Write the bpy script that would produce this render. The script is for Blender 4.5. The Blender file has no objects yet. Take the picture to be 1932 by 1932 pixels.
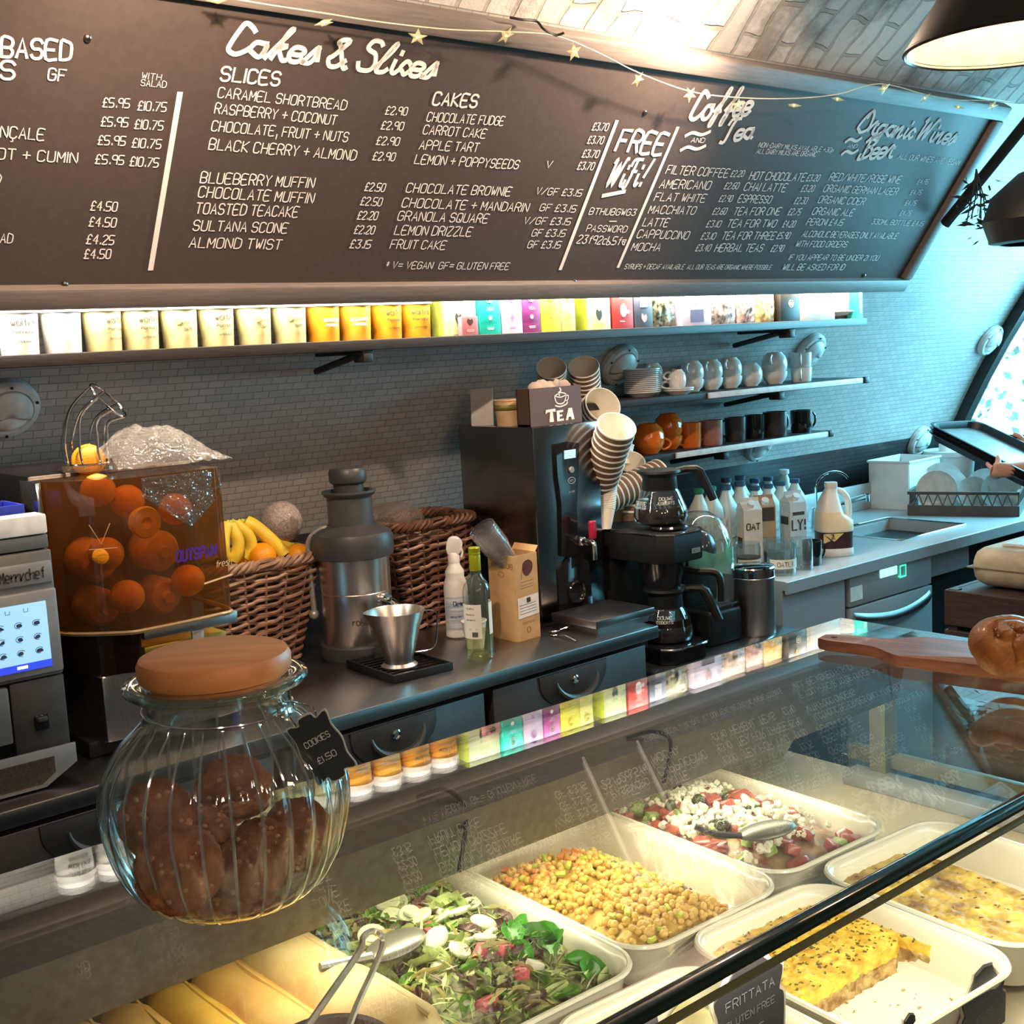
import bpy, bmesh, math, random
from mathutils import Vector, Matrix, Euler, noise
random.seed(7)
SC = bpy.context.scene
COL = SC.collection
V = Vector
PI = math.pi

# ------------------------------------------------------------------ camera
YAW, PITCH, ROLL, FPX, EYE = math.radians(39.825), math.radians(7.668), math.radians(-3.041), 2313.0, 1.70
cf = V((math.sin(YAW)*math.cos(PITCH), math.cos(YAW)*math.cos(PITCH), -math.sin(PITCH)))
cr0 = V((math.cos(YAW), -math.sin(YAW), 0)); cu0 = cr0.cross(cf)
CR = cr0*math.cos(ROLL) + cu0*math.sin(ROLL); CU = -cr0*math.sin(ROLL) + cu0*math.cos(ROLL); CF = cf
EYEP = V((0, 0, EYE))
cd = bpy.data.cameras.new('camera'); cam = bpy.data.objects.new('camera', cd); COL.objects.link(cam)
cam.matrix_world = Matrix(((CR.x, CU.x, -CF.x, 0), (CR.y, CU.y, -CF.y, 0), (CR.z, CU.z, -CF.z, EYE), (0, 0, 0, 1)))
cd.sensor_fit = 'HORIZONTAL'; cd.sensor_width = 36; cd.lens = 36*FPX/1932; cd.clip_start = .05
SC.camera = cam

# ------------------------------------------------------------------ view, sky, daylight
SC.view_settings.view_transform = 'Standard'; SC.view_settings.look = 'None'
SC.view_settings.exposure = 0.0; SC.view_settings.gamma = 1; SC.view_settings.use_curve_mapping = False
w = bpy.data.worlds.new('sky'); SC.world = w; w.use_nodes = True
bg = w.node_tree.nodes['Background']; bg.inputs[0].default_value = (.30, .80, 1, 1); bg.inputs[1].default_value = 4.0
def area(name, loc, look, sx, sy, power, col, spread=PI):
    l = bpy.data.lights.new(name, 'AREA'); l.shape = 'RECTANGLE'; l.size = sx; l.size_y = sy; l.energy = power; l.color = col; l.spread = spread
    o = bpy.data.objects.new(name, l); COL.objects.link(o); o.location = loc
    o.rotation_euler = (V(look)-V(loc)).to_track_quat('-Z', 'Y').to_euler(); return o
XEND = 5.47
day = area('daylight_through_window', (XEND-.06, 1.95, 1.72), (3.4, 2.25, .60), 1.7, 1.0, 95, (.22, .75, 1), math.radians(150))

# ------------------------------------------------------------------ where a ray of the camera meets a plane of the room
def ray(x, y): return CF + CR*((x-966)/FPX) - CU*((y-966)/FPX)
def at_z(x, y, z): d = ray(x, y); return EYEP + d*((z-EYE)/d.z)
def at_y(x, y, Y): d = ray(x, y); return EYEP + d*(Y/d.y)
def at_x(x, y, X): d = ray(x, y); return EYEP + d*(X/d.x)
def at_p(x, y, q, n): d = ray(x, y); return EYEP + d*((V(q)-EYEP).dot(n)/d.dot(n))
def wpx(n, p): return n*(V(p)-EYEP).dot(CF)/FPX     # size in metres of n pixels at p
AR = 4.0; ATH = math.radians(34); AZ = 1.75-AR*math.sin(ATH); AY = 2.86-AR*math.cos(ATH)
def arch(th, r=AR): return V((0, AY+r*math.cos(th), AZ+r*math.sin(th)))
def wall_y(z): return AY+AR*math.cos(math.asin((z-AZ)/AR))
def at_wall(x, y, r=AR):
    d = ray(x, y); a = d.y**2+d.z**2; oy, oz = -AY, EYE-AZ
    b = 2*(oy*d.y+oz*d.z); c = oy*oy+oz*oz-r*r
    return EYEP + d*((-b+math.sqrt(b*b-4*a*c))/(2*a))

# ------------------------------------------------------------------ materials
MATS = {}
def nd(t, ty, **k):
    n = t.nodes.new(ty)
    for a, v in k.items(): setattr(n, a, v)
    return n
def mat(name, col, rough=.5, metal=0., var=.12, scale=25., bump=0., bscale=None, emit=0., trans=0., alpha=1., ior=1.45, coat=0., sub=0., stretch=None, col2=None, spec=.5):
    if name in MATS: return MATS[name]
    m = bpy.data.materials.new(name); m.use_nodes = True; t = m.node_tree; p = t.nodes['Principled BSDF']
    tc = nd(t, 'ShaderNodeTexCoord'); src = tc.outputs['Object']
    if stretch:
        mp = nd(t, 'ShaderNodeMapping'); mp.inputs['Scale'].default_value = stretch; t.links.new(src, mp.inputs[0]); src = mp.outputs[0]
    nz = nd(t, 'ShaderNodeTexNoise'); nz.inputs['Scale'].default_value = scale; nz.inputs['Detail'].default_value = 4
    t.links.new(src, nz.inputs['Vector'])
    rp = nd(t, 'ShaderNodeValToRGB')
    c1 = [max(0, c*(1-var)) for c in col]; c2 = list(col2) if col2 else [min(1, c*(1+var)) for c in col]
    rp.color_ramp.elements[0].position = .35; rp.color_ramp.elements[1].position = .65
    rp.color_ramp.elements[0].color = (*c1, 1); rp.color_ramp.elements[1].color = (*c2, 1)
    t.links.new(nz.outputs['Fac'], rp.inputs[0]); t.links.new(rp.outputs[0], p.inputs['Base Color'])
    p.inputs['Roughness'].default_value = rough; p.inputs['Metallic'].default_value = metal
    p.inputs['Transmission Weight'].default_value = trans; p.inputs['IOR'].default_value = ior
    p.inputs['Coat Weight'].default_value = coat; p.inputs['Alpha'].default_value = alpha
    p.inputs['Specular IOR Level'].default_value = spec
    if sub: p.inputs['Subsurface Weight'].default_value = sub; p.inputs['Subsurface Radius'].default_value = (.02, .01, .006)
    if emit:
        p.inputs['Emission Color'].default_value = (*col, 1); p.inputs['Emission Strength'].default_value = emit
    if bump:
        n2 = nd(t, 'ShaderNodeTexNoise'); n2.inputs['Scale'].default_value = bscale or scale; n2.inputs['Detail'].default_value = 6
        t.links.new(src, n2.inputs['Vector'])
        b = nd(t, 'ShaderNodeBump'); b.inputs['Strength'].default_value = bump; b.inputs['Distance'].default_value = .004
        t.links.new(n2.outputs['Fac'], b.inputs['Height']); t.links.new(b.outputs[0], p.inputs['Normal'])
    MATS[name] = m; return m
def glassy(name, tint=(.96, .98, .97), ior=1.5, rough=0., haze=0., hcol=(.8, .8, .8), boost=1.0, bump=0., bscale=20., refr=0.):
    """thin clear sheet: lets light straight through, mirrors by Fresnel, a little milky if haze > 0"""
    if name in MATS: return MATS[name]
    m = bpy.data.materials.new(name); m.use_nodes = True; t = m.node_tree
    for n in list(t.nodes):
        if n.type == 'BSDF_PRINCIPLED': t.nodes.remove(n)
    out = [n for n in t.nodes if n.type == 'OUTPUT_MATERIAL'][0]
    tc = nd(t, 'ShaderNodeTexCoord'); nz = nd(t, 'ShaderNodeTexNoise'); nz.inputs['Scale'].default_value = bscale
    t.links.new(tc.outputs['Object'], nz.inputs['Vector'])
    tr = nd(t, 'ShaderNodeBsdfTransparent'); tr.inputs[0].default_value = (*tint, 1)
    base = tr.outputs[0]
    if refr:
        rf = nd(t, 'ShaderNodeBsdfRefraction'); rf.inputs[0].default_value = (*tint, 1); rf.inputs['IOR'].default_value = 1.12; rf.inputs['Roughness'].default_value = .02
        mr0 = nd(t, 'ShaderNodeMixShader'); mr0.inputs[0].default_value = refr; t.links.new(base, mr0.inputs[1]); t.links.new(rf.outputs[0], mr0.inputs[2]); base = mr0.outputs[0]
    if haze:
        df = nd(t, 'ShaderNodeBsdfDiffuse'); df.inputs[0].default_value = (*hcol, 1)
        tl = nd(t, 'ShaderNodeBsdfTranslucent'); tl.inputs[0].default_value = (*hcol, 1)
        a = nd(t, 'ShaderNodeAddShader'); mx0 = nd(t, 'ShaderNodeMixShader'); mx0.inputs[0].default_value = .5
        t.links.new(df.outputs[0], mx0.inputs[1]); t.links.new(tl.outputs[0], mx0.inputs[2])
        mh = nd(t, 'ShaderNodeMixShader'); mr = nd(t, 'ShaderNodeMapRange')
        mr.inputs['To Min'].default_value = haze*.6; mr.inputs['To Max'].default_value = haze*1.4
        t.links.new(nz.outputs['Fac'], mr.inputs[0]); t.links.new(mr.outputs[0], mh.inputs[0])
        t.links.new(base, mh.inputs[1]); t.links.new(mx0.outputs[0], mh.inputs[2]); base = mh.outputs[0]
    gl = nd(t, 'ShaderNodeBsdfGlossy'); gl.inputs['Roughness'].default_value = rough
    lw = nd(t, 'ShaderNodeLayerWeight'); lw.inputs[0].default_value = .5; f0 = ((ior-1)/(ior+1))**2
    if bump:
        b = nd(t, 'ShaderNodeBump'); b.inputs['Strength'].default_value = bump; b.inputs['Distance'].default_value = .01
        t.links.new(nz.outputs['Fac'], b.inputs['Height']); t.links.new(b.outputs[0], gl.inputs['Normal']); t.links.new(b.outputs[0], lw.inputs['Normal'])
    pw = nd(t, 'ShaderNodeMath', operation='POWER'); pw.inputs[1].default_value = 5; t.links.new(lw.outputs['Facing'], pw.inputs[0])
    mu = nd(t, 'ShaderNodeMath', operation='MULTIPLY_ADD'); mu.inputs[1].default_value = (1-f0)*boost; mu.inputs[2].default_value = f0*boost; mu.use_clamp = True
    t.links.new(pw.outputs[0], mu.inputs[0])
    mx = nd(t, 'ShaderNodeMixShader')
    t.links.new(mu.outputs[0], mx.inputs[0]); t.links.new(base, mx.inputs[1]); t.links.new(gl.outputs[0], mx.inputs[2])
    t.links.new(mx.outputs[0], out.inputs[0]); MATS[name] = m; return m
def emis(name, col, s):
    if name in MATS: return MATS[name]
    m = bpy.data.materials.new(name); m.use_nodes = True; t = m.node_tree; p = t.nodes['Principled BSDF']
    p.inputs['Base Color'].default_value = (*col, 1); p.inputs['Emission Color'].default_value = (*col, 1); p.inputs['Emission Strength'].default_value = s
    MATS[name] = m; return m
def brickmat(name, c1, c2, mortar, bw, bh, ms, rough, bump, dirt=0., dcol=(.1, .06, .04), dscale=3., turn=False):
    m = bpy.data.materials.new(name); m.use_nodes = True; t = m.node_tree; p = t.nodes['Principled BSDF']
    uv = nd(t, 'ShaderNodeUVMap'); br = nd(t, 'ShaderNodeTexBrick')
    br.inputs['Scale'].default_value = 1; br.inputs['Brick Width'].default_value = bw; br.inputs['Row Height'].default_value = bh
    br.inputs['Mortar Size'].default_value = ms; br.inputs['Mortar Smooth'].default_value = .3; br.inputs['Bias'].default_value = 0
    br.inputs['Color1'].default_value = (*c1, 1); br.inputs['Color2'].default_value = (*c2, 1); br.inputs['Mortar'].default_value = (*mortar, 1)
    nz = nd(t, 'ShaderNodeTexNoise'); nz.inputs['Scale'].default_value = dscale; nz.inputs['Detail'].default_value = 9; nz.inputs['Roughness'].default_value = .68
    t.links.new(uv.outputs[0], nz.inputs['Vector'])
    vec = uv.outputs[0]
    if turn:
        mp = nd(t, 'ShaderNodeMapping'); mp.inputs['Rotation'].default_value = (0, 0, PI/2); t.links.new(vec, mp.inputs[0]); vec = mp.outputs[0]
    v0_ = vec
    if dirt:
        n3 = nd(t, 'ShaderNodeTexNoise'); n3.inputs['Scale'].default_value = 6
        t.links.new(uv.outputs[0], n3.inputs['Vector'])
        ad = nd(t, 'ShaderNodeMixRGB', blend_type='LINEAR_LIGHT'); ad.inputs[0].default_value = .03
        t.links.new(v0_, ad.inputs[1]); t.links.new(n3.outputs['Color'], ad.inputs[2]); vec = ad.outputs[0]
    t.links.new(vec, br.inputs['Vector'])
    mx = nd(t, 'ShaderNodeMixRGB'); mx.inputs[2].default_value = (*dcol, 1)
    rp = nd(t, 'ShaderNodeValToRGB'); rp.color_ramp.elements[0].position = .50-.04*dirt; rp.color_ramp.elements[1].position = .62
    rp.color_ramp.elements[0].color = (0, 0, 0, 1); rp.color_ramp.elements[1].color = (dirt, dirt, dirt, 1)
    t.links.new(nz.outputs['Fac'], rp.inputs[0]); t.links.new(rp.outputs[0], mx.inputs[0]); t.links.new(br.outputs['Color'], mx.inputs[1])
    t.links.new(mx.outputs[0], p.inputs['Base Color']); p.inputs['Roughness'].default_value = rough
    mv = nd(t, 'ShaderNodeMath', operation='MULTIPLY_ADD'); mv.inputs[1].default_value = .8 if dirt else .08
    iv = nd(t, 'ShaderNodeMath', operation='SUBTRACT'); iv.inputs[0].default_value = 1
    t.links.new(br.outputs['Fac'], iv.inputs[1]); t.links.new(nz.outputs['Fac'], mv.inputs[0]); t.links.new(iv.outputs[0], mv.inputs[2])
    b = nd(t, 'ShaderNodeBump'); b.inputs['Strength'].default_value = bump; b.inputs['Distance'].default_value = .02 if dirt else .002
    t.links.new(mv.outputs[0], b.inputs['Height']); t.links.new(b.outputs[0], p.inputs['Normal'])
    MATS[name] = m; return m

# ------------------------------------------------------------------ mesh builder
class MB:
    def __init__(s): s.bm = bmesh.new(); s.M = Matrix(); s.mi = 0; s.uv = None
    def at(s, loc=(0, 0, 0), rot=(0, 0, 0), sc=1): s.M = Matrix.Translation(V(loc)) @ Euler(rot).to_matrix().to_4x4() @ Matrix.Diagonal((*((sc,)*3 if not hasattr(sc, '__len__') else sc), 1)); return s
    def frame(s, o, x, y, z): s.M = Matrix(((x.x, y.x, z.x, o.x), (x.y, y.y, z.y, o.y), (x.z, y.z, z.z, o.z), (0, 0, 0, 1))); return s
    def v(s, p): return s.bm.verts.new(s.M @ V(p))
    def f(s, vs):
        try: fc = s.bm.faces.new(vs); fc.material_index = s.mi; return fc
        except ValueError: return None
    def box(s, c, d, bev=0., seg=2):
        x, y, z = [q/2 for q in d]; c = V(c)
        vs = [s.v(c+V((i*x, j*y, k*z))) for i in (-1, 1) for j in (-1, 1) for k in (-1, 1)]
        fs = [s.f([vs[i] for i in q]) for q in ((0, 1, 3, 2), (4, 6, 7, 5), (0, 4, 5, 1), (2, 3, 7, 6), (0, 2, 6, 4), (1, 5, 7, 3))]
        if bev:
            es = set(e for f in fs for e in f.edges)
            r = bmesh.ops.bevel(s.bm, geom=list(es), offset=min(bev, .49*min(d)), segments=seg, affect='EDGES', profile=.5)
            for f in r['faces']: f.material_index = s.mi
        return s
    def lathe(s, prof, n=32, c=(0, 0, 0), a0=0, a1=2*PI, mod=None):
        c = V(c); rings = []; full = abs(a1-a0-2*PI) < 1e-6; k = n if full else n+1
        for (r, z) in prof:
            if r < 1e-6: rings.append([s.v(c+V((0, 0, z)))])
            else: rings.append([s.v(c+V((r*(mod(a0+(a1-a0)*i/n, z) if mod else 1)*math.cos(a0+(a1-a0)*i/n), r*(mod(a0+(a1-a0)*i/n, z) if mod else 1)*math.sin(a0+(a1-a0)*i/n), z))) for i in range(k)])
        for A, B in zip(rings, rings[1:]):
            for i in range(n if full else n):
                j = (i+1) % k
                if len(A) == 1 and len(B) == 1: continue
                if len(A) == 1: s.f([A[0], B[j], B[i]][::-1])
                elif len(B) == 1: s.f([A[i], A[j], B[0]])
                else: s.f([A[i], A[j], B[j], B[i]])
        return s
    def tube(s, pts, r, n=8, closed=False, cap=True):
        pts = [V(p) for p in pts]; m = len(pts); rings = []; up = None
        for i, p in enumerate(pts):
            a = pts[i-1] if (i > 0 or closed) else p; b = pts[(i+1) % m] if (i < m-1 or closed) else p
            t = (b-a).normalized() if (b-a).length > 1e-9 else V((0, 0, 1))
            if up is None: up = t.orthogonal().normalized()
            up = (up-t*up.dot(t)); up = up.normalized() if up.length > 1e-6 else t.orthogonal().normalized()
            sd = t.cross(up); rr = r[i] if hasattr(r, '__len__') else r
            rings.append([s.v(p+up*rr*math.cos(2*PI*k/n)+sd*rr*math.sin(2*PI*k/n)) for k in range(n)])
        for i in range(m if closed else m-1):
            A, B = rings[i], rings[(i+1) % m]
            for k in range(n): s.f([A[k], A[(k+1) % n], B[(k+1) % n], B[k]])
        if cap and not closed: s.f(rings[0][::-1]); s.f(rings[-1])
        return s
    def prism(s, poly, h, z0=0., bev=0.):
        """poly in local xy, extruded along local z"""
        A = [s.v((x, y, z0)) for x, y in poly]; B = [s.v((x, y, z0+h)) for x, y in poly]; n = len(poly)
        fs = [s.f(A[::-1]), s.f(B)] + [s.f([A[i], A[(i+1) % n], B[(i+1) % n], B[i]]) for i in range(n)]
        if bev:
            r = bmesh.ops.bevel(s.bm, geom=list(set(e for f in (fs[0], fs[1]) for e in f.edges)), offset=bev, segments=2, affect='EDGES', profile=.5)
            for f in r['faces']: f.material_index = s.mi
        return s
    def ball(s, c, r, nu=20, nv=12, mod=None):
        c = V(c); r = V(r) if hasattr(r, '__len__') else V((r, r, r)); rings = []
        for j in range(nv+1):
            ph = PI*j/nv; row = []
            for i in range(1 if j in (0, nv) else nu):
                d = V((math.sin(ph)*math.cos(2*PI*i/nu), math.sin(ph)*math.sin(2*PI*i/nu), -math.cos(ph)))
                k = mod(d) if mod else 1
                row.append(s.v(c+V((d.x*r.x*k, d.y*r.y*k, d.z*r.z*k))))
            rings.append(row)
        for A, B in zip(rings, rings[1:]):
            for i in range(nu):
                j = (i+1) % nu
                if len(A) == 1: s.f([A[0], B[j], B[i]])
                elif len(B) == 1: s.f([A[i], A[j], B[0]])
                else: s.f([A[i], A[j], B[j], B[i]])
        return s
    def grid(s, fn, nu, nv, closeu=False):
        g = [[s.v(fn(i/nu, j/nv)) for j in range(nv+1)] for i in range(nu if closeu else nu+1)]
        for i in range(nu):
            for j in range(nv):
                a, b = g[i], g[(i+1) % len(g)]
                s.f([a[j], b[j], b[j+1], a[j+1]])
        return s
    def ribbon(s, pts, wd, nrm=None):
        """flat stroke in local xy with rounded joins and a little thickness"""
        m = len(pts)
        if m == 1: pts = [pts[0], (pts[0][0]+1e-4, pts[0][1])]; m = 2
        L, R = [], []
        for i in range(m):
            a = V(pts[max(0, i-1)]); b = V(pts[min(m-1, i+1)]); p = V(pts[i]); t = b-a
            if t.length < 1e-9: t = V((1, 0))
            t.normalize(); nn = V((-t.y, t.x))*wd*.5
            if i == 0: p = p-t*wd*.3
            if i == m-1: p = p+t*wd*.3
            L.append(s.v((*(p+nn), 0))); R.append(s.v((*(p-nn), 0)))
        for i in range(m-1): s.f([R[i], R[i+1], L[i+1], L[i]])
        return s
    def build(s, name, ms, parent=None, smooth=.6, loc=None, solid=0., sub=0, weld=False):
        me = bpy.data.meshes.new(name)
        if weld: bmesh.ops.remove_doubles(s.bm, verts=s.bm.verts, dist=1e-5)
        bmesh.ops.recalc_face_normals(s.bm, faces=s.bm.faces) if weld else None
        s.bm.to_mesh(me); s.bm.free()
        for m in (ms if isinstance(ms, (list, tuple)) else [ms]): me.materials.append(m)
        if smooth:
            me.polygons.foreach_set('use_smooth', [True]*len(me.polygons)); me.set_sharp_from_angle(angle=smooth)
        o = bpy.data.objects.new(name, me); COL.objects.link(o)
        if parent: o.parent = parent
        if loc is not None: o.location = loc
        if solid: md = o.modifiers.new('thick', 'SOLIDIFY'); md.thickness = solid
        if sub: md = o.modifiers.new('sub', 'SUBSURF'); md.levels = sub; md.render_levels = sub
        return o
def tag(o, label, cat, group=None, kind=None):
    if label: o['label'] = label
    if cat: o['category'] = cat
    if group: o['group'] = group
    if kind: o['kind'] = kind
    return o
def thing(name, label, cat, loc=(0, 0, 0), rz=0, group=None):
    o = bpy.data.objects.new(name, None); o.empty_display_size = .02; COL.objects.link(o); o.location = loc; o.rotation_euler = (0, 0, rz)
    return tag(o, label, cat, group)
def struct(o): o['kind'] = 'structure'; return o
def dup(root, loc, rot=None, label=None, group=None, sc=None, mats=None):
    def cp(o, par):
        c = o.copy(); COL.objects.link(c)
        if par: c.parent = par
        for ch in list(o.children): cp(ch, c)
        return c
    r = cp(root, None); r.location = loc
    if rot is not None: r.rotation_euler = rot if hasattr(rot, '__len__') else (0, 0, rot)
    if sc is not None: r.scale = sc if hasattr(sc, '__len__') else (sc, sc, sc)
    if label: r['label'] = label
    if group: r['group'] = group
    return r
def smoothpts(pts, k=6, closed=False):
    out = []; n = len(pts); P = [V(p) for p in pts]
    if n < 3: return P
    for i in range(n if closed else n-1):
        p0, p1, p2, p3 = (P[(i-1) % n], P[i], P[(i+1) % n], P[(i+2) % n]) if closed else (P[max(0, i-1)], P[i], P[i+1], P[min(n-1, i+2)])
        for j in range(k):
            t = j/k; out.append(.5*((2*p1)+(p2-p0)*t+(2*p0-5*p1+4*p2-p3)*t*t+(3*p1-p0-3*p2+p3)*t**3))
    if not closed: out.append(P[-1])
    return out

# ------------------------------------------------------------------ one-stroke lettering (chalk pen capitals and a looped script)
GL = {}
for ln in '''A 002640|1232;B 00063645443303|3342413000;C 4536160501103041;D 000626454120 00;E 40000646|0333;F 000646|0333;G 45361605011030414323;H 0006|4046|0343;I 0006
J 4641301001;K 0006|460340;L 060040;M 0006224640;N 00064046;O 160501103041453616;P 00063645443303;Q 160501103041453616|2240;R 00063645443303|2340;S 453616050413334241301001
T 0646|2620;U 060110304146;V 062046;W 0610243046;X 0046|0640;Y 062346|2320;Z 06460040;0 160501103041453616;1 152620;2 05163645440040;3 06462333424130 1001;4 36300|0;5 46060333424130 00
6 46260401103041423303;7 064610;8 230516364523413010012 3;9 43130405163645 40;£ 453626151311 0040|0333;+ 2125|0343;, 111_;. 1011;/ 0046;= 0242|0444;* 2226|1335|1533;- 1333;' 1514;! 1011|1316
& 40051636350401102042;f 362520|1434;c 34140301103 0;b 0600304103;a 0434443003 42|4440;( 261410 ;) 062400;w 041023304 4;o 140301103041431 4;l 0600;y 0410|4400;s 34140332 3000;r 0400|0234;p 040_|043331 01;e 0242341403011030;m 0400|04240|2444;g 44140301414_1_;n 0004|034440;h 0600|034440;i 0004|0606;d 464030010314 44;k 0600|0442|0240;t 2620|0444;u 0401104440'''.replace('\n', ';').split(';'):
    GL[ln[0]] = ln[2:].replace(' ', '')
GL['4'] = '36300|';  GL['4'] = '3036|360242'; GL['I'] = '0006'; GL['1'] = '0006'; GL['|'] = '0006'; GL['Ç'] = GL['C']+'|202_1_'; GL['É'] = GL['E']
SG = {'C': '5748291703012041 52'.replace(' ', ''), 'a': '44341402113042444150', 'k': '0125493810|13344423|234050', 'e': '12324334140210304 1'.replace(' ', ''), 's': '0035322000 '.strip()+'|3541', '&': '523010021336482817265060',
      'S': '58492917264552401002', 'l': '013649381210304 1'.replace(' ', ''), 'i': '14112031|2627', 'c': '332414021120 31'.replace(' ', ''), 'o': '341402103042342444', 'f': '124659482_1_2142',
      'T': '17295969|49362000', 'r': '01253444|34314050', 'g': '44341402103044 3_1_0_3152'.replace(' ', ''), 'n': '0400|012434304051', 'W': '081910484079 89'.replace(' ', ''), 'B': '2029|0729596745 25|4563512000 02'.replace(' ', ''),
      'O': '391602113062573926', 'F': '071969|39200002|2555', '!': '2021|2349', '-': '0333'}
def strokes(ch, script=False):
    s = (SG if script else GL).get(ch)
    if s is None: return [], 2
    out = []; mxx = 0
    for st in s.split('|'):
        pts = []
        for i in range(0, len(st)-1, 2):
            q = [(-2 if c == '_' else int(c)) for c in st[i:i+2]]; pts.append(tuple(q)); mxx = max(mxx, q[0])
        if pts: out.append(pts)
    return out, mxx
def lay(mb, txt, length, h, wd, script=False, italic=0.):
    """lay txt along local +x, baseline y=0, cap height h, stretched to length"""
    x = 0; gl = []
    for ch in txt:
        if ch == ' ': x += 2.6 if not script else 2.5; continue
        st, wx = strokes(ch, script); gl.append((x, st)); x += wx+(1.6 if not script else .35)
    tot = max(x-(1.6 if not script else .35), .5); kx = length/tot; ky = h/(9. if script else 6.)
    for x0, st in gl:
        for pts in st:
            pp = [((x0+a)*kx+b*ky*italic, b*ky) for a, b in pts]
            if len(pp) > 3 or script: pp = [tuple(q) for q in smoothpts(pp, 4 if script else 3)]
            mb.ribbon(pp, wd)
    return mb
# ================================================================== the railway arch
def arch_patch(name, t0, t1, m, n=40, x0=-2.4, x1=XEND, out=.12):
    bm = bmesh.new(); uvl = bm.loops.layers.uv.new('UVMap'); nx = 12
    def vert(i, j, r): th = math.radians(t0+(t1-t0)*j/n); p = arch(th, r); return bm.verts.new((x0+(x1-x0)*i/nx, p.y, p.z))
    g = [[vert(i, j, AR) for j in range(n+1)] for i in range(nx+1)]
    for i in range(nx):
        for j in range(n):
            f = bm.faces.new([g[i][j], g[i+1][j], g[i+1][j+1], g[i][j+1]])
            for lp, (a, b) in zip(f.loops, ((i, j), (i+1, j), (i+1, j+1), (i, j+1))):
                lp[uvl].uv = (x0+(x1-x0)*a/nx, AR*math.radians(t0+(t1-t0)*b/n))
    me = bpy.data.meshes.new(name); bm.to_mesh(me); bm.free(); me.materials.append(m)
    me.polygons.foreach_set('use_smooth', [True]*len(me.polygons))
    o = bpy.data.objects.new(name, me); COL.objects.link(o); return struct(o)
T_FLOOR = math.degrees(math.asin(-AZ/AR)); T_DARK = math.degrees(math.asin((1.18-AZ)/AR)); T_TILE = math.degrees(math.asin((2.46-AZ)/AR))
m_tile = brickmat('white_mosaic_tile', (.47, .44, .42), (.39, .37, .36), (.25, .24, .24), .046, .0215, .0016, .32, .35)
m_darktile = brickmat('dark_grey_mosaic_tile', (.055, .05, .052), (.04, .038, .04), (.02, .02, .02), .046, .0215, .0016, .35, .3)
m_brick = brickmat('whitewashed_old_brick', (.64, .61, .58), (.52, .49, .46), (.40, .37, .33), .225, .078, .007, .85, .8, dirt=.7, dcol=(.15, .105, .08), dscale=4., turn=True)
arch_patch('wall_back', T_DARK, T_TILE, m_tile)
arch_patch('trim_1', T_FLOOR, T_DARK, m_darktile, n=10)
arch_patch('ceiling', T_TILE, 180-T_TILE, m_brick, n=60)
arch_patch('wall_front', 180-T_TILE, 180-T_FLOOR, m_brick, n=40)
m_floor = mat('grey_floor', (.10, .095, .09), .5, scale=8)
b = MB(); b.box((1.5, -.5, -.03), (8.4, 8.6, .06)); struct(b.build('floor', m_floor, smooth=0))
m_plaster = mat('warm_plaster', (.42, .36, .30), .8, scale=3)
def arch_end(name, x, m, z0=0., th=.08, s=1):
    b = MB(); b.frame(V((x, 0, 0)), V((0, 1, 0)), V((0, 0, 1)), V((1, 0, 0)))
    t0 = math.degrees(math.asin((z0-AZ)/AR))
    b.prism([(arch(math.radians(t0+(180-2*t0)*i/40)).y, arch(math.radians(t0+(180-2*t0)*i/40)).z) for i in range(41)], th*s); return b
struct(arch_end('wall_left', -2.4, m_plaster, s=-1).build('wall_left', m_plaster, smooth=0))
# glazed end of the arch
m_black = mat('black_painted_metal', (.012, .012, .014), .45)
m_pane = glassy('window_glass', (.97, .99, .99), 1.45)
b = MB()
pts = []
for i in range(61):
    th = math.radians(T_FLOOR+(180-2*T_FLOOR)*i/60); p = arch(th); pts.append(V((XEND-.03, p.y, p.z)))
for i in range(60):      # the band that follows the arch
    for r0, r1 in ((AR-.05, AR+.02),):
        a0, a1 = [math.radians(T_FLOOR+(180-2*T_FLOOR)*(i+k)/60) for k in (0, 1)]
        q = [arch(a0, r0), arch(a1, r0), arch(a1, r1), arch(a0, r1)]
        A = [b.v((XEND-.04, c.y, c.z)) for c in q]; B = [b.v((XEND+.02, c.y, c.z)) for c in q]
        b.f(A); b.f(B[::-1])
        for k in range(4): b.f([A[k], A[(k+1) % 4], B[(k+1) % 4], B[k]])
for y in (-3.1, -1.7, -.3, 1.05, 1.9):
    h = AZ+math.sqrt(AR*AR-(y-AY)**2); b.box((XEND-.02, y, h/2), (.07, .055, h))
hw = math.sqrt(AR*AR-(2.35-AZ)**2); b.box((XEND-.02, AY, 2.35), (.06, 2*hw, .06))
w1 = b.build('window_1', m_black, smooth=0); struct(w1)
pn = arch_end('pane', XEND, m_pane, .02, .012).build('pane', m_pane, w1, smooth=0)
b = MB(); b.box((XEND+.02, 2.25, .53), (.10, 2.4, 1.06)); struct(b.build('wall_right', mat('dark_dado', (.03, .032, .035), .5), smooth=0))
b = MB(); b.frame(V((XEND-.10, 0, 0)), V((0, 1, 0)), V((0, 0, 1)), V((1, 0, 0))); dy0, dy1, dz = -1.9, -.6, 2.1; top = lambda y: AZ+math.sqrt(AR*AR-(y-AY)**2)
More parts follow.
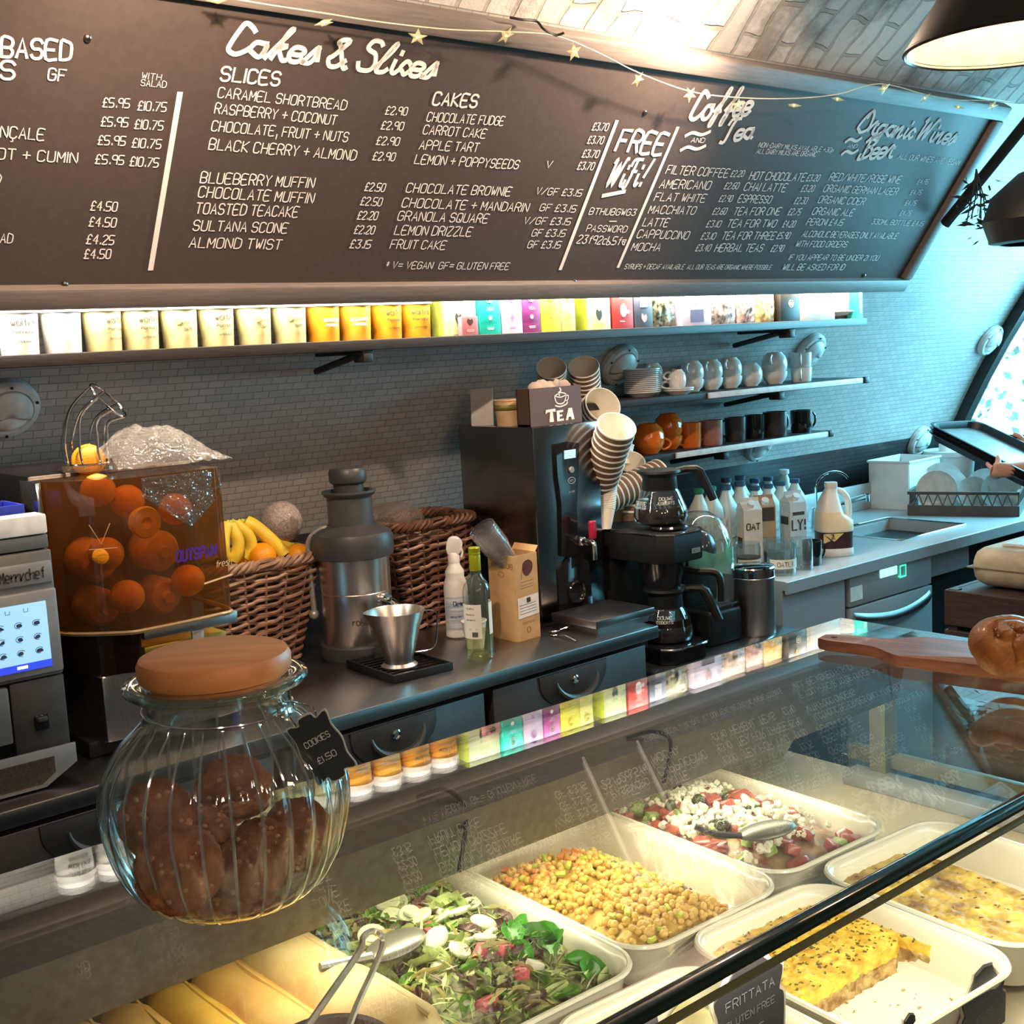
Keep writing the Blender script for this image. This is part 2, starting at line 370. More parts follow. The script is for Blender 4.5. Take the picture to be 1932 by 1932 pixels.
b.prism([(1.05, 0), (1.05, top(1.05)), (.5, top(.5)), (0, top(0)), (dy1, top(dy1)), (dy1, 0)], .06); b.prism([(dy0, dz), (dy0, top(dy0)), (-1.2, top(-1.2)), (dy1, top(dy1)), (dy1, dz)], .06); b.prism([(arch(math.radians(a)).y, arch(math.radians(a)).z) for a in range(111, 173, 3)]+[(arch(math.radians(172.8)).y, 0), (dy0, 0), (dy0, top(dy0))], .06); struct(b.build('wall_right_plaster', m_plaster, smooth=0))  # unseen wall closing the customer side, added to hold daylight back
# outside: pavement and a pale hedge
b = MB(); b.box((9.5, 0, -.05), (8.2, 16, .06)); o = b.build('pavement', mat('pavement', (.35, .35, .34), .8, scale=4), smooth=0); struct(o)
rnd = random.Random(3); b = MB()
for k in range(1500):
    y = rnd.uniform(1.6, 5.4); z = .1+rnd.random()**1.4*(1.45+.30*math.sin(y*5)+.2*math.sin(y*13)); x = 8.3+rnd.uniform(-.3, .3); s = rnd.uniform(.02, .05)
    n = V((rnd.uniform(-1, 1), rnd.uniform(-1, 1), rnd.uniform(-.4, 1))).normalized(); a = n.orthogonal().normalized(); c = n.cross(a)
    b.f([b.v(V((x, y, z))+a*s*i+c*s*j*.6) for i, j in ((-1, 0), (0, -1), (1, 0), (0, 1))])
for y in (2., 2.6, 3.2, 3.8, 4.4, 5.): b.tube([(8.3, y, -.02), (8.3, y+.05, .9)], .025, 6)
o = b.build('hedge', mat('pale_green_leaf', (.42, .50, .44), .6, scale=3), smooth=0)
tag(o, 'pale green hedge outside beyond the arch window', 'hedge')

# ================================================================== menu board
TB = math.radians(35.6); BU = V((0, -math.sin(TB), math.cos(TB))); BN = V((0, -math.cos(TB), -math.sin(TB))); BQ = V((0, 2.585, 1.872))
def bl(x, y, off=0.): p = at_p(x, y, BQ+BN*off, BN)-BQ; return p.x, p.dot(BU)
m_board = mat('charcoal_brown_board', (.074, .056, .050), .46, scale=60, var=.06, spec=.35, bump=.05, bscale=300)
m_bframe = mat('brown_grey_frame', (.175, .145, .132), .5, spec=.35, scale=14, bump=.1, stretch=(1, 12, 12))
m_chalk = mat('chalk_pen_white', (.80, .75, .72), .7, var=.05)
BX0 = .10; BX1, v0 = bl(1699, 524); _, v1 = bl(1879, 227); v1 = (v1+bl(1232, 124)[1])/2
board = thing('menu_board', 'long dark menu board lettered in white, tilted on the arch above the top shelf', 'menu board', BQ)
def bmb(): m = MB(); m.frame(V((0, 0, 0)), V((1, 0, 0)), BU, BN); return m
b = bmb(); b.box(((BX0+BX1)/2, (v0+v1)/2, -.012), (BX1-BX0, v1-v0, .022)); b.build('panel', m_board, board, smooth=0)
rw = .052
for (cx, cy, dx, dy) in (((BX0+BX1)/2, v0-rw/2, BX1-BX0+2*rw, rw), ((BX0+BX1)/2, v1+rw/2, BX1-BX0+2*rw, rw), (BX1+rw/2, (v0+v1)/2, rw, v1-v0), (BX0-rw/2, (v0+v1)/2, rw, v1-v0)):
    b = bmb(); b.box((cx, cy, -.004), (dx, dy, .045), .007); b.build('frame_rail', m_bframe, board)
for x, y in ((165, 72), (122, 536), (1217, 212), (1083, 531), (1630, 520)):
    u, v = bl(x, y); b = bmb(); b.lathe([(0, .006), (.004, .0055), (.007, .003), (.0075, 0), (.0075, -.002)], 14, (u, v, 0)); b.build('screw', mat('screw_steel', (.25, .22, .2), .3, 1), board)
def txt(mb, s, x0, y0, x1, y1, h, wd=.12, script=False, it=0.):
    u0, q0 = bl(x0, y0); u1, q1 = bl(x1, y1); ut, qt = bl(x0, y0-h); hh = abs(qt-q0)
    d = V((u1-u0, q1-q0)); L = d.length; d.normalize()
    o = BU*q0+V((u0, 0, 0))+BN*.0012; X = V((1, 0, 0))*d.x+BU*d.y; Y = BN.cross(X)
    mb.frame(o, X, Y, BN); lay(mb, s, L, hh, hh*wd, script, it)
def line(mb, x0, y0, x1, y1, wd):
    a = bl(x0, y0); c = bl(x1, y1); mb.frame(BN*.0012, V((1, 0, 0)), BU, BN); mb.ribbon([a, c], wd)
def section(name, rows, extra=None):
    gr = {}
    for r in rows: gr.setdefault('price_lettering' if r[0][0] == '£' or '£3' in r[0] else 'heading_lettering' if r[5] > 22 else 'item_lettering', []).append(r)
    if extra: gr.setdefault(name if 'line' in name else 'heading_lettering', [])
    for i, (k, rs) in enumerate(gr.items()):
        mb = MB()
        for r in rs: txt(mb, *r)
        if extra and k in (name, 'heading_lettering'): extra(mb)
        mb.build(k, m_chalk, board, smooth=0)
P = lambda s, h, *xy: [(s, *q, h, .13) for q in xy]
section('savoury_lettering', [('BASED', 2, 106, 132, 113, 36, .17), ('S', 0, 147, 25, 149, 33, .17), ('GF', 90, 150, 122, 153, 22, .15), ('WITH', 267, 147, 303, 151, 11), ('SALAD', 265, 161, 312, 165, 12), ('NÇALE', 0, 258, 82, 264, 21), ('OT + CUMIN', -6, 299, 144, 307, 20), ('AD', 0, 457, 22, 458, 17), (')', -2, 346, 2, 346, 18)]
        + P('£5.95', 17, (193, 201, 243, 203), (190, 237, 240, 239), (184, 272, 235, 274), (179, 308, 232, 310)) + P('£10.75', 17, (259, 207, 312, 210), (253, 242, 306, 245), (248, 277, 302, 280), (244, 312, 297, 315))
        + P('£4.50', 17, (170, 396, 219, 398), (167, 426, 217, 428), (158, 487, 207, 487)) + P('£4.25', 17, (162, 459, 213, 461)))
section('cakes_heading', [('Cakes & Slices', 428, 100, 817, 147, 62, .165, True, .18)])
section('slices_lettering', [('SLICES', 415, 151, 525, 161, 26, .17), ('CARAMEL SHORTBREAD', 410, 183, 651, 207, 19), ('RASPBERRY + COCONUT', 404, 213, 632, 235, 19), ('CHOCOLATE, FRUIT + NUTS', 398, 246, 654, 267, 19), ('BLACK CHERRY + ALMOND', 393, 281, 669, 302, 20), ('BLUEBERRY MUFFIN', 377, 344, 590, 354, 20), ('CHOCOLATE MUFFIN', 373, 371, 589, 383, 20), ('TOASTED TEACAKE', 368, 402, 560, 409, 20), ('SULTANA SCONE', 363, 434, 540, 439, 19), ('ALMOND TWIST', 356, 466, 528, 470, 19)]
        + P('£2.90', 15, (726, 215, 766, 217), (718, 243, 759, 245), (709, 272, 751, 274), (702, 301, 743, 303)) + P('£2.50', 15, (687, 359, 724, 361), (679, 386, 718, 388)) + P('£2.20', 15, (673, 413, 710, 414), (667, 440, 704, 441)) + P('£3.15', 15, (659, 467, 697, 468)))
section('cakes_lettering', [('CAKES', 815, 197, 897, 202, 24, .17), ('CHOCOLATE FUDGE', 804, 228, 948, 236, 17), ('CARROT CAKE', 797, 252, 914, 260, 17), ('APPLE TART', 790, 281, 900, 286, 17), ('LEMON + POPPYSEEDS', 781, 308, 976, 318, 17), ('V', 1029, 316, 1039, 316, 13), ('CHOCOLATE BROWNIE', 765, 362, 961, 369, 17), ('CHOCOLATE + MANDARIN', 757, 390, 994, 399, 17), ('GRANOLA SQUARE', 749, 415, 918, 420, 17), ('LEMON DRIZZLE', 743, 442, 887, 445, 17), ('FRUIT CAKE', 735, 468, 838, 470, 16), ('* V= VEGAN  GF= GLUTEN FREE', 725, 506, 958, 508, 13),
        ('V/GF £3.15', 1010, 366, 1095, 370, 13), ('GF £3.15', 1017, 397, 1084, 400, 13), ('V/GF £3.15', 987, 422, 1074, 424, 13), ('GF £3.15', 1002, 445, 1064, 446, 13), ('GF £3.15', 994, 467, 1055, 468, 13)] + P('£3.70', 14, (1116, 245, 1145, 246), (1107, 270, 1136, 271), (1097, 296, 1127, 297), (1088, 319, 1118, 320)))
section('divider_line', [], lambda m: line(m, 339, 176, 284, 507, .012)); section('divider_line', [], lambda m: line(m, 1163, 229, 1057, 507, .012)); section('divider_line', [], lambda m: line(m, 1278, 241, 1166, 503, .011))
section('wifi_lettering', [('FREE', 1160, 283, 1246, 291, 40, .17), ('WiFi!', 1141, 352, 1212, 350, 52, .12, True, .1), ('BTHUBGWG3', 1110, 404, 1197, 406, 12), ('-', 1140, 424, 1160, 424, 14), ('PASSWORD', 1105, 436, 1180, 438, 12), ('23f92cb5fa', 1087, 458, 1177, 462, 15)], lambda m: line(m, 1137, 369, 1178, 361, .012))
wave = lambda m, x, y, n: (m.frame(BN*.0012, V((1, 0, 0)), BU, BN), m.ribbon(smoothpts([bl(x, y), bl(x+n*.3, y-6), bl(x+n*.65, y-2), bl(x+n, y-8)], 4), .01))
section('coffee_heading', [('Coffee', 1300, 226, 1412, 215, 56, .16, True, .1), ('Tea', 1358, 268, 1418, 260, 44, .16, True, .1), ('AND', 1303, 268, 1327, 269, 9, .15)], lambda m: (wave(m, 1293, 256, 46), wave(m, 1284, 283, 46)))
rows = [('FILTER COFFEE', 1255, 327, 1371, 334, 16), ('HOT CHOCOLATE', 1412, 338, 1516, 341, 15), ('AMERICANO', 1243, 354, 1337, 357, 16), ('CHAI LATTE', 1402, 359, 1480, 361, 15), ('FLAT WHITE', 1233, 378, 1328, 381, 15), ('ESPRESSO', 1391, 381, 1452, 383, 14), ('MACCHIATO', 1222, 402, 1309, 404, 15), ('TEA FOR ONE', 1382, 405, 1469, 405, 14), ('LATTE', 1211, 426, 1258, 427, 15), ('TEA FOR TWO', 1370, 428, 1461, 428, 14), ('CAPPUCCINO', 1200, 448, 1296, 451, 15), ('TEA FOR THREE', 1360, 451, 1459, 451, 14), ('MOCHA', 1190, 472, 1243, 473, 14), ('HERBAL TEAS', 1347, 474, 1436, 474, 14),
        ('NON-DAIRY MILKS AVAILABLE +30p', 1430, 277, 1570, 287, 9), ('ALL DAIRY MILKS ARE ORGANIC', 1426, 289, 1538, 295, 9), ('SYRUPS + DECAF AVAILABLE  ALL OUR TEAS ARE ORGANIC WHERE POSSIBLE', 1177, 507, 1453, 508, 9)]
for s, xs in (('£2.20', (1377, 333, 1401)), ('£3.20', (1520, 341, 1543)), ('£2.60', (1365, 356, 1391)), ('£3.20', (1510, 361, 1533)), ('£2.90', (1355, 380, 1379)), ('£2.30', (1497, 384, 1520)), ('£2.60', (1343, 404, 1368)), ('£2.75', (1485, 405, 1508)), ('£3.10', (1331, 428, 1357)), ('£4.20', (1475, 428, 1497)), ('£3.10', (1321, 451, 1347)), ('£5.90', (1464, 450, 1487)), ('£3.40', (1311, 473, 1338)), ('£2.90', (1453, 474, 1475))):
    rows.append((s, xs[0], xs[1], xs[2], xs[1], 12))
section('coffee_lettering', rows)
section('wine_heading', [('Organic Wines', 1614, 248, 1797, 272, 44, .15, True, .1), ('Beer', 1618, 300, 1682, 296, 44, .15, True, .1), ('AND', 1598, 278, 1615, 279, 7, .15)], lambda m: (wave(m, 1595, 268, 30), wave(m, 1588, 291, 30)))
rows = [('ALL OUR WINES ARE VEGAN', 1693, 299, 1808, 311, 10), ('RED/WHITE/ROSÉ WINE', 1563, 340, 1696, 345, 14), ('ORGANIC GERMAN LAGER', 1552, 361, 1690, 367, 13), ('ORGANIC CIDER', 1542, 382, 1628, 386, 13), ('ORGANIC ALE', 1531, 404, 1607, 407, 13), ('PERONI £4.15', 1520, 424, 1588, 425, 12), ('330ML BOTTLE £4.15', 1643, 422, 1740, 426, 9), ('ALCOHOLIC BEVERAGES ONLY AVAILABLE', 1512, 446, 1690, 450, 11), ('WITH FOOD ORDERS', 1500, 465, 1595, 466, 11), ('IF YOU APPEAR TO BE UNDER 21 YOU', 1487, 490, 1655, 491, 10), ('WILL BE ASKED FOR ID', 1475, 509, 1590, 509, 11)]
for s, x, y in (('£4.95', 1729, 347), ('£4.75', 1716, 367), ('£4.75', 1706, 387), ('£4.75', 1696, 406)): rows.append((s, x, y, x+20, y, 9))
section('wine_lettering', rows)

# star garland hung across the board
OFF = .055
gp = lambda x, y, o=OFF: at_p(x, y, BQ+BN*o, BN)
gar = thing('star_garland', 'string of small clear star lights draped across the top of the menu board', 'string lights', gp(960, 60))
G0 = gp(960, 60); loc = lambda p: p-G0
cord = [(385, -12), (500, 8), (612, 25), (720, 42), (850, 56), (960, 60), (1050, 68), (1130, 100), (1204, 137), (1300, 172), (1390, 184), (1490, 186), (1580, 178), (1660, 158), (1745, 178), (1800, 188), (1870, 190), (1925, 196)]
b = MB(); b.tube([loc(p) for p in smoothpts([gp(*q) for q in cord], 5)], .0016, 6); b.build('cord', mat('pale_cord', (.7, .62, .45), .6), gar)
m_star = glassy('star_acrylic', (.95, .92, .72), 1.5, .15, .45, (1, .93, .68)); m_led = emis('star_led', (1, .9, .55), 2.5)
rnd = random.Random(5)
for i, (x, y) in enumerate([(410, 1), (612, 43), (788, 70), (955, 67), (1083, 98), (1204, 150), (1302, 178), (1392, 198), (1498, 199), (1580, 187), (1668, 167), (1745, 185), (1808, 202), (1873, 199)]):
    p = gp(x, y); a = rnd.uniform(-.5, .5); flat = i in (0, 1, 8, 9, 12); r = .025 if i == 3 else .022
    b = MB(); til = (1.25 if flat else rnd.uniform(-.3, .3))
    b.M = Matrix.Translation(loc(p)) @ Matrix(((1, 0, 0), (0, BU.y, BN.y), (0, BU.z, BN.z))).to_4x4() @ Euler((til, rnd.uniform(-.6, .6), a)).to_matrix().to_4x4()
    top, bot = b.v((0, 0, .006)), b.v((0, 0, -.006)); rim = [b.v(((r if k % 2 == 0 else r*.42)*math.cos(PI/2+k*PI/5), (r if k % 2 == 0 else r*.42)*math.sin(PI/2+k*PI/5), 0)) for k in range(10)]
    for k in range(10): b.f([rim[k], rim[(k+1) % 10], top]); b.f([rim[(k+1) % 10], rim[k], bot])
    s = b.build('star', m_star, gar, smooth=0)
    b = MB(); b.at(loc(p)); b.ball((0, 0, 0), .0032, 8, 6); b.build('bulb', m_led, s)
b = MB(); q = [gp(962, 33, .02), gp(985, 37, .03), gp(1012, 40, .03), gp(1026, 55, .05), gp(1048, 66, .055), gp(1064, 62, .06)]
o = b.tube(smoothpts(q, 5), .003, 6).build('cable', mat('black_cable', (.02, .018, .018), .5)); tag(o, 'short black cable drooping over the top frame of the menu board', 'cable')

# unseen glazed door, added so daylight reflects in the case canopy
b = MB()
for y in (dy0+.03, dy1-.03): b.box((XEND-.07, y, dz/2), (.05, .06, dz))
b.box((XEND-.07, (dy0+dy1)/2, dz-.03), (.05, dy1-dy0, .06)); b.box((XEND-.07, (dy0+dy1)/2, .05), (.05, dy1-dy0, .10)); d1 = struct(b.build('door_1', m_black, smooth=0)); b = MB(); b.box((XEND-.07, (dy0+dy1)/2, dz/2), (.01, dy1-dy0-.1, dz-.12)); b.build('pane', m_pane, d1, smooth=0)
# ================================================================== lamps of the room, plus added fill globes
def point(name, loc, power, col, r=.03, parent=None):
    l = bpy.data.lights.new(name, 'POINT'); l.energy = power; l.color = col; l.shadow_soft_size = r
    o = bpy.data.objects.new(name, l); COL.objects.link(o); o.location = loc
    if parent: o.parent = parent
    return o
WARM = (1, .74, .52)
m_shade_out = mat('bronze_black_shade', (.022, .017, .014), .4, .3); m_shade_in = mat('cream_enamel', (.85, .72, .50), .45)
def pendant(name, label, loc, r, h, power, label2=None):
    t = thing(name, label, 'pendant lamp', loc)
    b = MB(); b.lathe([(r, 0), (r*.985, .012), (r*.62, h*.62), (r*.40, h*.84), (r*.16, h*.95), (.03, h), (.03, h+.06), (.012, h+.07), (.012, h+.08)], 56); b.build('shade', m_shade_out, t, solid=0)
    b = MB(); b.lathe([(r-.004, .001), (r*.965, .012), (r*.60, h*.60), (r*.38, h*.82), (r*.14, h*.93), (0, h*.94)], 56); b.build('shade_lining', m_shade_in, t)
    b = MB(); b.lathe([(r, -.002), (r+.004, .002), (r+.001, .008), (r-.006, .006), (r, -.002)], 56); b.build('rim', mat('rim_metal', (.04, .035, .03), .3, .6), t)
    zc = math.sqrt(max(.1, AR*AR-(loc[1]-AY)**2))+AZ-loc[2]
    b = MB(); b.tube([(0, 0, h+.06), (0, 0, zc)], .004, 8); b.build('flex', MATS['black_cable'], t)
    b = MB(); b.ball((0, 0, h*.45), .034, 16, 10); b.build('bulb', emis('warm_bulb', (1, .8, .55), 4), t)
    if power: point('pendant_light', (0, 0, h*.22), power, WARM, .05, t)
    return t
pp = EYEP + ray(1926, 84)*(2.26/1.0)
pendant('pendant_lamp', 'large dark conical pendant lamp with cream lining hanging above the display case', (pp.x, pp.y, pp.z), .205, .20, 5)
m_spot = mat('grey_brown_spot_body', (.10, .075, .06), .4, .4)
def bare_lamp(name, label, loc, power, aim):
    t = thing(name, label, 'spotlight', loc); d = (V(aim)-V(loc)).normalized(); x = d.orthogonal().normalized(); y = d.cross(x)
    b = MB(); b.frame(V((0, 0, 0)), x, y, d); b.lathe([(0, -.13), (.035, -.13), (.042, -.12), (.045, -.02), (.041, -.02), (.036, -.045), (0, -.045)], 24); b.build('lamp_body', m_spot, t)
    th = math.atan2(loc[2]-AZ, loc[1]-AY); c = arch(th); c.x = loc[0]
    b = MB(); b.tube([-d*.09, (c-V(loc))], .008, 8); b.build('stem', m_spot, t)
    l = bpy.data.lights.new('spot_light', 'SPOT'); l.energy = power; l.color = WARM; l.spot_size = math.radians(118); l.spot_blend = .9; l.shadow_soft_size = .018
    o = bpy.data.objects.new('spot_light', l); COL.objects.link(o); o.parent = t; o.location = d*.01; o.rotation_euler = d.to_track_quat('-Z', 'Y').to_euler()
    return t
sp = at_p(1545, -30, BQ+BN*.25, BN)
bare_lamp('spotlight', 'stubby brown spotlight fixed to the brick vault above the menu board', sp, 85, gp(1000, 330, 0))
bare_lamp('spotlight', 'spotlight on the brick vault over the savoury end of the menu board', gp(420, -330, .42), 90, gp(430, 300, 0))
bare_lamp('spotlight', 'spotlight on the brick vault hidden behind the pendant lamp', gp(1600, -70, .42), 26, gp(1480, 330, 0))
for i, q in enumerate(((-.25, -.75, 2.35), (.8, -1.25, 2.4), (1.75, -.55, 2.45))):  # globes added out of view for warm fill and glints on glass
    t = thing('globe_lamp', ['glowing globe lamp hanging behind the photographer, at the oven end', 'glowing globe lamp hanging over the middle of the customer floor', 'glowing globe lamp hanging over the customer floor nearest the window'][i], 'globe lamp', q)
    b = MB(); b.ball((0, 0, 0), .07, 20, 14); b.build('globe', emis('opal_globe', (1, .80, .56), 14), t); zc = math.sqrt(AR*AR-(q[1]-AY)**2)+AZ-q[2]
    b = MB(); b.lathe([(.02, .066), (.022, .10), (0, .105)], 16); b.tube([(0, 0, .10), (0, 0, zc)], .004, 8); b.build('flex', MATS['black_cable'], t); point('globe_light', (0, 0, -.09), 24, WARM, .07, t)

# glow on the brick: the bare ceiling bulb between board and vault
bl_p = gp(1395, 2, .20)
t = thing('batten_lamp', 'small bare bulb lamp fixed on the brick above the menu board', 'lamp', bl_p)
c = arch(math.atan2(bl_p.z-AZ, bl_p.y-AY), AR-.002); c.x = bl_p.x; dd = (c-bl_p)
b = MB(); b.tube([dd*.35, dd], .018, 12); b.build('lamp_holder', m_spot, t)
point('bulb_light', (0, 0, 0), 10, WARM, .03, t)

# ================================================================== wall bulkhead lamps
m_cast = mat('white_cast_metal', (.55, .54, .52), .4); m_lens = mat('frosted_lens', (.85, .84, .80), .25)
def bulkhead(x, y, r, label, first=[None]):
    p = at_wall(x, y, AR-.01); th = math.atan2(p.z-AZ, p.y-AY); nrm = V((0, -math.cos(th), -math.sin(th))); up = V((0, -math.sin(th), math.cos(th)))
    rot = Matrix(((1, 0, 0), (0, up.y, nrm.y), (0, up.z, nrm.z))).to_euler()
    if first[0]: return dup(first[0], p, rot, label)
    t = thing('bulkhead_lamp', label, 'wall lamp', p, group='round bulkhead lamps on the tiled arch'); t.rotation_euler = rot; first[0] = t
    b = MB(); b.lathe([(.115, -.012), (.115, .012), (.105, .026), (.088, .030), (.082, .022), (.08, .0), (0, 0)], 40); b.build('rim', m_cast, t)
    b = MB(); b.lathe([(.082, .018), (.078, .03), (.06, .044), (.03, .052), (0, .054)], 32); b.build('lens', m_lens, t)
    b = MB(); b.lathe([(.086, .020), (.082, .036), (.062, .051), (.03, .060), (0, .062)], 20, a0=math.radians(-22), a1=math.radians(202)); b.build('hood', m_cast, t, solid=.003)
    for a in (.35, 1.57, 2.8, 4.71):
        b = MB(); b.lathe([(.006, .03), (.0055, .033), (0, .034)], 10, (.1*math.cos(a), .1*math.sin(a), 0)); b.build('screw', mat('dark_screw', (.04, .04, .04), .4, .6), t)
    return t
for x, y, r, l in ((12, 770, .06, 'round white bulkhead lamp on the tiles above the oven'), (1168, 688, .06, 'round white bulkhead lamp behind the paper cup stacks, under the top shelf'), (1528, 662, .06, 'round bulkhead lamp on the tiles just past the end mug of the crockery shelf'),
                   (1432, 838, .06, 'round bulkhead lamp half hidden under the mug shelf'), (1868, 642, .06, 'round bulkhead lamp beside the black window frame'), (1735, 832, .06, 'round bulkhead lamp low on the wall behind the white pump bottle')):
    bulkhead(x, y, r, l).scale = (.66, .66, .66)

# ================================================================== shelves
m_shelf = mat('dark_brown_shelf', (.022, .016, .015), .5, scale=20, bump=.15, stretch=(1, 8, 8)); m_alu = mat('white_shelf_edge', (.62, .61, .60), .45)
m_bracket = mat('black_bracket', (.015, .014, .015), .5)
SZ = 1.737
def shelf(name, label, x0, x1, yf, zt, th=.024, strip=None, brackets=(), drop=.05):
    t = thing(name, label, 'shelf', (x0, yf, zt)); yb = wall_y(zt-th)
    b = MB(); b.box(((x1-x0)/2, (yb-yf)/2-.003, -th/2), (x1-x0, yb-yf-.006, th), .002); b.build('board', m_shelf, t)
    if strip:
        b = MB(); b.box(((strip[0]+strip[1])/2-x0, -.004, -th/2), (strip[1]-strip[0], .008, th*.9), .001); b.build('edge_strip', m_alu, t)
        b = MB(); b.box((x1-x0-.012, -.002, -th/2), (.03, .02, th*1.15), .004); b.build('end_cap', m_bracket, t)
    for bx in brackets:
        d = yb-yf; b = MB(); b.box((bx-x0, d*.5, -th-.006), (.035, d*.92, .010), .002)
        yw = wall_y(zt-th-drop)-yf; b.tube([(bx-x0, .06, -th-.012), (bx-x0, yw-.012, -th-drop)], .009, 6)
        b.box((bx-x0, .035, -th-.018), (.03, .05, .026), .004); b.build('bracket', m_bracket, t, weld=False)
    return t
YS = 2.635
shelf('wall_shelf', 'long narrow top shelf of dry goods under the menu board', .2, at_y(1636, 605, YS).x, YS, SZ, .026, None, (at_y(700, 680, YS).x, at_y(1500, 630, YS).x, .5))
Y2 = 2.76; z2 = at_y(1627, 712, Y2).z
shelf('wall_shelf', 'middle wall shelf with white front edge holding white cups and plates', at_y(1085, 775, Y2).x, at_y(1635, 712, Y2).x, Y2, z2, .022, (at_y(1335, 740, Y2).x, at_y(1625, 715, Y2).x), (at_y(1480, 745, Y2).x,))
Y3 = 2.86; z3 = at_y(1563, 813, Y3).z
shelf('wall_shelf', 'lower wall shelf with white front edge holding orange cups and dark mugs', at_y(1175, 865, Y3).x, at_y(1568, 815, Y3).x, Y3, z3, .022, (at_y(1274, 850, Y3).x, at_y(1560, 815, Y3).x), (at_y(1375, 850, Y3).x,))

# strip light behind the bottom rail of the board
sx0, sx1 = .3, 4.0
t = thing('strip_light', 'slim strip light behind the bottom rail of the menu board', 'strip light', ((sx0+sx1)/2, 2.650, 1.872))
b = MB(); b.box((0, 0, .006), (sx1-sx0, .02, .012), .002); b.build('housing', m_cast, t)
l = bpy.data.lights.new('strip_tube', 'AREA'); l.shape = 'RECTANGLE'; l.size = sx1-sx0; l.size_y = .016; l.energy = 36; l.color = (1, .93, .80)
o = bpy.data.objects.new('strip_tube', l); COL.objects.link(o); o.parent = t; o.location = (0, 0, -.002); o.rotation_euler = (math.radians(14), 0, 0)

# ------------------------------------------------------------------ tubs of porridge
YT = 2.715
m_lid = mat('white_tub_lid', (.82, .80, .76), .4)
m_ink = mat('dark_print', (.05, .04, .03), .6); m_wprint = mat('white_print', (.85, .83, .8), .5)
tubcol = {'w': mat('white_tub', (.82, .80, .74), .4), 'c': mat('cream_tub', (.62, .55, .27), .45, var=.06), 'o': mat('orange_tub', (.78, .33, .02), .4, var=.08), 'a': mat('amber_tub', (.72, .36, .03), .4, var=.08)}
def curved_text(b, s, r, a, z, wlen, h, wd=.15):
    lay0 = MB(); lay(lay0, s, wlen, h, h*wd)
    for f in lay0.bm.faces:
        b.f([b.v((r*math.sin(a+(v.co.x-wlen/2)/r), -r*math.cos(a+(v.co.x-wlen/2)/r), z+v.co.y)) for v in f.verts])
    lay0.bm.free()
def tub(kind, rot, loc, label, face):
    t = thing('porridge_tub', label, 'tub', loc, rot, 'porridge tubs on the top shelf')
    b = MB(); b.lathe([(0, 0), (.037, 0), (.0385, .002), (.0425, .088), (.0425, .092)], 40); b.build('pot', tubcol[kind], t)
    b = MB(); b.lathe([(.0435, .088), (.0465, .089), (.0465, .101), (.0425, .103), (.0405, .108), (.040, .118), (.037, .1195), (0, .1195)], 40); b.build('lid', m_lid, t)
    if face:
        b = MB(); R_ = .0430
        mi = m_wprint if kind in 'oa' and face == 2 else m_ink
        if face == 1: curved_text(b, 'wolfys', R_-.0005, 0, .062, .052, .014); curved_text(b, 'Porridge', R_-.0015, 0, .046, .046, .007); curved_text(b, 'OATS & HONEY', R_-.0025, 0, .026, .04, .004)
        elif face == 2: curved_text(b, 'GOLDEN SYRUP', R_-.0012, 0, .05, .05, .007); curved_text(b, 'PORRIDGE', R_-.002, 0, .038, .04, .006)
        else: curved_text(b, 'GLUTEN FREE', R_-.001, .3, .056, .035, .005); curved_text(b, 'OATS', R_-.002, .3, .04, .02, .006)
        b.build('print', mi, t, smooth=0)
    return t
tl = [(-28, 'w', 1, 'white porridge tub at the very start of the top shelf'), (118, 'w', 0, 'plain white tub with no print, second on the top shelf'), (195, 'c', 1, 'cream tub with the full name in front, beside the plain white tub'), (266, 'c', 1, 'cream tub whose printed name is turned aside, over the wire chute'),
      (340, 'c', 3, 'cream tub with green mark between two named cream tubs'), (410, 'c', 1, 'cream tub with printed name between two green-mark tubs'), (481, 'c', 3, 'cream tub with green mark, second last of the cream ones'), (548, 'c', 3, 'cream tub with green mark touching the first orange tub'),
      (612, 'o', 2, 'first bright orange tub after the cream ones, with a picture'), (672, 'a', 2, 'amber tub with small print, second of the orange ones'), (731, 'o', 1, 'orange tub with printed name, third of the orange ones'), (786, 'o', 1, 'orange tub beside the green tea box, last of the tubs')]
m_leafprint = mat('green_print', (.25, .42, .10), .6)
for x, k, f, l in tl:
    q = at_y(x if x > 0 else 30, 640, YT); 
    if x < 0: q = at_y(36, 640, YT)
    t = tub(k, random.uniform(-.25, .45) if x not in (195,) else .5, (q.x, YT, SZ), l, f)
    if f == 3: b = MB(); b.frame(V((-.012, -.0421, .062)), V((1, -.3, 0)).normalized(), V((0, 0, 1)), V((0, -1, 0))); b.prism([(.008*math.cos(a*PI/8), .008*math.sin(a*PI/8)) for a in range(16)], .0008); b.build('leaf_mark', m_leafprint, t)
